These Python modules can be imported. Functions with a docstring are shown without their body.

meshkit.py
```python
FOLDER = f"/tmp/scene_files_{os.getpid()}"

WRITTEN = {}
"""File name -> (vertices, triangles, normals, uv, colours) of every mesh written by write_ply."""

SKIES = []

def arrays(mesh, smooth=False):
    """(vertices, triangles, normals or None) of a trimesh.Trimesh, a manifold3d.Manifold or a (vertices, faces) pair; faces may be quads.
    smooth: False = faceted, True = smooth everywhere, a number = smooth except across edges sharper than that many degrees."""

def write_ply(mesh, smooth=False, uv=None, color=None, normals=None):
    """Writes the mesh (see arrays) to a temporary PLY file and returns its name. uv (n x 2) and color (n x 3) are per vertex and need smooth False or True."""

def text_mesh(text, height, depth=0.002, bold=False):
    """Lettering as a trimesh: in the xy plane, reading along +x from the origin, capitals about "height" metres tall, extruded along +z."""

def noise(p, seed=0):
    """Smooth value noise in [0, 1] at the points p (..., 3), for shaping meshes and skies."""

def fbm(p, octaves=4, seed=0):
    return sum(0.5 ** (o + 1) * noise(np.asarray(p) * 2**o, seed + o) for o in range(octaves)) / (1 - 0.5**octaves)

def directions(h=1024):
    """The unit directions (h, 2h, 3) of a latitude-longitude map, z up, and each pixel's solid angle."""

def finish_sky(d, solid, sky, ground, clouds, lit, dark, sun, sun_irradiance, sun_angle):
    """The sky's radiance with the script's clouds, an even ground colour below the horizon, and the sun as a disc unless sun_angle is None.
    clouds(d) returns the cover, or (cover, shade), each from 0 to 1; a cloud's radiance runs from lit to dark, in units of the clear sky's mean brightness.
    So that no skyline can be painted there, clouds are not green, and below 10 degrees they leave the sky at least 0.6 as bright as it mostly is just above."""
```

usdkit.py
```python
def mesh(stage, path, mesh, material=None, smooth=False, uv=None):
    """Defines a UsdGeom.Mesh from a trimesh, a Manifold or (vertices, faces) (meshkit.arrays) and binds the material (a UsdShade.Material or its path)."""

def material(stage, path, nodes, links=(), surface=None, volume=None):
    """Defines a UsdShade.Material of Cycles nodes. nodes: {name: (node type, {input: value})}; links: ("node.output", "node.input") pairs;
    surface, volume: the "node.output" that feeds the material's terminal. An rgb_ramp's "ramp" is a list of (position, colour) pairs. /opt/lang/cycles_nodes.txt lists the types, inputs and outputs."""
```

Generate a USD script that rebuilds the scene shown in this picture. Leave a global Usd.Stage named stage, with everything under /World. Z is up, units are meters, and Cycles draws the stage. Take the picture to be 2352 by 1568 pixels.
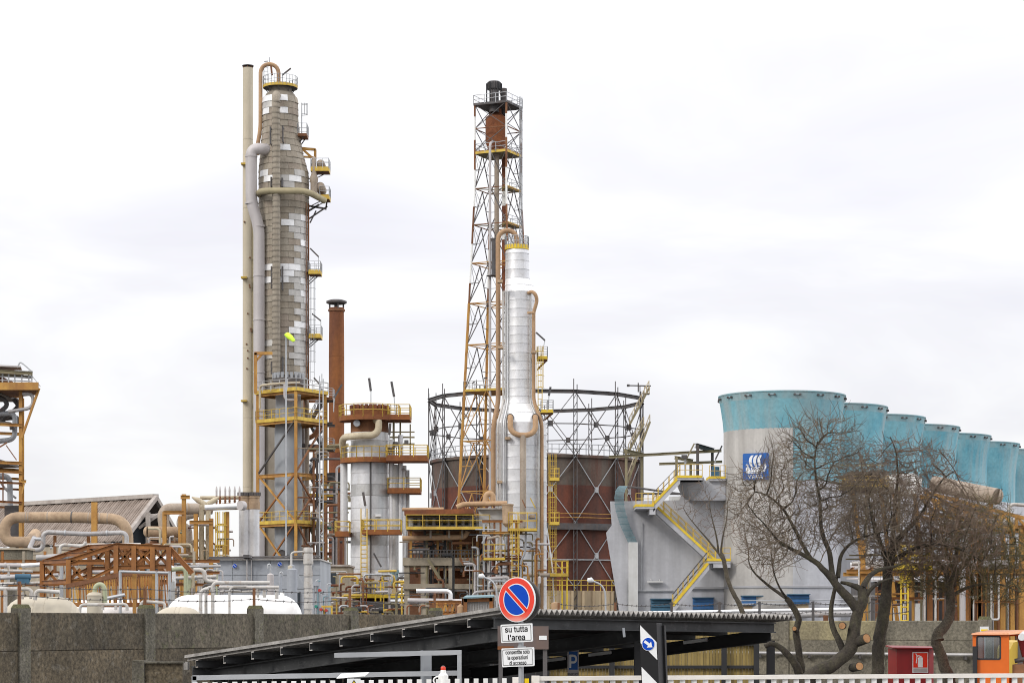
import math, random
import numpy as np
import trimesh, usdkit, meshkit
from scipy.spatial import cKDTree
from shapely.geometry import Polygon, Point, box as sbox
from shapely.ops import unary_union
from pxr import Usd, UsdGeom, UsdLux, UsdShade, Gf, Sdf

stage = Usd.Stage.CreateInMemory()
UsdGeom.SetStageUpAxis(stage, UsdGeom.Tokens.z)
UsdGeom.SetStageMetersPerUnit(stage, 1.0)
UsdGeom.Xform.Define(stage, '/World')
UsdGeom.Scope.Define(stage, '/World/Looks')
RNG = np.random.default_rng(7)
random.seed(7)

# ------------------------------------------------------------------ camera
FOC, HZ, EYE = 5300.0, 1427.0, 2.8           # focal length and horizon line of the photograph on a 2352 x 1568 grid; eye height in metres
cam = UsdGeom.Camera.Define(stage, '/World/camera')
cam.AddTranslateOp().Set(Gf.Vec3d(0, 0, EYE))
cam.AddRotateXOp().Set(90.0)
cam.CreateHorizontalApertureAttr(36.0)
cam.CreateVerticalApertureAttr(24.0)
cam.CreateFocalLengthAttr(36.0 * FOC / 2352)
cam.CreateVerticalApertureOffsetAttr(36.0 * (HZ - 784) / 2352)
cam.CreateClippingRangeAttr(Gf.Vec2f(0.1, 6000))
cam.CreateExposureAttr(0.0)

# ------------------------------------------------------------------ sky and sun (bright overcast)
sun = np.array([-0.62, -0.55, 0.56]); sun /= np.linalg.norm(sun)
SEL, SROT = math.asin(sun[2]), math.atan2(sun[0], sun[1])
SKYOFF = (5.3, 1.1, 1.7)
usdkit.material(stage, '/World/Looks/sky_look', {
    'sky': ('sky_texture', {'sky_type': 'single_scattering', 'sun_disc': False, 'sun_elevation': SEL, 'sun_rotation': SROT}),
    'tc': ('texture_coordinate', {}),
    'xyz': ('separate_xyz', {}),
    'map': ('mapping', {'mapping_type': 'point', 'scale': (1.0, 1.0, 3.2), 'location': SKYOFF}),
    'n1': ('noise_texture', {'scale': 4.6, 'detail': 5.0, 'roughness': 0.5, 'distortion': 0.4}),
    'r1': ('rgb_ramp', {'ramp': [(0.32, (7.55, 7.5, 8.1)), (0.47, (8.25, 8.22, 8.6)), (0.66, (9.7, 9.7, 9.7))]}),
    'up': ('map_range', {'from_min': 0.0, 'from_max': 1.0, 'to_min': 0.99, 'to_max': 2.3, 'clamp': True}),
    'gain': ('vector_math', {'math_type': 'scale'}),
    'mix': ('mix', {'mix_type': 'mix', 'fac': 0.94}),
    'bg': ('background_shader', {'strength': 0.1}),
}, [('tc.generated', 'xyz.vector'), ('tc.generated', 'map.vector'), ('map.vector', 'n1.vector'), ('n1.fac', 'r1.fac'),
    ('xyz.z', 'up.value'), ('r1.color', 'gain.vector1'), ('up.result', 'gain.scale'),
    ('sky.color', 'mix.color1'), ('gain.vector', 'mix.color2'), ('mix.color', 'bg.color')], surface='bg.background')
dome = UsdLux.DomeLight.Define(stage, '/World/sky')
UsdShade.MaterialBindingAPI.Apply(dome.GetPrim()).Bind(UsdShade.Material.Get(stage, '/World/Looks/sky_look'))
dome.GetPrim().SetCustomDataByKey('kind', 'structure')
dl = UsdLux.DistantLight.Define(stage, '/World/sun')
dl.CreateIntensityAttr(0.4); dl.CreateAngleAttr(14.0); dl.CreateColorAttr(Gf.Vec3f(1.0, 0.96, 0.9))
dl.GetPrim().CreateAttribute('inputs:normalize', Sdf.ValueTypeNames.Bool).Set(True)
zx = np.cross([0, 0, 1.0], sun); zx /= np.linalg.norm(zx); zy = np.cross(sun, zx)
dl.AddTransformOp().Set(Gf.Matrix4d(*zx, 0, *zy, 0, *sun, 0, 0, 0, 0, 1))

# ------------------------------------------------------------------ helpers
class V:                                     # a vertical plane of the site at a distance D from the road: (x, y) on the survey grid -> metres
    def __init__(s, D): s.D, s.s = D, D / FOC
    def __call__(s, x, y, d=0.0): return np.array([(x - 1176) * s.s, s.D + d, EYE + (HZ - y) * s.s])
    def X(s, x): return (x - 1176) * s.s
    def Z(s, y): return EYE + (HZ - y) * s.s

def unit(v): v = np.asarray(v, float); return v / max(np.linalg.norm(v), 1e-12)
def frame(d):
    d = unit(d); a = np.array([0, 0, 1.0]) if abs(d[2]) < 0.95 else np.array([0, 1.0, 0])
    u = unit(np.cross(a, d)); return u, np.cross(d, u)

class G:                                     # collects the faces of ONE mesh
    def __init__(s): s.v, s.f, s.n = [], [], 0
    def add(s, v, f):
        v = np.asarray(v, float).reshape(-1, 3); f = np.asarray(f, int)
        if f.shape[1] == 4: f = np.vstack([f[:, [0, 1, 2]], f[:, [0, 2, 3]]])
        s.v.append(v); s.f.append(f + s.n); s.n += len(v); return s
    def tm(s, m): return s.add(m.vertices, m.faces)
    def hexa(s, c):                          # eight corners, bottom four then top four (counterclockwise from above)
        return s.add(c, [[0, 3, 2, 1], [4, 5, 6, 7], [0, 1, 5, 4], [1, 2, 6, 5], [2, 3, 7, 6], [3, 0, 4, 7]])
    def box(s, a, b):
        (x0, y0, z0), (x1, y1, z1) = np.minimum(a, b), np.maximum(a, b)
        return s.hexa([[x0, y0, z0], [x1, y0, z0], [x1, y1, z0], [x0, y1, z0], [x0, y0, z1], [x1, y0, z1], [x1, y1, z1], [x0, y1, z1]])
    def bar(s, p, q, w, h=None):
        p, q = np.asarray(p, float), np.asarray(q, float); h = h or w; u, t = frame(q - p); u, t = u * w / 2, t * h / 2
        return s.hexa([p - u - t, p + u - t, p + u + t, p - u + t, q - u - t, q + u - t, q + u + t, q - u + t])
    def ibeam(s, p, q, w, h):
        p, q = np.asarray(p, float), np.asarray(q, float); u, t = frame(q - p); k = h * 0.1
        for o in (-1, 1): s.bar(p + t * o * (h / 2 - k / 2), q + t * o * (h / 2 - k / 2), w, k)
        return s.bar(p, q, w * 0.18, h - 2 * k - 0.002)
    def tube(s, pts, r, n=8, bend=0.0, caps=True, r1=None):
        P = [np.asarray(p, float) for p in pts]
        if bend > 0 and len(P) > 2:
            Q = [P[0]]
            for a, b, c in zip(P[:-2], P[1:-1], P[2:]):
                k = min(bend, np.linalg.norm(a - b) * 0.49, np.linalg.norm(c - b) * 0.49)
                p0, p2 = b + unit(a - b) * k, b + unit(c - b) * k
                for t in np.linspace(0, 1, 6): Q.append((1 - t) ** 2 * p0 + 2 * t * (1 - t) * (b * 0.83 + (p0 + p2) * 0.085) + t * t * p2)
            Q.append(P[-1]); P = Q
        P = np.array(P); m = len(P)
        tang = np.array([unit(P[min(i + 1, m - 1)] - P[max(i - 1, 0)]) for i in range(m)])
        R = np.full(m, r, float) if np.ndim(r) == 0 and r1 is None else (np.linspace(r, r1, m) if r1 is not None else np.asarray(r, float))
        u, _ = frame(tang[0]); ang = np.arange(n) * 2 * np.pi / n; rings = []
        for i in range(m):
            u = unit(u - tang[i] * np.dot(u, tang[i])); w = np.cross(tang[i], u)
            rings.append(P[i] + R[i] * (np.cos(ang)[:, None] * u + np.sin(ang)[:, None] * w))
        v = np.vstack(rings); f = []
        for i in range(m - 1):
            for j in range(n): f.append([i * n + j, i * n + (j + 1) % n, (i + 1) * n + (j + 1) % n, (i + 1) * n + j])
        s.add(v, f)
        if caps:
            s.add(np.vstack([rings[0], P[:1]]), [[(j + 1) % n, j, n] for j in range(n)])
            s.add(np.vstack([rings[-1], P[-1:]]), [[j, (j + 1) % n, n] for j in range(n)])
        return s
    def cyl(s, p, q, r, r1=None, n=10): return s.tube([p, q], r, n, r1=r if r1 is None else r1)
    def lathe(s, c, prof, n=32, a0=0.0, a1=2 * np.pi, shift=None):
        full = abs(a1 - a0 - 2 * np.pi) < 1e-6; m = n if full else n + 1
        a = a0 + (a1 - a0) * np.arange(m) / n; v = []
        for k, (r, z) in enumerate(prof):
            ox = shift[k] if shift is not None else 0.0
            v.append(np.stack([c[0] + ox + r * np.cos(a), c[1] + r * np.sin(a), np.full(m, z)], 1))
        f = []
        for i in range(len(prof) - 1):
            for j in range(n):
                j2 = (j + 1) % m; f.append([i * m + j, i * m + j2, (i + 1) * m + j2, (i + 1) * m + j])
        return s.add(np.vstack(v), f)
    def ring(s, c, r, z, w, h, n=32, a0=0.0, a1=2 * np.pi):   # a flat hoop of width w and height h
        return s.lathe(c, [(r - w / 2, z - h / 2), (r + w / 2, z - h / 2), (r + w / 2, z + h / 2), (r - w / 2, z + h / 2), (r - w / 2, z - h / 2)], n, a0, a1)
    def prism(s, poly, d0, d1, fn):          # shapely polygon in two coordinates, pushed from d0 to d1; fn(a, b, d) -> xyz
        for g in getattr(poly, 'geoms', [poly]):
            m = trimesh.creation.extrude_polygon(g, 1.0, engine='earcut')
            s.add([fn(x, y, d0 + (d1 - d0) * z) for x, y, z in m.vertices], m.faces)
        return s
    def text(s, txt, h, org, ux, uz, out, depth=0.004, bold=False, align='c', sx=1.0):
        m = meshkit.text_mesh(txt, h, depth, bold); w = m.bounds[:, 0]; off = {'c': w.mean(), 'l': w[0]}[align]
        org, ux, uz, out = (np.asarray(k, float) for k in (org, ux, uz, out))
        return s.add([org + ux * (x - off) * sx + uz * y + out * z for x, y, z in m.vertices], m.faces)
    def dome(s, p, d, r, L, n=16, k=5):      # dished head from p along d
        p, d = np.asarray(p, float), unit(d); t = np.linspace(0, np.pi / 2, k)
        return s.tube([p + d * L * math.sin(a) for a in t], [max(r * math.cos(a), 1e-3) for a in t], n, caps=False)

BASES, TAKEN = {}, {}
def numbered(path):
    k = TAKEN.get(path, -1) + 1; TAKEN[path] = k
    return path if k == 0 else f'{path}_{k:03d}'
def tag(p, label=None, cat=None, group=None, kind=None):
    for k, t in (('label', label), ('category', cat), ('group', group), ('kind', kind)):
        if t: p.SetCustomDataByKey(k, t)
    return p
def thing(name, label, cat, base=(0, 0, 0), group=None):
    path = numbered('/World/' + name); x = UsdGeom.Xform.Define(stage, path); base = np.asarray(base, float)
    x.AddTranslateOp().Set(Gf.Vec3d(*map(float, base))); BASES[path] = base
    return tag(x.GetPrim(), label, cat, group)
def part(parent, name, g, mat, smooth=35, label=None, kind=None):
    pp = str(parent.GetPath()); path = numbered(pp + '/' + name)
    root = '/'.join(path.split('/')[:3]); v, f = np.vstack(g.v) - BASES[root], np.vstack(g.f)
    return tag(usdkit.mesh(stage, path, (v, f), LOOK[mat], smooth).GetPrim(), label, kind=kind)
def solo(name, g, mat, label=None, cat=None, group=None, kind=None, smooth=35):
    path = numbered('/World/' + name)
    return tag(usdkit.mesh(stage, path, (np.vstack(g.v), np.vstack(g.f)), LOOK[mat], smooth).GetPrim(), label, cat, group, kind)
def again(src, loc, label=None, group=None):
    c = src.GetCustomData(); t = thing(src.GetName().rstrip('0123456789').rstrip('_'), label or c['label'], c['category'], loc, group or c.get('group'))
    t.GetReferences().AddInternalReference(src.GetPath()); t.SetInstanceable(True)
    return t

LOOK = {}
def look(name, c1, c2=None, scale=1.0, c3=None, streak=0.0, rough=0.6, metal=0.0, bump=0.0, fine=0.0, spec=0.4, lo=0.38, hi=0.62, sz=0.12, bscale=None, c4=None, spots=0.0, fz=1.0):
    """procedural look: two-tone mottling, vertical streaks of c3, sparse spots of c4, fine grain and relief"""
    c2 = c2 or tuple(k * 0.82 for k in c1)
    N = {'g': ('geometry', {}), 'n': ('noise_texture', {'scale': scale, 'detail': 5.0, 'roughness': 0.6}),
         'r': ('rgb_ramp', {'ramp': [(lo, c1), (hi, c2)]}),
         'p': ('principled_bsdf', {'roughness': rough, 'metallic': metal, 'specular_ior_level': spec})}
    L = [('g.position', 'n.vector'), ('n.fac', 'r.fac')]; out = 'r.color'
    if c3 and streak > 0:
        N['m'] = ('mapping', {'mapping_type': 'point', 'scale': (1.0, 1.0, sz)})
        N['sn'] = ('noise_texture', {'scale': scale * 2.2, 'detail': 4.0, 'roughness': 0.65})
        N['sr'] = ('rgb_ramp', {'ramp': [(0.44, (0, 0, 0)), (0.72, (streak,) * 3)]})
        N['mx'] = ('mix', {'color2': c3})
        L += [('g.position', 'm.vector'), ('m.vector', 'sn.vector'), ('sn.fac', 'sr.fac'), ('sr.color', 'mx.fac'), (out, 'mx.color1')]; out = 'mx.color'
    if c4 and spots > 0:
        N['vn'] = ('noise_texture', {'scale': scale * 5.0, 'detail': 3.0, 'roughness': 0.7})
        N['vr'] = ('rgb_ramp', {'ramp': [(0.56, (0, 0, 0)), (0.66, (spots,) * 3)]})
        N['mv'] = ('mix', {'color2': c4})
        L += [('g.position', 'vn.vector'), ('vn.fac', 'vr.fac'), ('vr.color', 'mv.fac'), (out, 'mv.color1')]; out = 'mv.color'
    if fine > 0:
        N['fm'] = ('mapping', {'mapping_type': 'point', 'scale': (1.0, 1.0, fz)})
        N['fn'] = ('noise_texture', {'scale': (bscale or scale * 14), 'detail': 3.0, 'roughness': 0.7})
        N['fr'] = ('rgb_ramp', {'ramp': [(0.3, (1 - fine,) * 3), (0.7, (1 + fine * 0.4,) * 3)]})
        N['mf'] = ('mix', {'mix_type': 'multiply', 'fac': 1.0})
        L += [('g.position', 'fm.vector'), ('fm.vector', 'fn.vector'), ('fn.fac', 'fr.fac'), (out, 'mf.color1'), ('fr.color', 'mf.color2')]; out = 'mf.color'
    if bump > 0:
        N['bn'] = ('noise_texture', {'scale': (bscale or scale * 6), 'detail': 4.0})
        N['b'] = ('bump', {'strength': 0.6, 'distance': bump})
        L += [('g.position', 'bn.vector'), ('bn.fac', 'b.height'), ('b.normal', 'p.normal')]
    L.append((out, 'p.base_color'))
    LOOK[name] = usdkit.material(stage, '/World/Looks/' + name, N, L, surface='p.BSDF')

look('ground', (.10, .10, .095), (.06, .06, .058), .25, rough=.9, fine=.3)
look('gravel', (.22, .20, .17), (.15, .14, .12), .4, rough=.95, fine=.4)
look('wall_concrete', (.155, .122, .078), (.090, .072, .046), 1.3, (.06, .053, .038), .6, .95, bump=.02, fine=.7, bscale=20, c4=(.22, .20, .165), spots=.4, fz=.75)
look('wall_concrete_b', (.130, .104, .068), (.074, .060, .040), 1.5, (.05, .046, .034), .7, .95, bump=.02, fine=.7, bscale=20, c4=(.19, .175, .145), spots=.35, fz=.75)
look('wall_concrete_c', (.165, .140, .102), (.10, .087, .064), 1.1, (.055, .05, .036), .75, .95, bump=.02, fine=.7, bscale=19, c4=(.10, .105, .05), spots=.5, fz=.75)
look('post_concrete', (.17, .155, .12), (.10, .09, .07), 2.5, (.06, .055, .04), .6, .95, bump=.015, fine=.6, bscale=26, c4=(.14, .14, .05), spots=.4)
look('cap_moss', (.13, .125, .06), (.09, .085, .04), 5, rough=.95, bump=.02, fine=.6, bscale=30)
look('pale_concrete', (.24, .215, .16), (.15, .135, .105), .8, (.08, .072, .055), .7, .95, bump=.012, fine=.5, bscale=20)
look('ochre_concrete', (.30, .26, .15), (.22, .19, .12), 1.2, (.12, .1, .07), .5, .95, bump=.012, fine=.4, bscale=20)
look('facade', (.49, .495, .515), (.42, .42, .44), .25, (.27, .27, .275), .7, .85, bump=.01, fine=.08, sz=.07)
look('facade_white', (.58, .58, .57), (.50, .50, .48), .8, (.38, .37, .34), .4, .8)
look('facade_dark', (.33, .33, .34), (.26, .26, .27), .5, rough=.9)
look('tower_blue', (.10, .31, .385), (.19, .41, .47), .3, (.28, .365, .375), .95, .8, fine=.16, sz=.045, c4=(.20, .36, .39), spots=.3)
look('tower_rim', (.27, .39, .41), (.18, .37, .42), .25, (.30, .32, .31), .7, .85, fine=.12, sz=.06)
look('tower_grey', (.49, .47, .44), (.40, .385, .365), .3, (.25, .235, .215), .7, .85, fine=.08, sz=.06)
look('silver', (.70, .70, .70), (.60, .60, .61), .35, (.42, .41, .39), .6, .42, .5, fine=.1, sz=.07, c4=(.45, .43, .40), spots=.3)
look('silver_bright', (.86, .86, .86), (.77, .77, .77), .5, (.58, .57, .55), .35, .45, .35, fine=.06, sz=.08)
look('silver_b', (.76, .76, .76), (.66, .66, .67), .35, (.48, .47, .45), .5, .42, .5, fine=.1, sz=.07, c4=(.48, .46, .43), spots=.3)
look('silver_c', (.66, .66, .67), (.58, .58, .59), .35, (.42, .41, .40), .55, .42, .5, fine=.1, sz=.07, c4=(.44, .42, .40), spots=.3)
look('silver_dull', (.54, .54, .53), (.45, .45, .44), .4, (.30, .29, .27), .65, .5, .45, fine=.12, sz=.07, c4=(.34, .31, .27), spots=.35)
look('steel_grey', (.36, .38, .40), (.28, .30, .32), .35, (.22, .22, .23), .5, .55, .2, sz=.08)
look('duct_grey', (.47, .44, .43), (.42, .39, .38), .25, (.34, .32, .31), .4, .55, .15, sz=.06)
look('galvanised', (.44, .45, .46), (.34, .35, .36), 1.0, rough=.5, metal=.5)
look('dark_steel', (.10, .098, .10), (.065, .06, .06), .8, (.14, .09, .06), .35, .65, .2)
look('black_steel', (.026, .026, .027), (.016, .016, .017), 1.5, rough=.7)  # black steel, deepened further to carry the shade under the canopy
look('beam_shade_dark', (.055, .057, .058), (.030, .031, .032), 1.8, rough=.7, c4=(.10, .10, .10), spots=.4)  # canopy beams with the roof shade worked into their colour
look('rust', (.26, .088, .030), (.14, .046, .022), .35, (.085, .034, .022), .7, .85, fine=.25, sz=.12)
look('rust_orange', (.27, .098, .024), (.19, .066, .022), .16, (.11, .042, .024), .75, .85, fine=.2, sz=.15)
look('rust_brown', (.25, .115, .052), (.16, .07, .036), .5, (.10, .045, .026), .5, .85, fine=.25)
look('holder_rust', (.150, .048, .028), (.088, .034, .024), .22, (.062, .036, .030), .85, .85, fine=.2, sz=.14)
look('holder_grey', (.120, .098, .080), (.082, .064, .052), .22, (.115, .042, .026), .95, .85, fine=.2, sz=.1)
look('holder_base', (.46, .36, .23), (.36, .28, .18), .25, (.20, .15, .10), .6, .9, sz=.08)
look('ochre', (.50, .275, .06), (.38, .185, .045), .7, (.20, .08, .028), .65, .6, fine=.12)
look('orange_steel', (.36, .15, .035), (.24, .09, .025), .6, (.12, .05, .022), .75, .65, fine=.15)
look('yellow', (.60, .42, .06), (.48, .32, .05), .8, (.28, .15, .04), .5, .55)
look('yellow_bright', (.72, .52, .03), (.62, .43, .035), .8, (.36, .22, .04), .35, .55)
look('olive_steel', (.23, .195, .115), (.17, .145, .085), .6, rough=.7)
look('tan', (.45, .325, .21), (.35, .25, .16), .5, (.22, .15, .10), .55, .8, fine=.18, c4=(.27, .17, .105), spots=.5)
look('tan_grey', (.41, .345, .275), (.32, .265, .21), .45, (.22, .165, .12), .6, .8, fine=.18, c4=(.25, .17, .12), spots=.45)
look('tan_orange', (.44, .285, .16), (.36, .225, .125), .35, (.25, .15, .09), .55, .75, fine=.12, c4=(.28, .16, .09), spots=.4)
look('cream', (.53, .46, .33), (.43, .37, .255), .5, (.26, .20, .13), .55, .65, fine=.12, c4=(.28, .19, .11), spots=.45)
look('cream_stack', (.56, .50, .39), (.47, .42, .32), .10, (.40, .31, .20), .55, .8, sz=.08, c4=(.22, .14, .09), spots=.0)
look('olive_pipe', (.36, .31, .19), (.30, .26, .16), .4, (.22, .18, .11), .4, .7)
for i, (a, b) in enumerate((((.36, .315, .25), (.29, .25, .195)), ((.375, .325, .255), (.30, .255, .195)), ((.355, .30, .24), (.29, .24, .19)), ((.37, .33, .265), (.31, .27, .215)))):
    look(f'clad_{"abcd"[i]}', a, b, .5, (.17, .145, .11), .7, .8, fine=.2, sz=.06)
look('clad_bright', (.78, .775, .77), (.66, .66, .655), .7, rough=.45, metal=.25)
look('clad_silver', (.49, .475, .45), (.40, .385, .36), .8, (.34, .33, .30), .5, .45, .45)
look('clad_core', (.24, .21, .17), (.19, .165, .13), .6, rough=.9)
look('roof_tile', (.29, .235, .195), (.20, .16, .13), .45, (.17, .12, .09), .7, .9, fine=.2)
look('roof_ridge', (.42, .38, .34), (.30, .26, .23), 1.0, rough=.9)
look('fibre_cement', (.42, .40, .37), (.27, .255, .235), 3.5, (.14, .13, .12), .5, .95, bump=.004, fine=.35, bscale=60)
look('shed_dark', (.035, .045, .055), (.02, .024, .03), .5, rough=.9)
look('tank_white', (.84, .84, .825), (.77, .76, .745), .5, (.55, .52, .47), .5, .5, sz=.2)
look('tank_beige', (.50, .45, .355), (.42, .375, .295), .8, (.34, .30, .23), .4, .7)
look('pipe_grey', (.44, .43, .42), (.34, .33, .33), .8, (.25, .22, .20), .5, .5, .25, fine=.12, c4=(.20, .12, .07), spots=.5)
look('pipe_pale', (.56, .54, .51), (.45, .43, .40), .8, (.30, .25, .20), .55, .5, .15, fine=.12, c4=(.26, .17, .10), spots=.5)
look('pipe_shiny', (.80, .80, .80), (.70, .70, .70), .6, rough=.3, metal=.6)
look('pipe_green', (.38, .40, .26), (.32, .34, .22), .8, rough=.6)
look('house_grey', (.34, .36, .39), (.29, .305, .33), .4, (.20, .205, .215), .6, .6, fine=.1, sz=.1)
look('hut_concrete', (.40, .345, .26), (.31, .265, .20), .4, (.20, .17, .125), .6, .9, fine=.12)
look('red_paint', (.26, .012, .014), (.20, .010, .012), 2.5, (.12, .012, .012), .4, .45)
look('orange_paint', (.68, .135, .008), (.60, .115, .008), 2.0, rough=.4)
look('orange_roof_sheen', (.82, .40, .22), (.78, .35, .18), 2.0, rough=.6)  # cab orange lightened, sky sheen on the roof put into the colour
look('rubber', (.025, .025, .027), rough=.7)
look('white_paint', (.80, .80, .78), (.74, .74, .71), 3.0, (.60, .58, .52), .3, .5)
look('gate_cream', (.80, .76, .70), (.72, .68, .62), 3.0, rough=.5)
look('sign_white', (.72, .73, .73), (.66, .67, .67), 3.0, rough=.45, spec=.12)
look('sign_red', (.66, .035, .016), (.62, .045, .025), 4.0, rough=.4, spec=.12)
look('sign_faded', (.80, .27, .23), (.78, .18, .14), 6.0, rough=.45, spec=.12)
look('sign_blue', (.004, .055, .42), (.006, .062, .38), 4.0, rough=.4, spec=.12)
look('sign_black', (.018, .018, .019), rough=.45, spec=.12)
look('sign_back', (.30, .30, .31), rough=.5, metal=.4)
look('logo_blue', (.035, .12, .37), (.03, .105, .33), 1.5, rough=.5, spec=.12)
look('panel_brown', (.10, .085, .085), (.08, .066, .066), 1.2, (.26, .12, .05), .3, .6)
look('hatch_blue', (.045, .16, .38), (.035, .125, .30), 1.0, (.03, .08, .16), .4, .6)
look('hatch_teal', (.05, .13, .20), (.035, .09, .14), 1.2, rough=.7)
look('cable_teal', (.17, .27, .30), (.13, .21, .235), .8, rough=.6)
look('reed', (.34, .25, .085), (.26, .19, .06), 2.5, (.16, .11, .04), .6, .8, sz=.05)
look('reed_dark', (.27, .20, .07), (.20, .145, .05), 2.5, (.12, .085, .03), .6, .8, sz=.05)
look('bark', (.064, .053, .040), (.036, .030, .024), 6, (.085, .082, .036), .45, .95, bump=.012, fine=.5, bscale=40, sz=.2)
look('bark_pale', (.12, .10, .075), (.07, .058, .044), 7, (.10, .095, .05), .4, .95, bump=.012, fine=.5, bscale=42, sz=.15)
look('twig', (.165, .128, .090), (.092, .072, .052), 3, rough=.9)
look('twig_red', (.168, .118, .085), (.100, .075, .053), 3, rough=.9)
look('twig_olive', (.13, .115, .048), (.075, .062, .036), 3, rough=.9)
look('cut_wood', (.40, .22, .10), (.28, .14, .06), 14, rough=.9)
look('sock_green', (.62, .90, .05), (.55, .82, .05), 2, rough=.6)
look('valve_teal', (.03, .22, .17), rough=.5)
look('valve_red', (.40, .05, .04), rough=.5)
look('beacon_red', (.65, .05, .02), rough=.25)
look('beacon_amber', (.85, .33, .02), rough=.25)
look('warn_yellow', (.85, .60, .02), rough=.45, spec=.12)
LOOK['glass'] = usdkit.material(stage, '/World/Looks/glass', {
    't': ('transparent_bsdf', {'color': (.62, .68, .70)}), 'g': ('glossy_bsdf', {'color': (1, 1, 1), 'roughness': .03}), 'f': ('fresnel', {'IOR': 1.5}),
    'a': ('math', {'math_type': 'add', 'value2': .10}), 'm': ('mix_closure', {})},
    [('f.fac', 'a.value1'), ('a.value', 'm.fac'), ('t.BSDF', 'm.closure1'), ('g.BSDF', 'm.closure2')], surface='m.closure')

# ---- helpers for plant hardware
def platform(t, pts, z, deck='rust', toe='yellow', rail='yellow', h=1.1, thick=.12, toeh=.18, rr=.035, step=1.6, closed=True, hole=None, brackets=None, bmat=None, railpts=None):
    """walkway: deck slab over a plan polygon, with toe board and handrail round its edge"""
    pts = np.asarray(pts, float); m = len(pts)
    pl = Polygon(pts)
    if hole is not None: pl = pl.difference(Point(*hole[:2]).buffer(hole[2], 12))
    d = part(t, 'platform', G().prism(pl, z - thick, z, lambda a, b, c: (a, b, c)), deck, False)
    R = np.asarray(railpts, float) if railpts is not None else (np.vstack([pts, pts[:1]]) if closed else pts)
    R3 = [np.array([*p, 0.0]) for p in R]
    if toe:
        g = G()
        for a, b in zip(R3[:-1], R3[1:]): g.bar(a + [0, 0, z + toeh / 2 - thick * .6], b + [0, 0, z + toeh / 2 - thick * .6], .03, toeh) if False else g.hexa(_strip(a, b, z - thick - .01, z + toeh))
        part(d, 'toe_board', g, toe, False)
    if rail:
        g = G()
        for a, b in zip(R3[:-1], R3[1:]):
            L = np.linalg.norm(b - a); n = max(1, int(round(L / step)))
            for zz in (h, h * .55): g.cyl(a + [0, 0, z + zz], b + [0, 0, z + zz], rr * .8, n=5)
            for k in range(n + 1):
                q = a + (b - a) * k / n; g.cyl(q + [0, 0, z], q + [0, 0, z + h], rr, n=5)
        part(d, 'handrail', g, rail)
    if brackets:
        g = G()
        for a, b in brackets: g.bar(a, b, .09)
        part(d, 'bracket', g, bmat or deck, False)
    return d
def _strip(a, b, z0, z1, w=.04):
    d = unit(b - a); nrm = np.array([d[1], -d[0], 0]) * w / 2; e = np.array([0, 0, 1.0])
    return [a + nrm + e * z0, b + nrm + e * z0, b - nrm + e * z0, a - nrm + e * z0, a + nrm + e * z1, b + nrm + e * z1, b - nrm + e * z1, a - nrm + e * z1]
def circ(c, r, n=20, a0=0.0, a1=360.0):
    a = np.radians(np.linspace(a0, a1, n, endpoint=abs(a1 - a0) < 359)); return np.stack([c[0] + r * np.cos(a), c[1] + r * np.sin(a)], 1)
def rect(x0, y0, x1, y1): return [(x0, y0), (x1, y0), (x1, y1), (x0, y1)]
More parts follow.
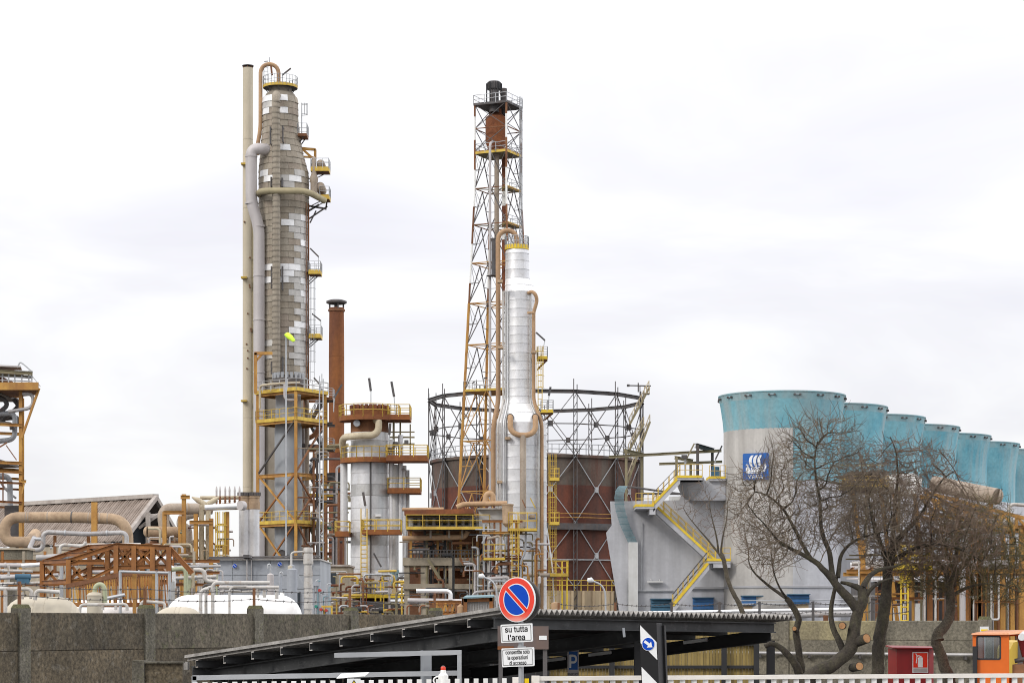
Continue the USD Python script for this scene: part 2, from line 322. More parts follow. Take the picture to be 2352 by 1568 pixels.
def ladder(t, p, z1, w=.5, d=(1, 0, 0), mat='yellow', cage=0.0, rr=.04, pitch=.45, out=(0, -1, 0), ext=1.1):
    """upright ladder from p to height z1; cage = radius of safety hoops starting 2.3 m up"""
    p, d, out = np.asarray(p, float), unit(d), unit(out); g = G(); H = z1 - p[2]
    for o in (-w / 2, w / 2): g.cyl(p + d * o, p + d * o + [0, 0, H + ext], rr, n=5)
    for k in range(1, int(H / pitch) + 1): g.cyl(p - d * w / 2 + [0, 0, k * pitch], p + d * w / 2 + [0, 0, k * pitch], rr * .7, n=4)
    L = part(t, 'ladder', g, mat)
    if cage:
        g = G(); ar = np.linspace(0, np.pi, 7)
        hp = lambda a, z: p + d * (cage * math.cos(a)) + out * (cage * 1.7 * math.sin(a)) + [0, 0, z]
        z = 2.3
        while z < H + ext:
            g.tube([hp(a, z) for a in ar], rr * .7, 4); z += 1.2
        for a in ar[1:-1]: g.cyl(hp(a, 2.3), hp(a, H + ext), rr * .5, n=4)
        part(L, 'safety_cage', g, mat)
    return L
def lamp(t, base, elbow, tip, mat='dark_steel', w=.22):
    """lamp on a pole: pole from base to elbow, long lamp housing from elbow to tip"""
    p = part(t, 'floodlight', G().bar(elbow, tip, w, w * .7), mat, False)
    if base is not None: part(p, 'pole', G().cyl(base, elbow, .05, n=5), 'galvanised')
    return p
def bolts(g, c, r, z0, z1, n, w):
    for k in range(n):
        a = 2 * np.pi * k / n; g.cyl([c[0] + r * math.cos(a), c[1] + r * math.sin(a), z0], [c[0] + r * math.cos(a), c[1] + r * math.sin(a), z1], w, n=6)
    return g
def courses(t, c, ys, rad, v, mats, name='cladding_ring', gap=.02, n=36, shift=None, seam=True):
    """full rings of sheet cladding between survey heights ys, radius from rad(y) in grid units"""
    for k, (a, b) in enumerate(zip(ys[:-1], ys[1:])):
        z0, z1 = v.Z(b), v.Z(a); r0, r1 = rad(b) * v.s, rad(a) * v.s; o = .03
        pr = [(r0 - .1, z0 + gap), (r0, z0 + gap * .5), (r0 + o, z0 + gap * .5 + .03), (r1 + o * .2, z1), (r1 - .1, z1)]
        part(t, name, G().lathe(c, pr, n), mats[k % len(mats)] if isinstance(mats, (list, tuple)) else mats(0.5 * (a + b)), 50)

def flanges(p, pts, r, mat, gap=2.6, k=1.28, mx=3, w=.16):
    """bolted joint collars along the straight runs of a pipe"""
    n = 0
    for a, b in zip(pts[:-1], pts[1:]):
        a, b = np.asarray(a, float), np.asarray(b, float); L = np.linalg.norm(b - a)
        if L < 6 * r: continue
        for f in np.linspace(0, 1, max(2, int(L / gap) + 1) + 1)[1:-1]:
            if n >= mx: return
            q, d = a + (b - a) * f, unit(b - a); part(p, 'flange', G().cyl(q - d * w * r * 2, q + d * w * r * 2, r * k, n=14), mat); n += 1

# ------------------------------------------------------------------ ground
solo('ground', G().hexa([[-1500, -200, -1], [1500, -200, -1], [1500, 3200, -1], [-1500, 3200, -1], [-1500, -200, 0], [1500, -200, 0], [1500, 3200, 0], [-1500, 3200, 0]]), 'ground', kind='structure', smooth=False)
solo('road', G().hexa([[-60, -4, -.4], [60, -4, -.4], [60, 22, -.4], [-60, 22, -.4], [-60, -4, .004], [60, -4, .004], [60, 22, .004], [-60, 22, .004]]), 'gravel', kind='structure', smooth=False)

# ------------------------------------------------------------------ gas holder
def gas_holder():
    v = V(342); c = np.array([v.X(1232), 342.0]); R = 248 * v.s; front = V(342 - R)
    t = thing('gas_holder', 'huge rusty cylindrical gas holder inside an open ring of lattice columns', 'gas holder', (c[0], c[1], 0))
    zt = front.Z(1042); rt = 241 * v.s
    zr = front.Z(1112); zb = V(342 - rt).Z(1356)
    part(t, 'tank', G().lathe(c, [(rt, zb), (rt, zr)], 96), 'holder_rust', 50, label='rust red lower tank wall')
    part(t, 'upper_tank', G().lathe(c, [(rt - .05, zr), (rt - .05, zt - .5), (rt + .25, zt - .4), (rt + .25, zt), (rt - 1, zt + .05), (.05, zt + 1.5)], 96), 'holder_grey', 40, label='grey weathered top section of the tank')
    part(t, 'base_wall', G().lathe(c, [(rt + .35, 0), (rt + .35, zb), (rt, zb + .05)], 96), 'holder_base', 40, label='beige base wall with water stains')
    g = G()
    for k in range(60):
        a = 2 * np.pi * k / 60; g.bar([c[0] + (rt + .45) * math.cos(a), c[1] + (rt + .45) * math.sin(a), 0], [c[0] + (rt + .45) * math.cos(a), c[1] + (rt + .45) * math.sin(a), zb], .35)
    part(t, 'base_rib', g, 'holder_base', False)
    for y in (1198,):
        g = G().ring(c, rt + .35, front.Z(y) - .6, .9, .9, 96); part(t, 'gallery', g, 'dark_steel', 40)
    g = G()
    for zz in (1.1, .6): g.tube(np.vstack([[c[0] + (rt + .8) * math.cos(a), c[1] + (rt + .8) * math.sin(a), front.Z(1198) + zz * 1.1] for a in np.linspace(0, 2 * np.pi, 73)]), .05, 4, caps=False)
    part(t, 'gallery_rail', g, 'ochre')
    for (yy, mt, nm) in ((1042, 'galvanised', 'top_rail'), (1356, 'yellow', 'base_rail')):
        z0 = zt if nm == 'top_rail' else zb; rr = rt + (.1 if nm == 'top_rail' else .6); g = G()
        for zz in (1.5, .8): g.tube([[c[0] + rr * math.cos(a), c[1] + rr * math.sin(a), z0 + zz] for a in np.linspace(0, 2 * np.pi, 97)], .06, 4, caps=False)
        for k in range(96):
            a = 2 * np.pi * k / 96; q = np.array([c[0] + rr * math.cos(a), c[1] + rr * math.sin(a), z0]); g.cyl(q, q + [0, 0, 1.5], .055, n=4)
        part(t, nm, g, mt)
    N = 14; A = [math.radians(-90 + 19.6 + 360 / N * k) for k in range(N)]
    zring, zmid, ztop = front.Z(897), front.Z(971), front.Z(868)
    at = lambda k, z, r=R: np.array([c[0] + r * math.cos(A[k % N]), c[1] + r * math.sin(A[k % N]), z])
    for k in range(N):
        rad = unit(at(k, 0) - np.array([c[0], c[1], 0])); tn = np.array([-rad[1], rad[0], 0]); g = G()
        for o in (-.26, .26): g.bar(at(k, 0) + tn * o, at(k, ztop - (.8 if o > 0 else 0)) + tn * o, .12, .4)
        z = .5
        while z < ztop - 2:
            g.bar(at(k, z) - tn * .26, at(k, z + 1.0) + tn * .26, .07); z += 1.3
        part(t, 'column', g, 'dark_steel', False)
    g1, g2 = G(), G()
    for k in range(N):
        a, b = at(k, zring), at(k + 1, zring)
        part(t, 'ring_girder', G().ibeam(a, b, .4, .52), 'dark_steel', False)
        part(t, 'tie_rod', G().cyl(at(k, zmid), at(k + 1, zmid), .085, n=5), 'dark_steel')
        for lo, hi in ((zmid + (zmid - zring), zring), (front.Z(1198), front.Z(1046)), (front.Z(1350), front.Z(1198))):
            m = (lo + hi) / 2; g = G()
            mm = (at(k, m) + at(k + 1, m)) / 2
            for p, q in ((at(k, lo), at(k + 1, hi)), (at(k + 1, lo), at(k, hi))): g.bar(p, q, .10)
            g.bar(mm - [0, 0, .4], mm + [0, 0, .4], .7, .12)
            part(t, 'cross_brace', g, 'galvanised' if hi < zmid - 4 else 'dark_steel', False)
        if True:
            part(t, 'tie_rod', G().cyl(at(k, front.Z(1284)), at(k + 1, front.Z(1284)), .1, n=5), 'galvanised')
    w = V(333)   # access stair up the right flank
    g = G()
    zig = [(1441, 1120), (1478, 1030), (1446, 1028), (1474, 975), (1440, 972), (1482, 900), (1494, 893)]
    g2 = G()
    for a, b in zip([(1440, 1110), (1443, 1038), (1446, 975)], [(1492, 1010 - 40), (1478, 975), (1490, 893)]):
        for o in (0, .9):
            p, q = w(*a, d=-o), w(*b, d=-o); g.bar(p, q, .12, .3); g2.cyl(p + [0, 0, 1.1], q + [0, 0, 1.1], .06, n=4)
            for f in np.linspace(0, 1, 9): g2.cyl(p + (q - p) * f, p + (q - p) * f + [0, 0, 1.1], .05, n=4)
        for f in np.linspace(0, 1, 18):
            p = w(*a) + (w(*b) - w(*a)) * f; g.box(p + [-.15, -.9, -.04], p + [.15, 0, .04])
    part(t, 'stair', g, 'olive_steel', False); part(t, 'stair_rail', g2, 'cream')
    g = G().box(w(1478, 905, -1), w(1492, 903, 1))
    for x in (1479, 1485, 1491): g.cyl(w(x, 903, -1), w(x, 890, -1), .06, n=5)
    g.cyl(w(1478, 890, -1), w(1492, 890, -1), .06, n=5)
    part(t, 'stair_head', g, 'cream', False)
    part(t, 'weather_vane', G().cyl(w(1441, 885), w(1495, 886), .1, n=5).cyl(w(1466, 900), w(1466, 879), .1, n=5).bar(w(1440, 885), w(1446, 885), .5, .3), 'dark_steel')
gas_holder()

# ------------------------------------------------------------------ flare tower
def flare_tower():
    v = V(300); s = v.s; cx = v.X(1144); c = np.array([cx, 300.0])
    t = thing('flare_tower', 'slender square lattice flare tower with red and white banded legs and sooty burner head', 'flare tower', (cx, 300, 0))
    off = np.array([(-53, 19), (19, -53), (53, -19 + 38), (-19, 53)], float); off[0] = (-53, -19); off[2] = (53, 19); off[1] = (19, -53)
    ys = [245, 300, 352, 437, 520, 608, 700, 795, 900, 1015, 1130, 1260, 1500]
    sc = lambda y: 1.0 if y < 440 else 1 + (y - 440) / 720 * .66
    lean = lambda y: 0 if y < 440 else -(y - 440) / 720 * 2
    P = lambda k, y: np.array([cx + (off[k % 4, 0] * sc(y) + lean(y)) * s, 300 + off[k % 4, 1] * sc(y) * s, max(0, v.Z(y))])
    for k in range(4):
        for i, (a, b) in enumerate(zip(ys[:-1], ys[1:])):
            mid = (a + b) / 2
            for (p, q, mt) in ((a, mid, ('white_paint' if i % 2 else 'rust_brown') if a < 690 else 'ochre'), (mid, b, ('rust_brown' if i % 2 else 'white_paint') if a < 690 else 'ochre')):
                part(t, 'leg', G().cyl(P(k, p), P(k, q), .13 + .05 * (a > 690), n=6), mt)
    for i, (a, b) in enumerate(zip(ys[:-2], ys[1:-1])):
        mt = 'ochre' if a > 850 else 'dark_steel'
        for k in range(4):
            g = G(); m = (P(k, a) + P(k + 1, a)) / 2
            if a < 340: g.bar(P(k, a), P(k + 1, b), .08).bar(P(k + 1, a), P(k, b), .08)
            else:
                g.bar(m, P(k, b), .10).bar(m, P(k + 1, b), .10)
                y2 = (a + b) / 2; q0, q1 = (P(k, y2)), (P(k + 1, y2)); e0, e1 = (m + P(k, b)) / 2, (m + P(k + 1, b)) / 2
                g.bar(q0, e0, .07).bar(q1, e1, .05).bar(P(k, a), e0, .045).bar(P(k + 1, a), e1, .045)
            part(t, 'brace', g, mt, False)
            part(t, 'girt', G().bar(P(k, a), P(k + 1, a), .11), 'ochre' if a > 600 else 'rust_brown', False)
        if 400 < a < 1100: part(t, 'girt', G().bar(P(0, a), P(2, a), .12).bar(P(1, a), P(3, a), .12), 'ochre' if a > 600 else 'olive_steel', False)
    def deck(y, mat, toe, rail, grow=1.03, h=1.2):
        q = [P(k, y)[:2] for k in range(4)]; q = [c + (p - c) * grow for p in q]
        return platform(t, q, v.Z(y), mat, toe, rail, h=h, step=1.6, rr=.05)
    deck(245, 'dark_steel', 'dark_steel', 'galvanised', 1.06); deck(356, 'olive_steel', 'yellow', 'galvanised', 1.02); deck(900, 'ochre', 'yellow', 'galvanised', 1.03)
    for y in (437, 520):
        q = [P(1, y), P(2, y), (P(2, y) + P(3, y)) / 2, (P(1, y) + P(0, y)) / 2 * .3 + P(1, y) * .7]
        platform(t, [P(1, y)[:2], P(2, y)[:2], ((P(2, y) + np.append(c, 0)) / 2)[:2], ((P(1, y) + np.append(c, 0)) / 2)[:2]], v.Z(y), 'olive_steel', 'yellow', 'galvanised', rr=.045)
    k1 = np.array([v.X(1135), 299.0]); k2 = np.array([v.X(1156), 301.0])
    part(t, 'burner', G().lathe(k1, [(11 * s, v.Z(262)), (11 * s, v.Z(212)), (14.5 * s, v.Z(209)), (14.5 * s, v.Z(195)), (13 * s, v.Z(192)), (6 * s, v.Z(191))], 20), 'dark_steel', label='larger soot-black burner tip')
    part(t, 'burner', G().lathe(k2, [(7 * s, v.Z(262)), (7 * s, v.Z(215)), (8.5 * s, v.Z(212)), (8.5 * s, v.Z(200)), (4 * s, v.Z(199))], 16), 'dark_steel', label='smaller soot-black burner tip')
    g = G()
    for k in range(18):
        a = 2 * np.pi * k / 18; g.cyl([k1[0] + 14.6 * s * math.cos(a), k1[1] + 14.6 * s * math.sin(a), v.Z(211)], [k1[0] + 14.6 * s * math.cos(a), k1[1] + 14.6 * s * math.sin(a), v.Z(194)], .07, n=4)
    for a in range(0, 360, 60):
        q = [k1[0] + 17 * s * math.cos(math.radians(a)), k1[1] + 17 * s * math.sin(math.radians(a))]; g.cyl([*q, v.Z(243)], [*q, v.Z(196)], .08, n=4)
    part(t, 'burner_cage', g, 'black_steel')
    part(t, 'seal_drum', G().lathe(c + [-5 * s, 0], [(13 * s, v.Z(250)), (13 * s, v.Z(262)), (24 * s, v.Z(271)), (24 * s, v.Z(328)), (18 * s, v.Z(345)), (12 * s, v.Z(352))][::-1], 28), 'rust', label='wide rusty drum under the burner')
    part(t, 'riser', G().cyl([v.X(1141), 299, v.Z(640)], [v.X(1141), 299, v.Z(345)], 5.6 * s, n=12), 'tan_grey')
    for i, (a, b) in enumerate(((345, 437), (437, 470), (470, 520), (520, 548), (548, 700))):
        part(t, 'riser', G().cyl([v.X(1159), 301, v.Z(b)], [v.X(1159), 301, v.Z(a)], 6.2 * s, n=12), 'rust' if i % 2 == 0 else 'white_paint')
    part(t, 'side_pipe', G().tube([[v.X(1132), 298, v.Z(333)], [v.X(1126), 297, v.Z(340)], [v.X(1126), 297, 0]], 3 * s, 8, .5), 'duct_grey')
    part(t, 'knockout_drum', G().lathe([v.X(1135), 296.5], [(1, v.Z(643)), (5.5 * s, v.Z(640)), (5.5 * s, v.Z(566)), (.5, v.Z(558))], 14), 'dark_steel')
    ladder(t, P(1, 700) * .3 + P(2, 700) * .7, v.Z(245), .5, (.5, .86, 0), 'galvanised', .45, .045, 1.0)
    lamp(t, v(1085, 900), v(1085, 880), v(1090, 876)); lamp(t, v(1112, 900, -2), v(1112, 872, -2), v(1120, 871, -2))
flare_tower()

# ------------------------------------------------------------------ pale stack
def pale_stack():
    v = V(270); s = v.s; c = np.array([v.X(569.5), 270.0])
    t = thing('tall_stack', 'tall thin cream painted steel stack, leftmost of the high towers', 'chimney', (*c, 0))
    ys = [157, 322, 480, 640, 800, 960, 1120, 1470]
    for a, b in zip(ys[:-1], ys[1:]): part(t, 'stack_section', G().lathe(c, [(11.9 * s, max(0, v.Z(b)) + .03), (11.9 * s, v.Z(a)), (11.3 * s, v.Z(a) + .02)], 28), 'cream_stack')
    part(t, 'rain_cap', G().lathe(c, [(.05, v.Z(153.4)), (13.4 * s, v.Z(152.6)), (13.4 * s, v.Z(151)), (.05, v.Z(149.5))], 24), 'dark_steel')
    g = G()
    for k in range(8):
        a = k * np.pi / 4; g.cyl([c[0] + 11 * s * math.cos(a), c[1] + 11 * s * math.sin(a), v.Z(158)], [c[0] + 11 * s * math.cos(a), c[1] + 11 * s * math.sin(a), v.Z(152.5)], .05, n=4)
    part(t, 'cap_strut', g, 'rust_brown')
    for y in (380, 640, 922): part(t, 'bracket', G().box([v.X(556), c[1] - 1.2, v.Z(y + 2)], [v.X(569), c[1] - .2, v.Z(y - 2)]), 'yellow', False)
    part(t, 'side_pipe', G().tube([[v.X(584), c[1] - .3, 0], [v.X(584), c[1] - .3, v.Z(500)], [v.X(577), c[1] + .2, v.Z(490)]], 3.6 * s, 10, .8), 'olive_pipe')
    g = G()
    for y in (510, 592, 655, 660, 720, 755, 760, 790, 805, 822, 846): g.box([v.X(561 + (y * 7) % 17), c[1] - .72, v.Z(y + 3)], [v.X(564 + (y * 7) % 17), c[1] - .45, v.Z(y)])
    part(t, 'wall_bracket', g, 'rust_brown', False)
pale_stack()

# ------------------------------------------------------------------ tall clad column
def tall_column():
    v = V(265); s = v.s; c = np.array([v.X(652), 265.0])
    t = thing('process_column', 'tallest process column, patchy brown insulation with bright metal patches, tapering to a domed top', 'process column', (*c, 0))
    Y = [211, 218, 225, 232, 290, 336, 364, 402, 470, 500, 870, 1470]; Rr = [27, 34, 38, 40, 40.5, 45.5, 50, 57, 57, 54.5, 54.5, 54.5]; Sh = [-8, -8, -8, -8, -7.5, -6, -4, 0, 0, 0, 0, 0]
    rad = lambda y: float(np.interp(y, Y, Rr)); sh = lambda y: float(np.interp(y, Y, Sh))
    yy = [1470, 870, 500, 470, 402, 385, 364, 350, 336, 312, 290, 232, 225, 218, 211, 207, 200]
    part(t, 'shell', G().lathe(c, [((rad(y) - .8 if y >= 211 else 26) * s, max(0, v.Z(y))) for y in yy], 40, shift=[sh(y) * s for y in yy]), 'clad_core')
    bright = [(620, 219, 634, 252), (633, 215, 650, 226), (650, 219, 664, 262), (603, 229, 622, 272), (617, 308, 632, 334), (652, 300, 668, 364), (595, 402, 633, 417), (653, 402, 712, 417),
              (618, 402, 634, 444), (652, 414, 668, 444), (678, 414, 692, 434), (651, 494, 674, 520), (684, 496, 697, 514), (699, 505, 712, 870), (684, 578, 712, 655), (617, 611, 634, 650), (652, 611, 712, 655),
              (688, 650, 712, 742), (674, 737, 712, 768), (668, 782, 712, 824), (684, 838, 712, 870), (617, 780, 632, 800), (622, 815, 632, 850)]
    kk = 0; n_course = 45; cy = np.linspace(225, 872, n_course + 1); last = {}
    for i, (a, b) in enumerate(zip(cy[:-1], cy[1:])):
        npn = 7 if i % 2 else 6; lo = 176 if i % 2 == 0 else 163
        for j in range(npn):
            a0, a1 = math.radians(lo + 31 * j), math.radians(lo + 31 * (j + 1)); am = (a0 + a1) / 2; ym = (a + b) / 2
            ux = 652 + sh(ym) + rad(ym) * math.cos(am)
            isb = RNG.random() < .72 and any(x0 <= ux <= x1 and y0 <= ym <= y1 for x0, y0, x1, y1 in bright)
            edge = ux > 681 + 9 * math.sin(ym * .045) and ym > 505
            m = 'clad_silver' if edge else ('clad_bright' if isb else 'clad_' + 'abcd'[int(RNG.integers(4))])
            if isb and RNG.random() < .25: m = 'clad_silver' if m == 'clad_bright' else 'clad_bright'
            an = np.linspace(a0 + .004, a1 - .004, 5); g = G(); o = RNG.uniform(.0, .05) + (.05 if isb else 0)
            rows = []
            for (y, d) in ((b, -.06), (b, o + .05), (a + .35, o), (a + .35, -.06)):
                r = rad(y) * s + d; rows.append(np.stack([c[0] + sh(y) * s + r * np.cos(an), c[1] + r * np.sin(an), np.full(5, v.Z(y))], 1))
            f = [[r * 5 + k, r * 5 + k + 1, r * 5 + 6 + k, r * 5 + 5 + k] for r in range(3) for k in range(4)]
            f2 = [[0, 5, 10, 15], [4, 19, 14, 9]]
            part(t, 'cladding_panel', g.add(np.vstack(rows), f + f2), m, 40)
    # riser pipe up the front
    d = -57 * s - .75
    rp = part(t, 'riser_pipe', G().tube([v(640, 229, -1.2), v(640, 229, d), v(642, 320, d), v(642, 866, d)], 9 * s, 16, 1.2), 'clad_a')
    for y in np.arange(250, 866, 12.5): part(rp, 'pipe_band', G().ring(v(641.6, y, d)[:2], 9.15 * s, v.Z(y), .06, .16, 16), 'clad_core')
    # big grey duct on the left
    dd = -2.2
    du = part(t, 'exhaust_duct', G().tube([v(626, 351, dd + 1.4), v(612, 351, dd), v(582, 351, dd), v(582, 476, dd), v(600, 524, dd), v(600, 960, dd), v(600, 1200, dd), v(600, 1300, dd)], 13 * s, 20, 1.3), 'duct_grey', label='fat grey duct down the left side')
    part(du, 'collar', G().tube([v(617, 351, dd + .35), v(630, 351, dd + 1.7)], 14.5 * s, 20), 'dark_steel')
    for y in (368, 475, 527, 640, 740, 860): part(du, 'joint_band', G().ring(v(582 if y < 500 else 600, y, dd)[:2], 13.2 * s, v.Z(y), .08, .2, 20), 'duct_grey')
    part(t, 'ring_header', G().tube([v(598, 446, 1.0), v(598, 452, dd), v(610, 453, d - .3), v(710, 453, d - .3), v(748, 466, -1.4)], 7.2 * s, 14, 1.0), 'olive_pipe', label='horizontal header pipe round the waist')
    part(t, 'vent_pipe', G().tube([v(640, 200, 0), v(640, 148, 0), v(599, 148, -.2), v(599, 300, -.4), v(592, 336, -.4), v(592, 356, 0)], 4.7 * s, 12, 1.3), 'tan_orange', label='tan swan-neck pipe over the top')
    # top platform
    pc = v(644, 201)[:2]; z = v.Z(201)
    platform(t, circ(pc, 39.5 * s, 28), z, 'dark_steel', 'yellow', 'galvanised', hole=(*pc, 1.0), h=1.15, step=.9, brackets=[(np.array([pc[0] + 36 * s * math.cos(a), pc[1] + 36 * s * math.sin(a), z - .1]), np.array([pc[0] + 27 * s * math.cos(a), pc[1] + 27 * s * math.sin(a), v.Z(215)])) for a in np.linspace(0, 6.28, 9)[:-1]])
    ladder(t, v(611, 201, -.2), v.Z(150), .45, mat='galvanised', rr=.05, ext=0)
    lamp(t, None, v(627, 178, -1), v(624.5, 156, -1), 'rust_brown'); lamp(t, v(650, 200, -1), v(650, 178, -1), v(670, 162, -1), 'dark_steel')
    part(t, 'instrument', G().cyl(v(619.5, 146, -.2), v(619.5, 133, -.2), .05, n=4).bar(v(607, 143, -.2), v(616, 142, -.2), .12), 'galvanised')
    # right-hand platforms
    for (x0, x1, y, mt, toe) in ((686, 707, 312, 'rust_brown', None), (716, 757, 392, 'rust_brown', 'yellow'), (736, 758, 456, 'rust_brown', 'yellow'), (711, 738, 627, 'rust_brown', 'yellow'), (712, 739, 773, 'rust_brown', 'yellow')):
        X0, X1 = v.X(x0), v.X(x1)
        br = [(np.array([X1 - .2, 263.8 + o, v.Z(y) - .12]), np.array([v.X(min(x0, 709)), 264.5 + o, v.Z(y + 22)])) for o in (0, 1.5)]
        platform(t, rect(X0, 263.6, X1, 265.9), v.Z(y), mt, toe, 'galvanised', h=1.15, step=.8, brackets=br, bmat='dark_steel', thick=.3)
    lamp(t, v(734, 627, -1.4), v(734, 594, -1.4), v(715, 575, -1.4)); lamp(t, v(739, 773, -1.4), v(739, 740, -1.4), v(719, 724, -1.4))
    ladder(t, v(694, 312, -.6), v.Z(240), .45, (0, 1, 0), 'galvanised', .4, .05, 1.2, out=(1, 0, 0), ext=0)
    ladder(t, v(719, 880, -1), v.Z(640), .45, (1, 0, 0), 'galvanised', .4, .035, 1.2, ext=0)
    part(t, 'drop_pipe', G().cyl(v(709.5, 900, -.6), v(709.5, 470, -.6), 1.9 * s, n=8).cyl(v(705.5, 870, -1.2), v(705.5, 470, -1.2), 1.2 * s, n=6), 'rust_brown')
    part(t, 'support_frame', G().bar(v(692, 341), v(725, 344), .28).bar(v(724, 344), v(724, 364), .28).bar(v(694, 342), v(716, 362), .25).bar(v(692, 360), v(725, 362), .2), 'ochre', False)
    part(t, 'support_frame', G().bar(v(706, 505), v(752, 474), .16).bar(v(708, 485), v(733, 470), .2).bar(v(752, 456), v(748, 482), .16).bar(v(710, 473), v(750, 480), .2).bar(v(712, 512), v(726, 484), .14), 'dark_steel', False)
    vs = part(t, 'side_vessel', G().lathe(v(723, 0, -1.2)[:2], [(q * s, v.Z(y)) for q, y in ((1, 455), (8, 452), (8, 425), (9.5, 422), (9.5, 412), (7, 408), (5, 398), (5, 372), (4, 367), (1, 364))], 16), 'tan_grey', label='slim side vessel beside the waist')
    for (x, y, r) in ((738, 380, 9.5), (737, 433, 11)):
        part(t, 'drum', G().cyl(v(x, y, 1.5), v(x, y, -1.0), r * s, n=18).dome(v(x, y, -1.0), (0, -1, 0), r * s, .35, 18), 'tan_grey')
    for (x, y0, y1) in ((628.5, 306, 345), (656, 304, 340), (630, 420, 442), (655, 422, 442), (631, 622, 672), (655.5, 622, 676), (631, 838, 866), (656, 826, 862)):
        part(t, 'level_gauge', G().cyl(v(x, y1, d + .1), v(x, y0, d + .1), .11, n=5).bar(v(x, y0 + 2, d + .1), v(x, y0 + 2, d + 1.4), .12).bar(v(x, y1 - 2, d + .1), v(x, y1 - 2, d + 1.4), .12), 'dark_steel')
tall_column()

# ------------------------------------------------------------------ grey reactor in its ochre frame
def reactor():
    v = V(232); s = v.s; c = np.array([v.X(661), 232.6])
    t = thing('reactor_tower', 'grey cylindrical reactor standing in an ochre steel frame with yellow walkways', 'reactor', (*c, 0))
    part(t, 'reactor_shell', G().lathe(c, [(31.5 * s, 0), (31.5 * s, v.Z(985)), (30 * s, v.Z(975)), (29 * s, v.Z(905)), (31 * s, v.Z(882))], 36), 'steel_grey')
    fl = part(t, 'top_flange', G().lathe(c, [(33 * s, v.Z(886)), (35.5 * s, v.Z(884)), (35.5 * s, v.Z(868)), (33 * s, v.Z(866)), (33 * s, v.Z(862)), (.1, v.Z(861))], 36), 'dark_steel', label='dark bolted top flange')
    for k in range(20):
        a = 2 * np.pi * k / 20; q = [c[0] + 33.5 * s * math.cos(a), c[1] + 33.5 * s * math.sin(a)]
        part(fl, 'bolt', G().cyl([*q, v.Z(869)], [*q, v.Z(856)], .16, n=6), 'steel_grey')
    co = dict(L=np.array([v.X(592), 232.0]), F=np.array([v.X(679.5) * 228 / 232, 228.0]), R=np.array([v.X(746), 232.4]), B=np.array([v.X(664), 236.4]))
    p3 = lambda k, y: np.array([*co[k], max(0, v.Z(y))])
    for k in co: part(t, 'post', G().ibeam(p3(k, 1600), p3(k, 903), .30, .32), 'ochre' if k != 'B' else 'rust_brown', False)
    face = [('L', 'F'), ('F', 'R'), ('R', 'B'), ('B', 'L')]
    for y in (903, 969, 1090, 1202):
        for a, b in face: part(t, 'beam', G().ibeam(p3(a, y) - [0, 0, .2], p3(b, y) - [0, 0, .2], .2, .34), 'ochre', False)
    cen = sum(co.values()) / 4
    for y, big in ((903, 1.09), (969, 1.06), (1202, 1.05)):
        q = [cen + (co[k] - cen) * big for k in 'LFRB']
        platform(t, q, v.Z(y), 'ochre', 'yellow', 'galvanised' if y < 950 else 'yellow', hole=(*c, 33 * s), toeh=.22, step=1.3, rr=.04)
    for a, b, fc, mt in ((969, 1090, 'LF', 'dark_steel'), (1090, 1202, 'LF', 'orange_steel'), (1202, 1330, 'LF', 'orange_steel'), (969, 1090, 'FR', 'rust_brown'), (1090, 1202, 'FR', 'rust_brown'), (1202, 1330, 'FR', 'rust_brown')):
        i, j = fc; part(t, 'brace', G().bar(p3(i, b), p3(j, a), .15), mt, False)
        if a > 1000: part(t, 'brace', G().bar(p3(j, b), p3(i, a), .16), 'ochre' if fc == 'LF' else mt, False)
    part(t, 'gallows', G().bar(v(589.5, 905, -1), v(589.5, 813, -1), .3).bar(v(587, 814, -1), v(628, 814, -1), .3).bar(v(590, 832, -1), v(604, 816, -1), .2), 'ochre', False)
    part(t, 'overhead_pipe', G().tube([v(602, 942, -2), v(602, 893, -2), v(608, 890, -2.4), v(640, 888, -3), v(694, 884, -2.4)], 2.6 * s, 10, .5), 'cream')
    part(t, 'overhead_pipe', G().tube([v(661, 890, -3.2), v(661, 925, -3.2), v(690, 925, -3.0)], 2.8 * s, 10, .4), 'duct_grey')
    for o in (0, 5): lamp(t, None, v(738 + o, 885, -2), v(738 + o, 868 - o, -2), 'galvanised', .08)
    lamp(t, v(738, 903, -2), v(738, 887, -2), v(725, 872, -2))
    part(t, 'manhole', G().cyl(v(652, 1272, -2.0), v(652, 1272, -1.2), 9 * s, n=18), 'dark_steel', label='dark round manhole at the foot')
reactor()

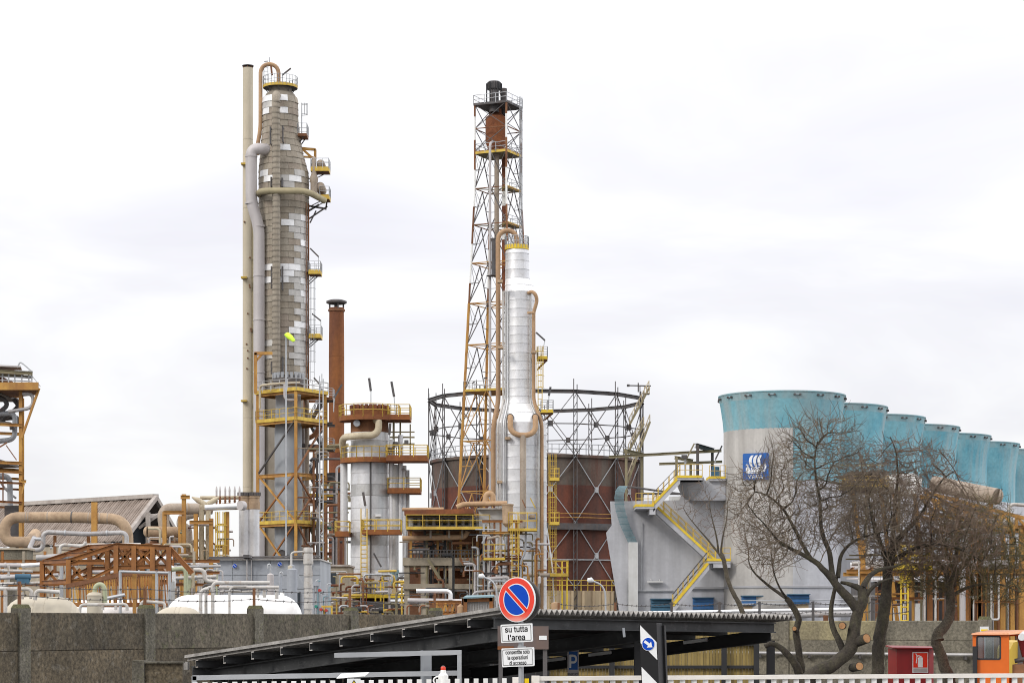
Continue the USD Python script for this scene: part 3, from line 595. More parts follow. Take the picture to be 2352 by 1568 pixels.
def stair_tower():
    v = V(238); s = v.s
    t = thing('stair_tower', 'dark steel stair tower full of pipes between grey reactor and rusty chimney', 'stair tower', v(722, 1427, 0) * [1, 1, 0])
    for x in (700, 744):
        for d in (0, 3.0): part(t, 'post', G().ibeam([v.X(x), 238 + d, 0], [v.X(x), 238 + d, v.Z(905)], .26, .28), 'rust_brown', False)
    lev = [915, 972, 1030, 1090, 1150, 1210, 1270, 1330]
    for i, y in enumerate(lev):
        for d in (0, 3.0): part(t, 'beam', G().ibeam(v(696, y, d), v(764, y, d), .16, .26), 'dark_steel' if i % 2 else 'rust_brown', False)
        platform(t, rect(v.X(700 if i % 2 else 738), 238.3, v.X(712 if i % 2 else 764), 240.8), v.Z(y), 'dark_steel', None, 'galvanised', h=1.1, step=1.0)
    for i, (a, b) in enumerate(zip(lev[1:], lev[:-1])):
        xa, xb = (710, 740) if i % 2 == 0 else (740, 710); g, g2 = G(), G()
        for d in (.4, 1.4):
            p, q = v(xa, a, d), v(xb, b, d); g.bar(p, q, .08, .28); g2.cyl(p + [0, 0, 1.0], q + [0, 0, 1.0], .04, n=4)
            for f in np.linspace(0, 1, 6): g2.cyl(p + (q - p) * f, p + (q - p) * f + [0, 0, 1.0], .035, n=4)
        for f in np.linspace(0, 1, 11): p = v(xa, a, .4) + (v(xb, b, .4) - v(xa, a, .4)) * f; g.box(p - [.14, 0, .03], p + [.14, 1.0, .03])
        f = part(t, 'stair_flight', g, 'dark_steel', False); part(f, 'handrail', g2, 'galvanised')
        part(t, 'brace', G().bar(v(700, a, 3.0), v(744, b, 3.0), .16), 'dark_steel', False)
    for pts, r, mt in (([v(711, 1300, -3), v(711, 925, -3), v(700, 915, -2)], 5.2, 'tan_grey'), ([v(700, 1130, -2.5), v(700, 985, -2.5)], 6, 'duct_grey'), ([v(690, 1027, -3), v(748, 1030, -3), v(800, 1028, -2)], 4.2, 'dark_steel'),
                       ([v(712, 1010, -2), v(728, 1002, -2), v(738, 980, -2), v(736, 960, -1)], 5.5, 'rust_brown'), ([v(716, 1062, -2), v(733, 1045, -2)], 3, 'dark_steel'), ([v(748, 1031, -3.2), v(806, 1029, -4)], 4.4, 'olive_pipe')):
        part(t, 'process_pipe', G().tube(pts, r * s, 12, .9), mt)
    for x, y in ((742, 905), (742, 972)): part(t, 'valve_wheel', G().ring(v(x, y, -1)[:2], .4, v.Z(y), .1, .1, 12), 'rust', label=None)
    platform(t, rect(v.X(713), 235.5, v.X(770), 238.0), v.Z(1140), 'olive_steel', 'yellow', 'galvanised', step=1.0)
    platform(t, rect(v.X(732), 235.5, v.X(752), 238.0), v.Z(1262), 'yellow', 'yellow', 'yellow', step=1.0)
    w = V(224); ladder(t, w(738, 1427) * [1, 1, 0], w.Z(884), .36, mat='galvanised', rr=.06, pitch=1.6, ext=.6)
    part(t, 'hand_valve', G().cyl(v(766, 1217, -5), v(766, 1217, -4.4), 5 * s, n=14), 'valve_teal')
stair_tower()

def rust_chimney():
    v = V(252); s = v.s; c = np.array([v.X(773), 252.0])
    t = thing('rusty_chimney', 'orange rusty steel chimney under a dark mushroom rain hood', 'chimney', (*c, 0))
    ys = [707, 820, 930, 1040, 1150, 1500]
    for i, (a, b) in enumerate(zip(ys[:-1], ys[1:])):
        r0, r1 = (17.7 - i * .0 + (i > 0) * .1) * s, 16.9 * s if i == 0 else 17.6 * s
        part(t, 'stack_section', G().lathe(c, [(17.6 * s, max(0, v.Z(b)) + .02), (r1, v.Z(a)), (r1 - .12, v.Z(a) + .02), (r1 - .12, v.Z(a) - .8)], 32), 'rust_orange' if i < 3 else 'rust')
    part(t, 'collar', G().lathe(c, [(17 * s, v.Z(716)), (19.4 * s, v.Z(715)), (19.4 * s, v.Z(711)), (17 * s, v.Z(710))], 32), 'rust_brown')
    part(t, 'rain_hood', G().lathe(c, [(.05, v.Z(699)), (18 * s, v.Z(698.5)), (23.6 * s, v.Z(696)), (23.8 * s, v.Z(692)), (16 * s, v.Z(689)), (.05, v.Z(687.5)), ], 32), 'dark_steel')
    for a in (0.3, 1.87, 3.44, 5.0): part(t, 'hood_strut', G().cyl([c[0] + 16 * s * math.cos(a), c[1] + 16 * s * math.sin(a), v.Z(712)], [c[0] + 16 * s * math.cos(a), c[1] + 16 * s * math.sin(a), v.Z(695)], .09, n=6), 'dark_steel')
    part(t, 'hood_strut', G().cyl([*c, v.Z(716)], [*c, v.Z(697)], .22, n=8), 'dark_steel')
    g = G()
    for k in range(16):
        a = 2 * np.pi * k / 16; g.bar([c[0] + 18.6 * s * math.cos(a), c[1] + 18.6 * s * math.sin(a), v.Z(1112)], [c[0] + 18.6 * s * math.cos(a), c[1] + 18.6 * s * math.sin(a), v.Z(1086)], .3)
    part(t, 'stiffener_ring', g, 'black_steel', False)
rust_chimney()

# ------------------------------------------------------------------ squat silver vessel with rusty crown
def squat_vessel():
    v = V(215); s = v.s; c = np.array([v.X(849), 215.0]); R = 43 * s
    t = thing('squat_vessel', 'squat silver vessel with bolted rusty crown and rust-red ring walkways', 'process vessel', (*c, 0))
    part(t, 'core', G().lathe(c, [(R - .12, 0), (R - .12, v.Z(968)), (.1, v.Z(967))], 40), 'clad_core')
    ys = [992, 1014, 1040, 1064, 1088, 1114, 1140, 1168, 1196, 1224, 1252, 1280, 1308, 1340, 1376]
    courses(t, c, ys, lambda y: 43, v, ['silver', 'silver_dull', 'silver', 'silver'], n=40)
    part(t, 'neck', G().lathe(c, [(43.4 * s, v.Z(994)), (43.4 * s, v.Z(968))], 40), 'rust_brown', label='brown uninsulated neck')
    part(t, 'crown', G().lathe(c, [(44 * s, v.Z(960)), (44 * s, v.Z(943)), (41 * s, v.Z(940)), (41 * s, v.Z(934)), (10 * s, v.Z(932)), (.1, v.Z(930))], 40), 'rust_orange', label='rusty bolted crown')
    for k in range(26):
        a = 2 * np.pi * k / 26; q = [c[0] + 42.3 * s * math.cos(a), c[1] + 42.3 * s * math.sin(a)]
        part(t, 'crown_bolt', G().cyl([*q, v.Z(943)], [*q, v.Z(931.5)], .16, n=6), 'rust')
    part(t, 'skirt', G().lathe(c, [(47 * s, 0), (47 * s, v.Z(1372))], 32), 'rust_brown', label='rusty skirt below the yellow walkway')
    part(t, 'manhole', G().cyl(v(823, 976, -R - .5), v(823, 976, -R + .3), 7.5 * s, n=18), 'steel_grey')
    big = part(t, 'crossover_pipe', G().tube([v(866, 972, -R + .6), v(866, 966, -R - .2), v(873, 968, -R - .6), v(873, 1003, -R - .7), v(810, 1006, -R - .7), v(786, 1008, -R + .6), v(790, 1040, 0), v(790, 1221, 0), v(783, 1224, 0)], 8 * s, 16, 1.0), 'cream', label='cream bent pipe across the front')
    part(big, 'lower_run', G().cyl(v(790, 1220, 0), v(790, 1030, 0), 8.4 * s, n=16), 'silver')
    def ringdeck(y, x0, x1, a0, a1, mat='rust', toe='rust_orange', ext=10, rail='yellow'):
        pts = np.vstack([circ(c, R + ext * s, 14, a0, a1), circ(c, R + .06, 14, a1, a0)])
        return platform(t, pts, v.Z(y), mat, toe, rail, closed=False, railpts=circ(c, R + ext * s, 14, a0, a1), rr=.045, step=1.1, toeh=.2, thick=.25, h=1.2)
    ringdeck(962, 0, 0, 150, 391, ext=36 * .75)
    platform(t, rect(v.X(893), 213.0, v.X(943), 216.5), v.Z(960), 'rust', 'rust_orange', 'yellow', rr=.045, thick=.3, step=1.2)
    ringdeck(1058, 0, 0, 170, 370, ext=24)
    platform(t, rect(v.X(892), 211.0, v.X(985), 214.2), v.Z(1056), 'rust', 'rust_orange', 'yellow', rr=.05, thick=.35, step=1.3)
    platform(t, rect(v.X(893), 213.0, v.X(967), 216.0), v.Z(1127), 'rust', 'rust_orange', 'yellow', rr=.045, thick=.3, step=1.3)
    platform(t, rect(v.X(838), 211.0, v.X(925), 213.2), v.Z(1224), 'rust', 'rust_orange', 'yellow', rr=.045, thick=.25, step=1.3)
    platform(t, rect(v.X(774), 212.5, v.X(806), 215.0), v.Z(1226), 'rust', 'rust_orange', 'yellow', rr=.045, thick=.3, step=1.0)
    ld = V(211); ladder(t, ld(836, 1372), ld.Z(1195), .55, mat='yellow', cage=0, rr=.06, pitch=.4)
    for x0, y0, y1, r, mt in ((900, 1010, 1376, 6.5, 'silver'), (908, 1068, 1376, 8.5, 'silver_dull'), (921, 1000, 1225, 6, 'silver'), (930, 1070, 1320, 4.8, 'silver'), (938, 1080, 1330, 3.4, 'pipe_grey'), (897, 1150, 1300, 3.2, 'silver_dull')):
        part(t, 'side_pipe', G().cyl(v(x0, y1, -.6), v(x0, y0, -.6), r * s, n=12), mt)
    part(t, 'side_pipe', G().tube([v(934, 1095, -.8), v(934, 1080, -.8), v(924, 1079, -.8)], 3 * s, 8, .3), 'pipe_grey')
    part(t, 'conduit', G().cyl(v(854, 1376, -R - .1), v(854, 1062, -R - .1), .08, n=6), 'dark_steel')
    part(t, 'side_frame', G().bar(v(905, 1056, -.6), v(905, 968, -.6), .2).bar(v(920, 1056, -.6), v(920, 968, -.6), .15).bar(v(943, 1056, -.6), v(943, 975, -.6), .12).bar(v(895, 1005, -.6), v(953, 1005, -.6), .15).bar(v(895, 1020, -.6), v(953, 1020, -.6), .12).bar(v(895, 993, -.6), v(953, 993, -.6), .1), 'olive_steel', False)
    for q in ((910, 1022, 6), (935, 1018, 5), (900, 1036, 6)): part(t, 'valve', G().cyl(v(q[0], q[1] + 5, -1.4), v(q[0], q[1] - 5, -1.4), q[2] * s, n=10), 'dark_steel')
    lamp(t, v(854, 935, -1.5), v(854, 901, -1.5), v(850, 872, -1.5)); lamp(t, v(910, 955, -1.5), v(907, 914, -1.5), v(901, 880, -1.5))
    lamp(t, v(844, 1190, -3.2), v(844, 1165, -3.2), v(839, 1134, -3.2)); lamp(t, None, v(880, 1303, -3.2), v(863, 1272, -3.2)); lamp(t, v(770, 950, -2), v(771, 918, -2), v(789, 888, -2))
    lamp(t, v(896, 1020, -2), v(897, 1002, -2), v(899, 976, -2))
    for y in (1185, 1315): part(t, 'name_plate', G().box(v(865, y + 2.6, -R - .12), v(878, y - 2.6, -R + .6)), 'sign_white', False)
    lo = [(v.X(765), 212.0), (v.X(812), 209.6), (v.X(1016), 209.6), (v.X(1016), 213.5), (v.X(765), 213.5)]
    platform(t, lo, v.Z(1366), 'ochre', 'yellow_bright', 'yellow', rr=.045, thick=.3, toeh=.05, step=1.1, h=1.25)
    for x in (862, 874): part(t, 'ladder_rail', G().cyl(V(209)(x, 1415), V(209)(x, 1338), .07, n=5), 'yellow_bright')
    for x in (800, 890, 960, 1005): part(t, 'leg', G().ibeam([v.X(x), 212, 0], [v.X(x), 212, v.Z(1370)], .3, .3), 'black_steel' if x in (800, 890) else 'rust_brown', False)
    for x, y0 in ((905, 1300), (915, 1296), (926, 1302), (938, 1296), (950, 1304), (960, 1310), (778, 1330), (790, 1335)):
        part(t, 'control_valve', G().cyl(v(x, 1345, -3), v(x, y0 + 18, -3), .12, n=6).cyl(v(x, y0 + 22, -3), v(x, y0 + 14, -3), .22, n=8), 'cable_teal' if x % 2 else 'steel_grey')
squat_vessel()

# ------------------------------------------------------------------ tall silver column
def silver_column():
    v = V(230); s = v.s; c = np.array([v.X(1197), 230.0])
    t = thing('silver_column', 'bright silver clad column, bottle shaped, with tan pipes and a yellow top railing', 'process column', (*c, 0))
    Y = [568, 576, 640, 660, 668, 925, 972, 1500]; R = [22, 26.5, 27.5, 33, 34.5, 34.5, 58.5, 58.5]; S = [-9, -9, -9, -4, -3, -3, 0, 0]
    rad = lambda y: float(np.interp(y, Y, R)); sh = lambda y: float(np.interp(y, Y, S))
    ys = [1500, 972, 960, 940, 925, 668, 660, 640, 576, 568, 566]
    part(t, 'core', G().lathe(c, [((rad(y) - 1.6) * s, max(0, v.Z(y))) for y in ys] + [(.1, v.Z(565))], 40, shift=[sh(y) * s for y in ys] + [-9 * s]), 'silver_dull')
    cs = [572, 584, 601, 621, 641, 657, 673, 692, 712, 732, 752, 772, 792, 813, 833, 853, 873, 893, 912, 928, 950, 974, 1000, 1026, 1052, 1080, 1108, 1136, 1166, 1196, 1228, 1262, 1300, 1345, 1400]
    for k, (a, b) in enumerate(zip(cs[:-1], cs[1:])):
        m = 'silver_bright' if a in (641, 928, 950, 657) else ('silver', 'silver_b', 'silver_c')[int(RNG.integers(3))]
        n = max(2, int((b - a) / 8)); pr, shf = [], []
        pr.append(((rad(b) - 1.4) * s, v.Z(b) + .008)); shf.append(sh(b) * s)
        for f in np.linspace(0, 1, n + 1):
            y = b + (a - b) * f; pr.append((rad(y) * s + (.03 if f == 0 else 0.0), v.Z(y) + (.008 if f == 0 else 0))); shf.append(sh(y) * s)
        part(t, 'cladding_ring', G().lathe(c, pr, 44, shift=shf), m, 50)
    pc = v(1187, 571)[:2]; z = v.Z(571)
    platform(t, circ(pc, 27 * s, 24), z, 'yellow', 'yellow_bright', 'galvanised', hole=(*pc, .5), toeh=.3, step=.7, rr=.045, h=1.15)
    tp = lambda *p, r=5.6, b=1.2, m='tan_orange', lab=None, d=0: part(t, 'process_pipe', G().tube([v(*q) for q in p], r * s, 12, b), m, label=lab)
    tp((1187, 571, 0), (1187, 530, 0), (1144, 530, -.2), (1144.5, 930, -.4), (1133.5, 972, -1.0), (1133.5, 1160, -1.0), lab='tan swan-neck pipe over the top and down the left')
    tp((1214, 677, -1.3), (1224, 675, -2.0), (1234, 690, -1.8), (1230, 708, -1.6), (1225.5, 720, -1.4), (1225.5, 925, -1.4), (1244, 974, -2), (1244, 1410, -2), r=4.2, b=.6, lab='tan pipe down the right side')
    up = tp((1172, 962, -1.9), (1172, 962, -2.8), (1172, 994, -3.1), (1188, 1005, -3.2), (1215, 1005, -3.2), (1229, 994, -3.1), (1229, 962, -2.8), (1229, 962, -1.9), r=6.2, b=.5, lab='tan horseshoe pipe on the front')
    part(up, 'nozzle', G().cyl(v(1172, 962, -2.4), v(1172, 962, -1.2), 8 * s, n=16), 'dark_steel'); part(up, 'nozzle', G().cyl(v(1229, 962, -2.4), v(1229, 962, -1.2), 8 * s, n=16), 'dark_steel')
    tp((1201, 1005, -3.2), (1201, 1230, -3.2), r=7.0, b=0, m='tan_grey', lab='straight drop pipe below the horseshoe')
    for x, x2, r, m in ((1156, 1144, 2.6, 'pipe_pale'), (1162, 1152, 1.8, 'silver_dull'), (1166, 1157, 1.8, 'silver'), (1170, 1161, 1.2, 'silver_dull'), (1218, 1236, 2.6, 'silver_dull')):
        tp((x, 672, -1.1), (x, 927, -1.1), (x2, 974, -2.3), (x2, 1400, -2.3), r=r, b=.5, m=m)
    for x, y in ((1149, 655), (1150, 805), (1166, 1011), (1225, 815), (1222, 1188), (1148, 1110)): part(t, 'pipe_clamp', G().box(v(x - 6, y + 3, -2.9), v(x + 6, y - 3, -1.9)), 'tan', False)
    part(t, 'pipe_stub', G().cyl(v(1212, 725, -2.2), v(1225, 724, -1.8), 3 * s, n=10), 'tan_orange')
    for y, x0, x1 in ((826, 1234, 1257), (948, 1242, 1270)):
        platform(t, rect(v.X(x0), 228.2, v.X(x1), 230.4), v.Z(y), 'rust_brown', 'yellow_bright', 'galvanised', step=.7, rr=.04, brackets=[(v(x1 - 2, y + 3, -1.5), v(x0, y + 24, -1)), (v(x1 - 2, y + 3, .2), v(x0, y + 24, .2))])
    ladder(t, v(1240, 948, -1.8), v.Z(826), .4, mat='yellow', cage=.4, rr=.045, pitch=.6)
    ladder(t, v(1268, 1420, -2.2), v.Z(1072), .5, mat='yellow', cage=.45, rr=.04, pitch=.5)
    for y in (1105, 1205): platform(t, rect(v.X(1261), 226.6, v.X(1283), 228.6), v.Z(y), 'yellow', 'yellow', 'yellow', step=.6, rr=.035)
    platform(t, rect(v.X(1262), 225.6, v.X(1303), 228.4), v.Z(1322), 'yellow', 'yellow', 'yellow', step=.7, rr=.035, h=1.4)
    for x in (1289, 1300): part(t, 'ladder_rail', G().cyl([v.X(x), 226, 0], [v.X(x), 226, v.Z(1292)], .09, n=5), 'yellow_bright')
    lamp(t, v(1241, 826, -1.6), v(1251, 786, -1.6), v(1231, 768, -1.6)); lamp(t, v(1259, 948, -1.6), v(1260, 912, -1.6), v(1264, 892, -1.6))
    lamp(t, None, v(1207, 1170, -4), v(1199, 1152, -4), 'rust_brown', .15); lamp(t, None, v(1229, 1171, -4), v(1217, 1148, -4), 'yellow', .15)
    part(t, 'foot_pipe', G().tube([v(1212, 1322, -4), v(1268, 1322, -4)], 4.5 * s, 12).cyl(v(1264, 1322, -4), v(1275, 1322, -4), 5.5 * s, n=12), 'tan_grey')
    part(t, 'shiny_conduit', G().tube([v(1255, 1215, -3), v(1268, 1310, -3), v(1272, 1400, -3)], 1.6 * s, 8, .4), 'pipe_shiny')
silver_column()

def windsock():
    v = V(222)
    t = thing('windsock', 'lime green windsock drooping in front of the tallest column', 'windsock', v(657, 1427) * [1, 1, 0])
    part(t, 'pole', G().cyl(v(657, 1427) * [1, 1, 0], v(657, 766), .09, n=6), 'galvanised')
    part(t, 'sock', G().tube([v(657, 769), v(661, 770, -.3), v(669, 777, -.5), v(676, 784, -.7), v(677, 786, -.7)], [.17, .27, .26, .17, .12], 14, caps=False), 'sock_green')
    part(t, 'hoop', G().tube([v(657, 769) + [0, .2 * math.cos(a), .2 * math.sin(a)] for a in np.linspace(0, 6.28, 13)], .03, 5, caps=False), 'galvanised')
windsock()

# ------------------------------------------------------------------ cooling towers
def cooling_row():
    v = V(183); s = v.s; x0, y0 = v.X(1796), 183.0; step = np.array([4.95, 10.0, 0])
    zd = v.Z(1103)
    R = lambda y: float(np.interp(y, [900, 912, 940, 970, 1000, 1040, 1600], [146, 145, 140, 135.5, 133, 132, 132])) * s
    t0 = thing('cooling_tower', 'nearest and largest turquoise cooling tower stack, half of it bare grey concrete', 'cooling tower', (x0, y0, 0), 'row of turquoise cooling towers')
    ys = [1300, 1103, 1040, 1000, 985, 970, 955, 940, 928]
    part(t0, 'stack_wall', G().lathe((x0, y0), [(R(y), v.Z(y)) for y in ys], 72), 'tower_blue', 60)
    part(t0, 'rim_band', G().lathe((x0, y0), [(R(y), v.Z(y)) for y in (928, 918, 913)] + [(R(912) + .04, v.Z(912.5)), (R(912) + .04, v.Z(910)), (R(912) - .25, v.Z(910)), (R(940) - .3, v.Z(940)), (R(1000) - .3, v.Z(1100))], 72), 'tower_rim', 50, label='paler weathered band under the rim')
    for k in range(16):
        a = math.radians(-90 + 22.5 * k + 7); rr = R(917)
        for o in (-.045, .045):
            p = np.array([x0 + rr * math.cos(a + o), y0 + rr * math.sin(a + o), v.Z(919)]); n = np.array([math.cos(a), math.sin(a), 0])
            part(t0, 'lifting_lug', G().cyl(p - n * .1, p + n * .14, .085, n=8), 'dark_steel')
        p, q = [np.array([x0 + (rr + .05) * math.cos(a + o), y0 + (rr + .05) * math.sin(a + o), v.Z(919)]) for o in (-.055, .055)]
        part(t0, 'tie_bar', G().bar(p, q, .05), 'steel_grey', False)
    side = ['second', 'third', 'fourth', 'fifth', 'sixth', 'farthest']
    for k in range(1, 7):
        again(t0, (x0 + 4.95 * k, y0 + 10 * k, 0), f'{side[k - 1]} turquoise cooling tower stack of the receding row' if k < 6 else 'farthest turquoise cooling tower stack, cut by the right picture edge')

    # ---------------- the concrete cell building under the row
    b = thing('cooling_building', 'pale grey concrete cooling cell building with sloping left flank below the turquoise stacks', 'building', v(1700, 1427) * [1, 1, 0])
    P = Polygon([(1440, 1512), (1426, 1427), (1392, 1223), (1405, 1206), (1401, 1151), (1560, 1148), (1578, 1103), (2040, 1103), (2040, 1512)])
    sx = step[0] / step[1]
    part(b, 'facade', G().prism(P, 0, 66, lambda x, y, d: v(x, y) + np.array([d * sx, d, 0])), 'facade', False)
    part(b, 'curved_shaft', G().lathe((x0, y0), [(133.5 * s, 0), (133.5 * s, v.Z(988)), (132 * s, v.Z(987.5)), (131 * s, v.Z(987.5))], 40, math.radians(176), math.radians(274)), 'tower_grey', 50, label='bare grey curved concrete shaft')
    part(b, 'curved_shaft', G().lathe((x0, y0), [(133.4 * s, 0), (133.4 * s, v.Z(1110))], 40, math.radians(274), math.radians(360)), 'facade', 50)
    part(b, 'ledge', G().lathe((x0, y0), [(133.5 * s, v.Z(1352)), (135.5 * s, v.Z(1351)), (135.5 * s, v.Z(1347)), (133.5 * s, v.Z(1346))], 40, math.radians(185), math.radians(345)), 'facade_dark', 40)
    part(b, 'ledge', G().box(v(1585, 1352, -.25), v(1668, 1347, .1)), 'facade_dark', False)
    part(b, 'ledge', G().box(v(1440, 1357, -.18), v(1545, 1354.6, .1)), 'galvanised', False)
    part(b, 'upper_block', G().prism(Polygon([(1580, 1150), (1580, 1104), (1664, 1104), (1664, 1150)]), -1.0, .1, lambda x, y, d: v(x, y, d)), 'facade', False)
    g = G().prism(Polygon([(1552, 1100), (1611, 1100), (1611, 1107), (1560, 1107), (1553, 1104)]), -2.6, -.5, lambda x, y, d: v(x, y, d))
    part(b, 'stair_landing', g, 'facade', False)
    part(b, 'landing_support', G().tube([v(1580, 1148, -1.0), v(1580, 1130, -1.1), v(1580, 1107, -1.2)], [.3, .75, 1.1], 16), 'facade_dark', 60)
    part(b, 'cable_duct', G().box(v(1443, 1512, -.55), v(1464.5, 1245, .1)), 'facade_white', False, label='white cable duct box')
    g = G(); rng = np.random.default_rng(3)
    for k in range(9):
        o = k * 2.4; g.tube([v(1436 + o * .3, 1115, 1), v(1420 + o, 1117, -.6 + .03 * k), v(1411 + o, 1134, -.9), v(1412.5 + o, 1166, -.7), v(1424 + o, 1205, -.6), v(1444 + o, 1248, -.4)], .028, 6, .4)
    part(b, 'cable', g, 'cable_teal')
    for k in range(8):
        y = 1128 + k * 15; x = np.interp(y, [1115, 1134, 1166, 1205, 1248], [1418, 1410, 1411, 1423, 1443]); part(b, 'cable_cleat', G().box(v(x, y + 1, -.5), v(x + 23, y - .5, -.3)), 'cable_teal', False)
    part(b, 'dark_pipe', G().tube([v(1428, 1114.5, 2), v(1456, 1115, 2), v(1571, 1131, 2)], .085, 8), 'dark_steel')
    part(b, 'drain_pipe', G().cyl(v(1473.5, 1356, -.15), v(1473.5, 1198, -.15), .04, n=6), 'galvanised')
    part(b, 'drain_pipe', G().cyl(v(1440.5, 1512, -.2), v(1440.5, 1330, -.2), .045, n=6), 'galvanised')
    part(b, 'wall_lamp', G().box(v(1486, 1337, -.5), v(1522, 1333.5, -.15)).bar(v(1495, 1334, -.3), v(1495, 1329, 0), .05).bar(v(1514, 1334, -.3), v(1514, 1329, 0), .05), 'facade_white', False)
    for (x0_, x1_, y0_, y1_, m, d) in ((1494, 1540, 1376, 1408, 'hatch_teal', -1.1), (1591, 1638, 1373, 1415, 'hatch_blue', -.4), (1694, 1739, 1370, 1390, 'hatch_blue', -3.9), (1792, 1840, 1367, 1387, 'hatch_blue', -5.1)):
        h = part(b, 'air_louvre', G().box(v(x0_, y1_, d), v(x1_, y0_, d + 1.6)), m, False)
        g = G()
        for y in np.arange(y0_ + 7, y1_, 9): g.box(v(x0_ - .6, y + 1, d - .08), v(x1_ + .6, y, d))
        part(h, 'slat', g, 'hatch_teal', False)
        part(h, 'hood', G().box(v(x0_ - 1.5, y0_, d - .3), v(x1_ + 1.5, y0_ - 2, d + 1.6)), 'hatch_teal', False)
        if y1_ < 1395: part(h, 'base_box', G().box(v(x0_ + 4, y1_ + 26, d + .2), v(x1_ - 1, y1_, d + 1.6)), 'holder_base', False)
    part(b, 'low_pipe', G().cyl(v(1672, 1388, -4.9), v(1990, 1386, -4.9), .06, n=6).cyl(v(1672, 1380, -4.9), v(1990, 1377, -4.9), .04, n=6), 'galvanised')
    part(b, 'deck_rail', G().tube([v(1668 + 40 * k, 1101, -.3 + 0) + [0, 0, 1.1] for k in range(10)], .03, 4), 'yellow')

    # ---------------- outside stairs
    st = thing('outside_stairs', 'zigzag concrete stairs with bright yellow railings up the grey facade', 'staircase', v(1560, 1427, -1.5) * [1, 1, 0])
    def flight(xa, ya, xb, yb, d, n, railmat, up=27):
        w = .95; a0, b0 = v(xa, ya, d), v(xb, yb, d)
        f = part(st, 'stair_flight', G().hexa([a0 + [0, 0, -.55], a0 + [0, w, -.55], a0 + [0, w, -.16], a0 + [0, 0, -.16]] + [b0 + [0, 0, -.55], b0 + [0, w, -.55], b0 + [0, w, -.16], b0 + [0, 0, -.16]]), 'facade', False)
        for k in range(n):
            p = a0 + (b0 - a0) * (k + .5) / n; dx = abs(b0[0] - a0[0]) / n / 2
            part(f, 'step', G().box(p + [-dx, 0.02, -.28], p + [dx, w - .02, 0]), 'facade', False)
        for o in (-.02, w + .02): part(f, 'stringer', G().bar(a0 + [0, o, .05], b0 + [0, o, .05], .03, .19), 'yellow_bright', False)
        g, g2 = G(), G(); m = max(3, n // 3)
        for o in (0, w):
            for k in range(m + 1):
                p = a0 + (b0 - a0) * k / m + [0, o, 0]; part(f, 'rail_post', G().cyl(p, p + [0, 0, up * s], .028, n=5), 'yellow')
            for h in (up * s, up * s * .55): g2.cyl(a0 + [0, o, h], b0 + [0, o, h], .024, n=5)
        part(f, 'handrail', g2, railmat)
    flight(1540, 1392, 1622, 1293, -2.9, 22, 'dark_steel')
    flight(1640, 1290, 1505, 1166, -1.7, 26, 'yellow')
    flight(1495, 1163, 1556, 1099, -2.9, 15, 'dark_steel')
    def landing(xa, xb, y, d0, d1, conc=True, up=27):
        f = part(st, 'landing', G().box(v(xa, y + 8, d0), v(xb, y + .5, d1)), 'facade', False)
        part(f, 'toe_board', G().box(v(xa, y + 3, d0 - .04), v(xb, y - 2.5, d0)).box(v(xa, y + 3, d0 - .04), v(xa, y - 2.5, d1) - [.03, 0, 0]), 'yellow_bright', False)
        g = G()
        for x in np.linspace(xa, xb, 4): g.cyl(v(x, y, d0), v(x, y - up, d0), .03, n=5)
        for h in (up, up * .55): g.cyl(v(xa, y - h, d0), v(xb, y - h, d0), .025, n=5)
        part(f, 'handrail', g, 'yellow')
    landing(1618, 1670, 1287, -2.95, -.02); landing(1456, 1497, 1164, -2.95, -.02); landing(1550, 1606, 1099, -2.95, -.6); landing(1626, 1663, 1098, -1.3, 1.5)
    part(st, 'landing_block', G().box(v(1631, 1305, -2.9), v(1670, 1294, -.05)), 'facade', False)
    part(st, 'landing_block', G().box(v(1487, 1185, -2.9), v(1500, 1171, -.05)), 'facade', False)

    # ---------------- frame on the roof
    f = thing('roof_gantry', 'olive steel gantry frames and beams on top of the grey cooling building', 'gantry', v(1540, 1150, 3))
    I = lambda a, b, w, h, m='olive_steel': part(f, 'beam', G().ibeam(v(*a), v(*b), w, h), m, False)
    Q = lambda a, b, w, m='olive_steel': part(f, 'post', G().ibeam(v(*a), v(*b), w, w), m, False)
    I((1402, 1043, 3), (1664, 1029, 2.6), .2, .22); I((1517, 1062, 1.6), (1664, 1056, 2), .18, .2)
    Q((1442.5, 1150, 3), (1442.5, 1026, 3), .2); Q((1482.5, 1150, 5), (1482.5, 1034, 5), .22); I((1438, 1028, 3), (1485, 1034, 5), .28, .3)
    Q((1557, 1101, 1.5), (1557, 1046, 1.5), .2); Q((1592, 1101, 2.5), (1592, 1052, 2.5), .2); I((1553, 1047, 1.5), (1597, 1053, 2.5), .22, .25)
    Q((1606, 1103, 1.6), (1606, 1018, 1.6), .22, 'dark_steel'); Q((1645, 1103, 3.5), (1645, 1024, 3.5), .22, 'dark_steel'); I((1602, 1019, 1.6), (1648, 1027, 3.5), .3, .34, 'dark_steel')
    Q((1575, 1101, .5), (1575, 1050, .5), .14, 'galvanised')
    lamp(f, None, v(1579, 1050, .5), v(1596, 1017, .5), 'olive_steel', .16); lamp(f, v(1645, 1060, 1), v(1646, 1052, 1), v(1661, 1021, 1), 'dark_steel', .16)
    part(f, 'floodlight', G().box(v(1566, 1052, 0), v(1578, 1044, .5)), 'dark_steel', False)
    part(f, 'machine', G().box(v(1636, 1095, .3), v(1657, 1079, 1.4)).cyl(v(1646, 1079, .9), v(1646, 1070, .9), .3, n=12), 'hatch_teal', False, label='small blue-green motor on the roof')
    part(f, 'machine', G().box(v(1540, 1148, 1), v(1566, 1138, 2)), 'facade_white', False)
    part(f, 'roof_pipe', G().cyl(v(1480, 1130, 2), v(1572, 1130, 2), .09, n=8), 'dark_steel')

    # ---------------- company sign
    L = thing('company_sign', 'square blue sign with white sailing ship on the bare concrete shaft', 'sign', v(1725, 1080, -4.1))
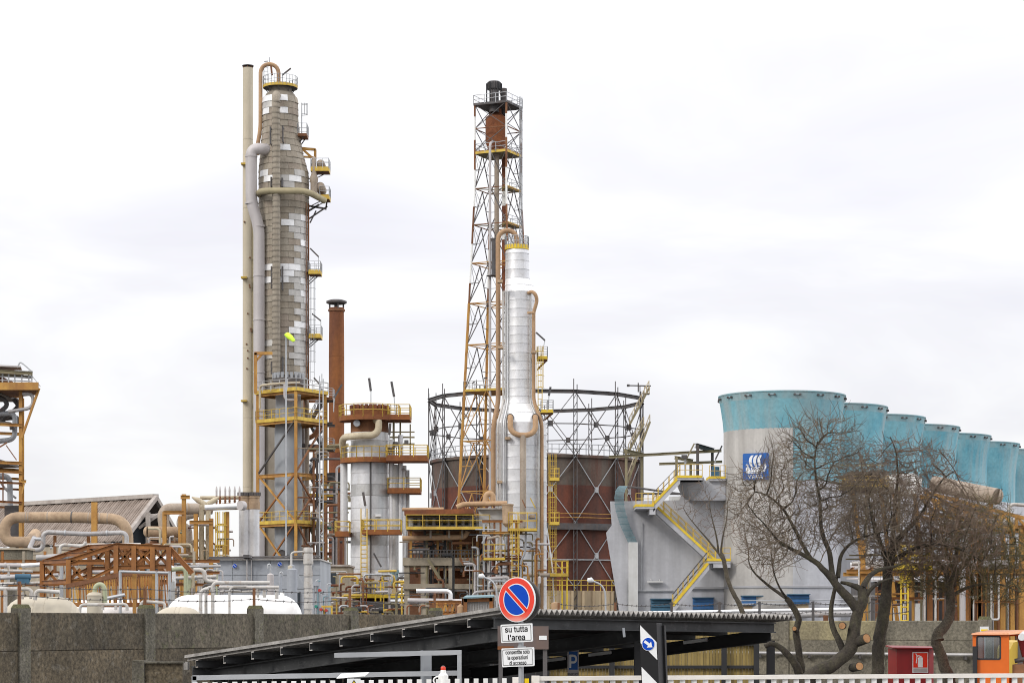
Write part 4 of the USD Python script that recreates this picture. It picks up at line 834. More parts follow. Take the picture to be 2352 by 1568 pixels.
    cc = np.array([x0, y0, 0]); a = math.radians(180 + 58); nrm = np.array([math.cos(a), math.sin(a), 0]); ux = np.array([-nrm[1], nrm[0], 0]); uz = np.array([0, 0, 1.0])
    org = cc + nrm * (133.5 * s + .16) + uz * v.Z(1078.5)
    k = 31 * s / 50
    M = lambda x, y, d: org + ux * x * k + uz * y * k + nrm * d
    rb = sbox(-46, -43, 46, 43).buffer(5)
    part(L, 'plate', G().prism(rb, -.10, 0, M), 'logo_blue', False)
    part(L, 'bracket', G().prism(sbox(-30, -30, -24, 30), -.30, -.1, M).prism(sbox(24, -30, 30, 30), -.30, -.1, M), 'steel_grey', False)
    sails = []
    for o in (-17, 0, 17):
        sails.append(Polygon([(o - 4 + 4, 40), (o - 8, 30), (o - 9, 18), (o - 6, 8), (o - 1, 0), (o + 7, 0), (o + 3, 10), (o + 2, 22), (o + 5, 32), (o + 10, 41)]))
    hull = unary_union([Polygon([(-38, -4), (-33, -2), (-34, 5), (-39, 7), (-36, 9), (-29, 8), (-28, 0), (-22, -8), (-20, -22), (-26, -26), (-34, -24), (-38, -16)]),
                        Polygon([(-20, -13), (34, -13), (38, -4), (34, 4), (40, 9), (44, 4), (43, -8), (36, -20), (-20, -20)]), sbox(-19, -25, 32, -22)])
    shields = unary_union([Point(x, -7).buffer(6).difference(Point(x, -7).buffer(2.6)) for x in (-12, 1, 14, 26)])
    part(L, 'emblem', G().prism(unary_union(sails), .004, .02, M).prism(hull, .004, .02, M).prism(shields.difference(hull), .004, .022, M), 'sign_white', False)
    part(L, 'lettering', G().text('YARA', 13 * k, M(0, -44, .004), ux, uz, nrm, .02, True, sx=1.25), 'sign_white', False)
cooling_row()

# ------------------------------------------------------------------ silver pipe along the wall top, right
def wall_pipe():
    v = V(62); s = v.s
    t = thing('wall_top_pipe', 'long shiny metal pipe running just above the right-hand concrete wall', 'pipe', v(1600, 1405) * [1, 1, 0])
    xs = [1262, 1400, 1540, 1680, 1820, 1962]
    for a, b in zip(xs[:-1], xs[1:]):
        ya, yb = np.interp([a, b], [1262, 1962], [1411, 1398]); part(t, 'pipe_run', G().cyl(v(a, ya), v(b, yb), 4.2 * s, n=14), 'pipe_shiny')
    part(t, 'lower_pipe', G().cyl(v(1500, 1416, .6), v(1966, 1409, .6), 7 * s, n=14), 'pipe_grey')
    for x in (1318, 1470, 1622, 1770, 1900): part(t, 'support', G().ibeam([v.X(x), 62.3, 0], [v.X(x), 62.3, v.Z(1412)], .12, .12), 'rust_brown', False)
wall_pipe()

# ------------------------------------------------------------------ ochre pipe rack on the right
def pipe_rack():
    v = V(120); s = v.s
    t = thing('pipe_rack', 'ochre steel pipe rack with many columns behind the bare trees', 'pipe rack', v(2150, 1427) * [1, 1, 0])
    z1 = lambda x, y, d=0: np.array([v.X(x) + d * .12, 120 + d, max(0, v.Z(y))])
    for x, w, m, top in ((1982, .24, 'ochre', 1240), (2044, .2, 'ochre', 1345), (2094, .24, 'ochre', 1310), (2136, .22, 'orange_steel', 1310), (2221, .22, 'orange_steel', 1310), (2250, .2, 'orange_steel', 1310), (2303, .24, 'ochre', 1310), (2325, .22, 'ochre', 1205), (2346, .24, 'ochre', 1205), (2248, .2, 'orange_steel', 1205)):
        part(t, 'column', G().ibeam(z1(x, 1560), z1(x, top), w, w), m, False)
        part(t, 'column', G().ibeam(z1(x + 8, 1560, 7), z1(x + 8, top, 7), w, w), m, False)
    for (x0, x1, y, h, m) in ((1944, 2400, 1312, 9, 'ochre'), (2036, 2125, 1373, 5, 'orange_steel'), (2160, 2400, 1209, 7, 'ochre'), (2236, 2330, 1381, 5, 'orange_steel'), (1950, 2400, 1275, 3, 'olive_steel')):
        for d in (-.2, 7): part(t, 'beam', G().ibeam(z1(x0, y, d), z1(x1, y, d), .18, h * s), m, False)
    for x in range(1960, 2400, 44): part(t, 'cross_beam', G().ibeam(z1(x, 1306, -.2), z1(x, 1306, 7), .16, .18), 'orange_steel', False)
    a, b = (2120, 1132), (2400, 1205)     # sloping upper truss
    up = lambda f, o, d: z1(a[0] + (b[0] - a[0]) * f, a[1] + (b[1] - a[1]) * f + o, d)
    for d in (-1, 3):
        part(t, 'truss_chord', G().bar(up(0, 0, d), up(1, 0, d), .18), 'ochre', False); part(t, 'truss_chord', G().bar(up(0, 48, d), up(.8, 30, d), .14), 'ochre', False)
        for k in range(8):
            part(t, 'truss_brace', G().bar(up(k / 8, 0, d), up((k + 1) / 8, 30, d), .11).bar(up((k + 1) / 8, 0, d), up((k + 1) / 8, 34, d), .14), 'ochre', False)
    part(t, 'white_pipe', G().cyl(z1(2150, 1199, 1), z1(2420, 1193, 1), 7.4 * s, n=18), 'pipe_pale', label='fat white pipe on the rack')
    part(t, 'white_pipe', G().tube([z1(2314, 1190, -1), z1(2314, 1159, -1), z1(2400, 1166, -1)], 4 * s, 12, .25), 'pipe_pale')
    for y, r, m, d in ((1297, 9, 'pipe_grey', 1), (1290, 5, 'pipe_pale', 3), (1300, 6, 'duct_grey', 5), (1290, 6, 'pipe_shiny', 6)):
        part(t, 'pipe', G().cyl(z1(1960 if y != 1297 else 2150, y, d), z1(2420, y - 3, d), r * s, n=12), m)
    part(t, 'elbow_pipe', G().tube([z1(1992, 1240, 2), z1(1992, 1290, 2), z1(2030, 1302, 2)], 8 * s, 12, .5), 'pipe_pale')
    for x, r, m, y0, y1 in ((2122, 2.6, 'pipe_pale', 1310, 1560), (2147, 2.6, 'pipe_pale', 1310, 1560), (2209, 7, 'duct_grey', 1300, 1560), (2234, 1.8, 'pipe_pale', 1370, 1560), (1972, 2, 'pipe_pale', 1290, 1560), (2078, 2, 'pipe_pale', 1330, 1560)):
        part(t, 'drop_pipe', G().cyl(z1(x, y1, -.6), z1(x, y0, -.6), r * s, n=10), m)
    part(t, 'loop_pipe', G().tube([z1(2274, 1320, -.8), z1(2274, 1422, -.8), z1(2291, 1422, -.8), z1(2291, 1320, -.8)], 2.4 * s, 8, .1), 'pipe_pale')
    ladder(t, z1(2075, 1440, -1.2), v.Z(1290), .36, mat='yellow_bright', cage=.32, rr=.05, pitch=.35, ext=.3)
    platform(t, rect(v.X(2040), 118.0, v.X(2125), 119.5), v.Z(1304), 'yellow', 'yellow_bright', 'yellow_bright', rr=.035, step=.7)
    platform(t, rect(v.X(1985), 126, v.X(2085), 129), v.Z(1098), 'olive_steel', 'yellow', 'yellow', rr=.025, step=1.0, h=.5, toeh=.04, thick=.08)
    for x in (2000, 2080): part(t, 'platform_leg', G().ibeam(z1(x, 1300, 7), z1(x, 1098, 7), .12, .12), 'olive_steel', False)
    for x, y, x2, y2 in ((2192, 1083, 2174, 1056), (2264, 1106, 2249, 1076), (2330, 1114, 2320, 1092), (2334, 1116, 2351, 1092), (2014, 1043, 1998, 1018), (2196, 1082, 2206, 1058)):
        lamp(t, z1(x, y + 40, 12), z1(x, y, 12), z1(x2, y2, 12), 'dark_steel', .09)
    d = thing('flue_duct', 'fat grey insulated duct with rounded end above the ochre rack', 'duct', v(2260, 1427) * [1, 1, 0])
    part(d, 'duct', G().cyl(v(2170, 1103, 3), v(2290, 1140, 0), 19 * s, n=24).dome(v(2290, 1140, 0), (120, -5, -37), 19 * s, 14 * s, 24), 'tan_grey')
    part(d, 'band', G().cyl(v(2232, 1122, 1.5), v(2236, 1123.3, 1.4), 19.5 * s, n=24), 'duct_grey')
    part(d, 'stand', G().ibeam(v(2215, 1190, 2), v(2215, 1118, 2), .2, .2).ibeam(v(2280, 1190, .5), v(2280, 1140, .5), .2, .2).ibeam(z1(2215, 1560, 2), v(2215, 1190, 2), .2, .2), 'ochre', False)
    h = thing('plant_cabin', 'dark open-sided plant cabin with pale end wall in front of turquoise stacks', 'cabin', v(2060, 1427, 8) * [1, 1, 0])
    part(h, 'cabin_wall', G().box(v(2022, 1098, 10), v(2092, 1058, 14)), 'black_steel', False); part(h, 'roof', G().box(v(2018, 1058, 9.6), v(2098, 1054, 14.4)), 'dark_steel', False)
    part(h, 'end_wall', G().hexa([v(2093, 1100, 9.8), v(2112, 1100, 9.8), v(2112, 1100, 13), v(2093, 1100, 13), v(2093, 1056, 9.8), v(2112, 1056, 9.8), v(2112, 1056, 13), v(2093, 1056, 13)]), 'facade_white', False)
    part(h, 'door_opening', G().box(v(2088, 1106, 9.5), v(2099, 1072, 9.75)), 'rust_brown', False)
    part(h, 'stilt', G().ibeam(z1(2030, 1560, 11), v(2030, 1098, 11), .2, .2).ibeam(z1(2100, 1560, 11), v(2100, 1098, 11), .2, .2), 'ochre', False)
    m = thing('white_fan_housing', 'white sheet metal fan housing right of the dark plant cabin', 'fan housing', v(2130, 1427, 8) * [1, 1, 0])
    part(m, 'housing', G().prism(Polygon([(2112, 1112), (2112, 1066), (2160, 1063), (2180, 1076), (2180, 1112)]), 8, 11, lambda x, y, dd: v(x, y, dd)), 'white_paint', False)
    part(m, 'inlet', G().cyl(v(2128, 1090, 7.5), v(2128, 1090, 8.2), 13 * s, n=20), 'pipe_grey')
    part(m, 'stilt', G().ibeam(z1(2120, 1560, 9), v(2120, 1112, 9), .2, .2).ibeam(z1(2170, 1560, 9), v(2170, 1112, 9), .2, .2), 'ochre', False)
pipe_rack()

def rack_shade_shed():  # shed added where the rack deck only leaves dark shade
    v = V(140)
    t = thing('machine_shed', 'added dark corrugated shed standing in for shade behind the ochre pipe rack', 'shed', v(2220, 1427) * [1, 1, 0])
    part(t, 'wall', G().box([v.X(2010), 140, 0], [v.X(2520), 150, v.Z(1335)]), 'dark_steel', False)
    g = G()
    for x in range(2010, 2520, 14): g.box([v.X(x), 139.86, 0], [v.X(x + 6), 140.0, v.Z(1338)])
    part(t, 'wall_rib', g, 'rust_brown', False)
    part(t, 'roof', G().hexa([[v.X(2005), 139, v.Z(1335)], [v.X(2530), 139, v.Z(1335)], [v.X(2530), 151, v.Z(1322)], [v.X(2005), 151, v.Z(1322)], [v.X(2005), 139, v.Z(1331)], [v.X(2530), 139, v.Z(1331)], [v.X(2530), 151, v.Z(1318)], [v.X(2005), 151, v.Z(1318)]]), 'duct_grey', False)
    part(t, 'pale_door', G().box([v.X(2050), 139.7, 0], [v.X(2082), 139.85, v.Z(1385)]).box([v.X(2100), 139.7, 0], [v.X(2118), 139.85, v.Z(1385)]), 'facade_white', False)
rack_shade_shed()

# ------------------------------------------------------------------ left edge: steel structure
def left_structure():
    v = V(150); s = v.s
    t = thing('process_structure', 'tall ochre steel structure with dark pipes, cut by the left picture edge', 'steel structure', v(20, 1427) * [1, 1, 0])
    z1 = lambda x, y, d=0: np.array([v.X(x) - .2 * d, 150 + d, max(0, v.Z(y))])
    for x, d in ((48, 0), (-70, 0), (48, 7), (-70, 7)): part(t, 'post', G().ibeam(z1(x, 1600, d), z1(x, 884 if d == 0 else 890, d), .22, .24), 'ochre', False)
    for y, h, m in ((884, 9, 'ochre'), (975, 7, 'ochre'), (1062, 7, 'ochre'), (1083, 6, 'ochre'), (1108, 5, 'orange_steel'), (1152, 5, 'orange_steel')):
        for d in (-.15, 7): part(t, 'beam', G().ibeam(z1(-80, y - 4, d), z1(50, y + 2, d), .18, h * s), m, False)
        part(t, 'beam', G().ibeam(z1(48, y + 1, -.1), z1(48, y + 1, 7), .16, h * s * .8), m, False)
    part(t, 'beam', G().ibeam(z1(48, 1105, -.3), z1(60, 1106, -.3), .2, .2), 'ochre', False); part(t, 'strut', G().bar(z1(50, 1135, -.3), z1(56, 1110, -.3), .08), 'ochre', False)
    platform(t, [(v.X(-80), 149.2), (v.X(94), 149.2), (v.X(94) - .7, 152.5), (v.X(-80), 156)], v.Z(887), 'rust_brown', 'ochre', None, thick=.3)
    part(t, 'strut', G().bar(z1(90, 893, -.5), z1(50, 1006, -.2), .13), 'ochre', False)
    for y in (1055, 896.5): part(t, 'deck_plate', G().box(z1(-80, y + 3, 0), z1(42, y - 3, 7)), 'dark_steel', False)
    g = G()
    for x in (6, 20, 34, 50, 66, 73): g.cyl(z1(x, 886, -.4), z1(x, 852, -.4), .05, n=5)
    for y in (852, 858, 866, 874): g.cyl(z1(0 if y > 856 else 36, y, -.4), z1(74, y + 3, -.4), .04, n=5)
    g.bar(z1(52, 836, -.4), z1(75, 856, -.4), .08).bar(z1(75, 866, -.4), z1(93, 889, -.4), .04).tube([z1(40, 846, -.4), z1(46, 832, -.4), z1(54, 838, -.4)], .05, 5, .3)
    part(t, 'guard_rail', g, 'galvanised')
    part(t, 'roof', G().hexa([z1(-80, 840, -.5), z1(48, 845, -.5), z1(52, 840, 6), z1(-80, 833, 6), z1(-80, 836, -.5), z1(48, 842, -.5), z1(52, 836, 6), z1(-80, 829, 6)]), 'duct_grey', False)
    part(t, 'roof_beam', G().ibeam(z1(-80, 850, -.6), z1(75, 860, -.6), .16, .22).ibeam(z1(-80, 858, -.2), z1(75, 867, -.2), .16, .18), 'olive_steel', False)
    part(t, 'motor', G().box(z1(-20, 884, 1), z1(28, 862, 4)), 'rust', False)
    for pts, r, m in (([z1(52, 905, -.3), z1(76, 905, -.3), z1(76, 937, -.3), z1(20, 946, -.3)], 4.2, 'pipe_grey'), ([z1(-40, 975, 1), z1(20, 925, 1), z1(2, 908, 1), z1(-40, 905, 1)], 5.5, 'dark_steel'), ([z1(-40, 998, 2), z1(44, 925, 2), z1(30, 910, 2)], 5.5, 'dark_steel'),
                      ([z1(-40, 955, 2.4), z1(40, 950, 2.4), z1(40, 972, 2.4)], 6.5, 'dark_steel'), ([z1(-40, 1014, 1), z1(33, 1006, 1), z1(34, 945, 1), z1(-30, 948, 1)], 6, 'steel_grey'), ([z1(-40, 968, .5), z1(26, 972, .5), z1(27, 985, .5)], 5, 'dark_steel'), ([z1(-40, 1092, .5), z1(22, 1092, .5), z1(25, 1240, .5)], 6.5, 'steel_grey'), ([z1(-10, 1090, 2), z1(16, 1125, 2), z1(36, 1140, 2)], 2.5, 'pipe_grey')):
        part(t, 'process_pipe', G().tube(pts, r * s, 12, .4), m)
    part(t, 'brace', G().bar(z1(-40, 1050, 0), z1(16, 1016, 0), .09).bar(z1(14, 1022, 0), z1(38, 1056, 0), .06).bar(z1(7, 1152, -.2), z1(7, 1085, -.2), .08), 'rust_brown', False)
    part(t, 'shield', G().box(z1(10, 1235, .3), z1(48, 1160, .6)), 'dark_steel', False)
left_structure()

# ------------------------------------------------------------------ shed with a tiled roof
def tiled_shed():
    t = thing('tiled_shed', 'long low shed with weathered pinkish corrugated roof and dark open gable', 'shed', V(172)(250, 1427) * [1, 1, 0])
    R1, R0 = V(170)(358, 1146), V(188)(-30, 1168)
    E1, E0 = V(162)(284, 1244), V(180)(-110, 1262)
    B1 = np.array([2 * R1[0] - E1[0], 2 * R1[1] - E1[1], E1[2]]); B0 = np.array([2 * R0[0] - E0[0], 2 * R0[1] - E0[1], E0[2]])
    n = 44; up = np.array([0, 0, .12])
    for k in range(n):
        f0, f1 = k / n, (k + 1) / n
        a, b, c, d = E0 + (E1 - E0) * f0, E0 + (E1 - E0) * f1, R0 + (R1 - R0) * f1, R0 + (R1 - R0) * f0
        o = np.array([0, 0, .05 * (k % 2)]); m = (b - a) * .5
        sh = part(t, 'roof_sheet', G().hexa([a + o, b + o, c + o, d + o, a + o + up * .6, b + o + up * .6, c + o + up * .6, d + o + up * .6]).hexa([a + m * .7 + o, a + m * 1.3 + o, d + m * 1.3 + o, d + m * .7 + o, a + m * .8 + o + up * .95, a + m * 1.2 + o + up * .95, d + m * 1.2 + o + up * .95, d + m * .8 + o + up * .95]), 'roof_tile', False)
    part(t, 'back_slope', G().hexa([B0, B1, R1, R0, B0 + up, B1 + up, R1 + up, R0 + up]), 'roof_tile', False)
    part(t, 'ridge_cap', G().bar(R0 + up * 2, R1 + up * 2, .5, .3), 'roof_ridge', False)
    part(t, 'barge_board', G().bar(R1 + up, E1 + up, .25, .35).bar(R1 + up, B1 + up, .25, .35), 'roof_ridge', False)
    dn = lambda p: np.array([p[0], p[1], 0.0]); i = unit(R0 - R1)
    part(t, 'front_wall', G().hexa([dn(E0) + i * 0, dn(E1) + i * .5, dn(E1) + i * .5 + [0, .4, 0], dn(E0) + [0, .4, 0], E0 - up, E1 + i * .5 - up, E1 + i * .5 + [0, .4, 0] - up, E0 + [0, .4, 0] - up]), 'hut_concrete', False)
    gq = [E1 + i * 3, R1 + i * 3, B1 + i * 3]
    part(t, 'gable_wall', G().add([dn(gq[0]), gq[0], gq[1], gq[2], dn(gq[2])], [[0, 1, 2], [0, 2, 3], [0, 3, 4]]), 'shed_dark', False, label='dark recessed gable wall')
    part(t, 'gable_frame', G().bar(V(166)(340, 1255), V(166)(340, 1176), .3).bar(V(166)(338, 1185), V(168)(372, 1183), .3).bar(V(166)(318, 1212), V(167)(372, 1176), .2), 'roof_ridge', False)
tiled_shed()

def low_hall():
    v = V(205)
    t = thing('low_hall', 'long low brown process hall glimpsed behind the pipework left of the towers', 'building', v(500, 1427) * [1, 1, 0])
    part(t, 'wall', G().box([v.X(330), 205, 0], [v.X(800), 212, v.Z(1300)]), 'hut_concrete', False)
    part(t, 'low_wing', G().box([v.X(800.5), 205.5, 0], [v.X(1135), 212, v.Z(1380)]), 'dark_steel', False)
    for k in range(12): part(t, 'window', G().box([v.X(345 + 37 * k), 204.9, v.Z(1345)], [v.X(365 + 37 * k), 205.0, v.Z(1315)]), 'shed_dark', False)
    part(t, 'parapet', G().box([v.X(327), 204.8, v.Z(1300)], [v.X(803), 212.2, v.Z(1296)]), 'roof_ridge', False)
low_hall()

# ------------------------------------------------------------------ big tan pipes etc.
def band_rings(p, v, pts, r, mat='tan'):
    for x, y, d in pts: part(p, 'joint_band', G().cyl(v(x - 1.2, y, d), v(x + 1.2, y, d), r, n=20), mat)
def tan_loop():
    v = V(112); s = v.s
    t = thing('large_tan_pipe', 'large tan insulated pipe loop in front of the tiled shed', 'pipe', v(160, 1427) * [1, 1, 0])
    p = part(t, 'pipe', G().tube([v(62, 1222, 2), v(62, 1244, .5), v(48, 1244, 0), v(11, 1244, 0), v(11, 1188, 0), v(160, 1187, 0), v(292, 1192, 0), v(295, 1290, 0)], 12.6 * s, 20, .75), 'tan')
    band_rings(p, v, ((66, 1187.6, 0), (165, 1187.2, 0), (230, 1189.6, 0)), 12.9 * s, 'tan_grey'); part(p, 'flange', G().cyl(v(164, 1187.1, 0), v(166.5, 1187.2, 0), 13.8 * s, n=20), 'dark_steel')
    flanges(p, [v(11, 1188, 0), v(160, 1187, 0), v(292, 1192, 0)], 12.6 * s, 'tan_grey', 1.1, 1.03, 5, .05); flanges(p, [v(11, 1244, 0), v(62, 1244, 0)], 12.6 * s, 'tan_grey', 1.1, 1.03, 2, .05)
    part(t, 'support', G().ibeam(v(295, 1510, 0) * [1, 1, 0], v(295, 1288, 0), .4, .4).ibeam(v(30, 1510, 0) * [1, 1, 0], v(30, 1256, 0), .3, .3), 'hut_concrete', False)
    part(t, 'post', G().ibeam(v(234, 1510, -2) * [1, 1, 0], v(234, 1158, -2), .26, .26), 'ochre', False)
    u = thing('silver_pipe_loop', 'thinner silver pipe loop bent twice, left of the tan pipe end', 'pipe', V(100)(200, 1427) * [1, 1, 0]); w = V(100)
    pu = part(u, 'pipe', G().tube([w(68, 1232, 1), w(66, 1262, 0), w(99, 1263, 0), w(99, 1221, 0), w(200, 1226, 0), w(291, 1222, 0), w(291, 1300, 0)], 5.4 * w.s, 14, .25), 'pipe_grey')
    flanges(pu, [w(99, 1221, 0), w(200, 1226, 0), w(291, 1222, 0)], 5.4 * w.s, 'galvanised', 1.3, 1.25, 4)
    for x in (123, 200): part(u, 'pipe_stand', G().ibeam(w(x, 1510, .3) * [1, 1, 0], w(x, 1229, .3), .12, .12), 'orange_steel', False)
    part(u, 'branch', G().tube([w(66, 1235, .8), w(88, 1236, .8)], 4 * w.s, 10), 'galvanised')
    c = thing('concrete_pipe_support', 'beige concrete portal carrying pipes at the far left', 'pipe support', V(96)(20, 1427) * [1, 1, 0]); q = V(96)
    part(c, 'beam', G().box(q(-60, 1286, 0), q(62, 1259, 1.2)), 'pale_concrete', False); part(c, 'beam_cap', G().box(q(-60, 1262, -.1), q(66, 1258, 1.3)), 'hut_concrete', False)
    part(c, 'post', G().box(q(15, 1510, .1) * [1, 1, 0], q(28, 1286, .9)), 'pale_concrete', False)
tan_loop()

def exchanger():
    v = V(142); s = v.s
    t = thing('tan_duct_group', 'cluster of fat tan ducts, round vessels and cream pipes beside silver vessels', 'process unit', v(430, 1427) * [1, 1, 0])
    T = lambda nm, pts, r, m, b=1.0, n=18: flanges(part(t, nm, G().tube([v(*p) for p in pts], r * s, n, b), m), [v(*p) for p in pts], r * s, 'rust_brown' if r < 7 else 'tan', 1.6, 1.3 if r < 7 else 1.05, 4, .12 if r < 7 else .05)
    T('duct', [(386, 1300, 0), (386, 1228, 0), (374, 1200, 0), (376, 1168, 0), (482, 1166, 1)], 13, 'tan_grey', 1.1); T('duct', [(425, 1300, 2), (420, 1210, 2), (404, 1205, 2), (408, 1182, 2), (450, 1168, 3)], 11, 'tan_grey', .8)
    part(t, 'vessel', G().cyl(v(344, 1222, -1), v(410, 1222, -.4), 12.5 * s, n=20).dome(v(344, 1222, -1), (-1, 0, 0), 12.5 * s, 9 * s, 20).dome(v(410, 1222, -.4), (1, 0, 0), 12.5 * s, 9 * s, 20), 'tan')
    part(t, 'vessel', G().lathe(v(430, 1300, -.5)[:2], [(15 * s, 0), (15 * s, v.Z(1262)), (10 * s, v.Z(1251)), (.05, v.Z(1247))], 20), 'tan')
    part(t, 'vessel', G().lathe(v(402, 1300, .5)[:2], [(17 * s, 0), (17 * s, v.Z(1246)), (10 * s, v.Z(1236)), (.05, v.Z(1233))], 20), 'tan_grey')
    for x in (355, 402): part(t, 'flange', G().lathe(v(x, 1300, -.4)[:2], [(7 * s, v.Z(1252)), (9.5 * s, v.Z(1248)), (9.5 * s, v.Z(1244)), (7 * s, v.Z(1242))], 16), 'rust_brown')
    for x in (468, 483): T('riser', [(x, 1600, -1), (x, 1175, -1), (x + 1, 1160, -1)], 5.8, 'cream', .3)
    part(t, 'funnel', G().tube([v(474, 1172, -1), v(474, 1158, -1), v(460, 1150, -1), v(446, 1143, -1)], [5 * s, 6 * s, 6.5 * s, 1.5 * s], 12), 'cream')
    part(t, 'funnel', G().tube([v(482, 1172, -1), v(484, 1158, -1), v(498, 1150, -1), v(508, 1142, -1)], [5 * s, 6 * s, 6.5 * s, 1.5 * s], 12), 'cream')
    T('header', [(455, 1141, 1), (545, 1140, 1)], 4.5, 'cream'); T('header', [(505, 1161, 1), (548, 1160, 1)], 8, 'tan_orange')
    for i, x in enumerate((495, 503, 515, 525, 537, 548)):
        part(t, 'relief_valve', G().lathe(v(x, 1140, .5)[:2], [(2.2 * s, v.Z(1141)), (2.2 * s, v.Z(1127)), (2.6 * s, v.Z(1126)), (1.6 * s, v.Z(1119)), (.02, v.Z(1115))], 10), 'duct_grey')
        T('valve_pipe', [(x, 1160, .5), (x, 1138, .5)], 2.4, 'rust_brown', 0, 8)
    for x, y0 in ((388, 1180), (424, 1190), (459, 1185), (494, 1195), (530, 1180), (432, 1140)): part(t, 'post', G().ibeam(v(x, 1600, -1.8) * [1, 1, 0], v(x, y0 - 2, -1.8), .24, .24), 'ochre', False)
    for y, xa, xb in ((1180, 386, 432), (1202, 445, 497), (1145, 425, 446)): part(t, 'beam', G().ibeam(v(xa, y, -1.9), v(xb, y, -1.9), .18, .22), 'ochre', False)
    ladder(t, v(517, 1430, -2), v.Z(1190), .4, mat='yellow', cage=.35, rr=.05, pitch=.5, ext=.3)
    u = thing('silver_vessel_pair', 'pair of slim silver vessels with brown bolted heads beside the tall cream stack', 'process vessel', v(562, 1427) * [1, 1, 0])
    for x, y0 in ((548, 1128), (571, 1124)):
        c = v(x, 0, 3)[:2]
        part(u, 'vessel_shell', G().lathe(c, [(12.6 * s, 0), (12.6 * s, v.Z(1163))], 24), 'silver')
        h = part(u, 'bolted_head', G().lathe(c, [(12.8 * s, v.Z(1164)), (14 * s, v.Z(1162)), (14 * s, v.Z(1147)), (13 * s, v.Z(1146)), (13 * s, v.Z(1138)), (14 * s, v.Z(1137)), (14 * s, v.Z(1131)), (.1, v.Z(1130))], 24), 'tan')
        g = G(); bolts(g, c, 12.6 * s, v.Z(1132), v.Z(1124), 14, .1); part(h, 'bolt', g, 'dark_steel')
    part(u, 'side_pipe', G().cyl(v(482, 1170, -2.2), v(564, 1165, -2.2), 7 * s, n=18), 'pipe_shiny'); part(u, 'pipe_end', G().cyl(v(562, 1165, -2.5), v(569, 1165, -2.2), 10.5 * s, n=20), 'duct_grey')
exchanger()

# ------------------------------------------------------------------ low pipework at the left
def pipe_bundle():
    v = V(92); s = v.s
    t = thing('pipe_bundle', 'layered bundle of grey and silver pipes on low stands at the far left', 'pipes', v(150, 1427) * [1, 1, 0])
    for x0, x1, y0, y1, r, m, d in ((60, 205, 1278, 1270, 7.5, 'pipe_grey', 2), (50, 155, 1299, 1291, 5, 'pipe_shiny', 0), (170, 370, 1287, 1291, 9.5, 'pipe_grey', 1), (-60, 75, 1309, 1311, 3.5, 'pipe_pale', 0), (-60, 140, 1331, 1320, 4, 'pipe_grey', -.5), (-60, 120, 1343, 1338, 3, 'pipe_pale', -1),
                                    (290, 385, 1304, 1300, 4, 'pipe_shiny', 0), (100, 300, 1248, 1244, 3.2, 'pipe_pale', 2.5), (120, 300, 1258, 1252, 2.5, 'tan_grey', 2), (250, 380, 1282, 1278, 5, 'pipe_shiny', 2), (-60, 60, 1296, 1296, 5, 'duct_grey', 1), (210, 340, 1312, 1318, 4.5, 'duct_grey', 0), (-60, 80, 1322, 1322, 4, 'duct_grey', .5), (395, 500, 1300, 1298, 3, 'pipe_grey', 1), (395, 490, 1326, 1322, 4, 'pipe_pale', 1)):
        flanges(part(t, 'pipe', G().cyl(v(x0, y0, d), v(x1, y1, d), r * s, n=12), m), [v(x0, y0, d), v(x1, y1, d)], r * s, 'galvanised' if r < 5 else m, 1.4, 1.3, 2)
    for pts, r, m, d in (([(385, 1302), (399, 1302), (399, 1350)], 4.5, 'pipe_shiny', 0), ([(392, 1310), (435, 1305), (435, 1400)], 5, 'pipe_green', -1), ([(445, 1308), (470, 1308), (470, 1335), (500, 1335)], 5, 'pipe_pale', 0), ([(115, 1275), (115, 1246), (170, 1250), (176, 1240)], 4, 'pipe_pale', 2), ([(440, 1330), (440, 1350)], 4, 'pipe_green', -.5), ([(447, 1310), (447, 1350)], 3.5, 'cream', -.5), ([(20, 1296), (20, 1345), (-60, 1350)], 3, 'pipe_pale', 0)):
        part(t, 'bent_pipe', G().tube([v(*p, d) for p in pts], r * s, 12, .2), m)
    for x in (130, 150, 300, 380): part(t, 'upright_vessel', G().cyl(v(x, 1520, 1) * [1, 1, 0], v(x, 1300, 1), 4.5 * s, n=10), 'galvanised')
    part(t, 'upright_vessel', G().lathe(v(397, 0, -1)[:2], [(13 * s, 0), (13 * s, v.Z(1336)), (8 * s, v.Z(1329)), (.02, v.Z(1327))], 18), 'silver_dull'); part(t, 'upright_vessel', G().lathe(v(170, 0, -1)[:2], [(8 * s, 0), (8 * s, v.Z(1300)), (.02, v.Z(1296))], 14), 'silver_dull')
    for x in range(-20, 480, 50): part(t, 'pipe_stand', G().ibeam(v(x, 1560, 2) * [1, 1, 0], v(x, 1262, 2), .1, .1), 'orange_steel' if (x // 50) % 2 else 'hut_concrete', False)
    for y in (1285, 1312, 1340): part(t, 'stand_beam', G().ibeam(v(-60, y, 2), v(490, y, 2), .1, .12), 'orange_steel', False)
    part(t, 'motor', G().cyl(v(48, 1325, -1), v(82, 1325, -1), 7 * s, n=14).box(v(52, 1340, -1.1), v(80, 1330, -.9)), 'hatch_teal'); part(t, 'motor', G().cyl(v(200, 1326, -2), v(212, 1326, -2), 9 * s, n=14).dome(v(200, 1326, -2), (-1, 0, 0), 9 * s, 7 * s), 'duct_grey')
pipe_bundle()

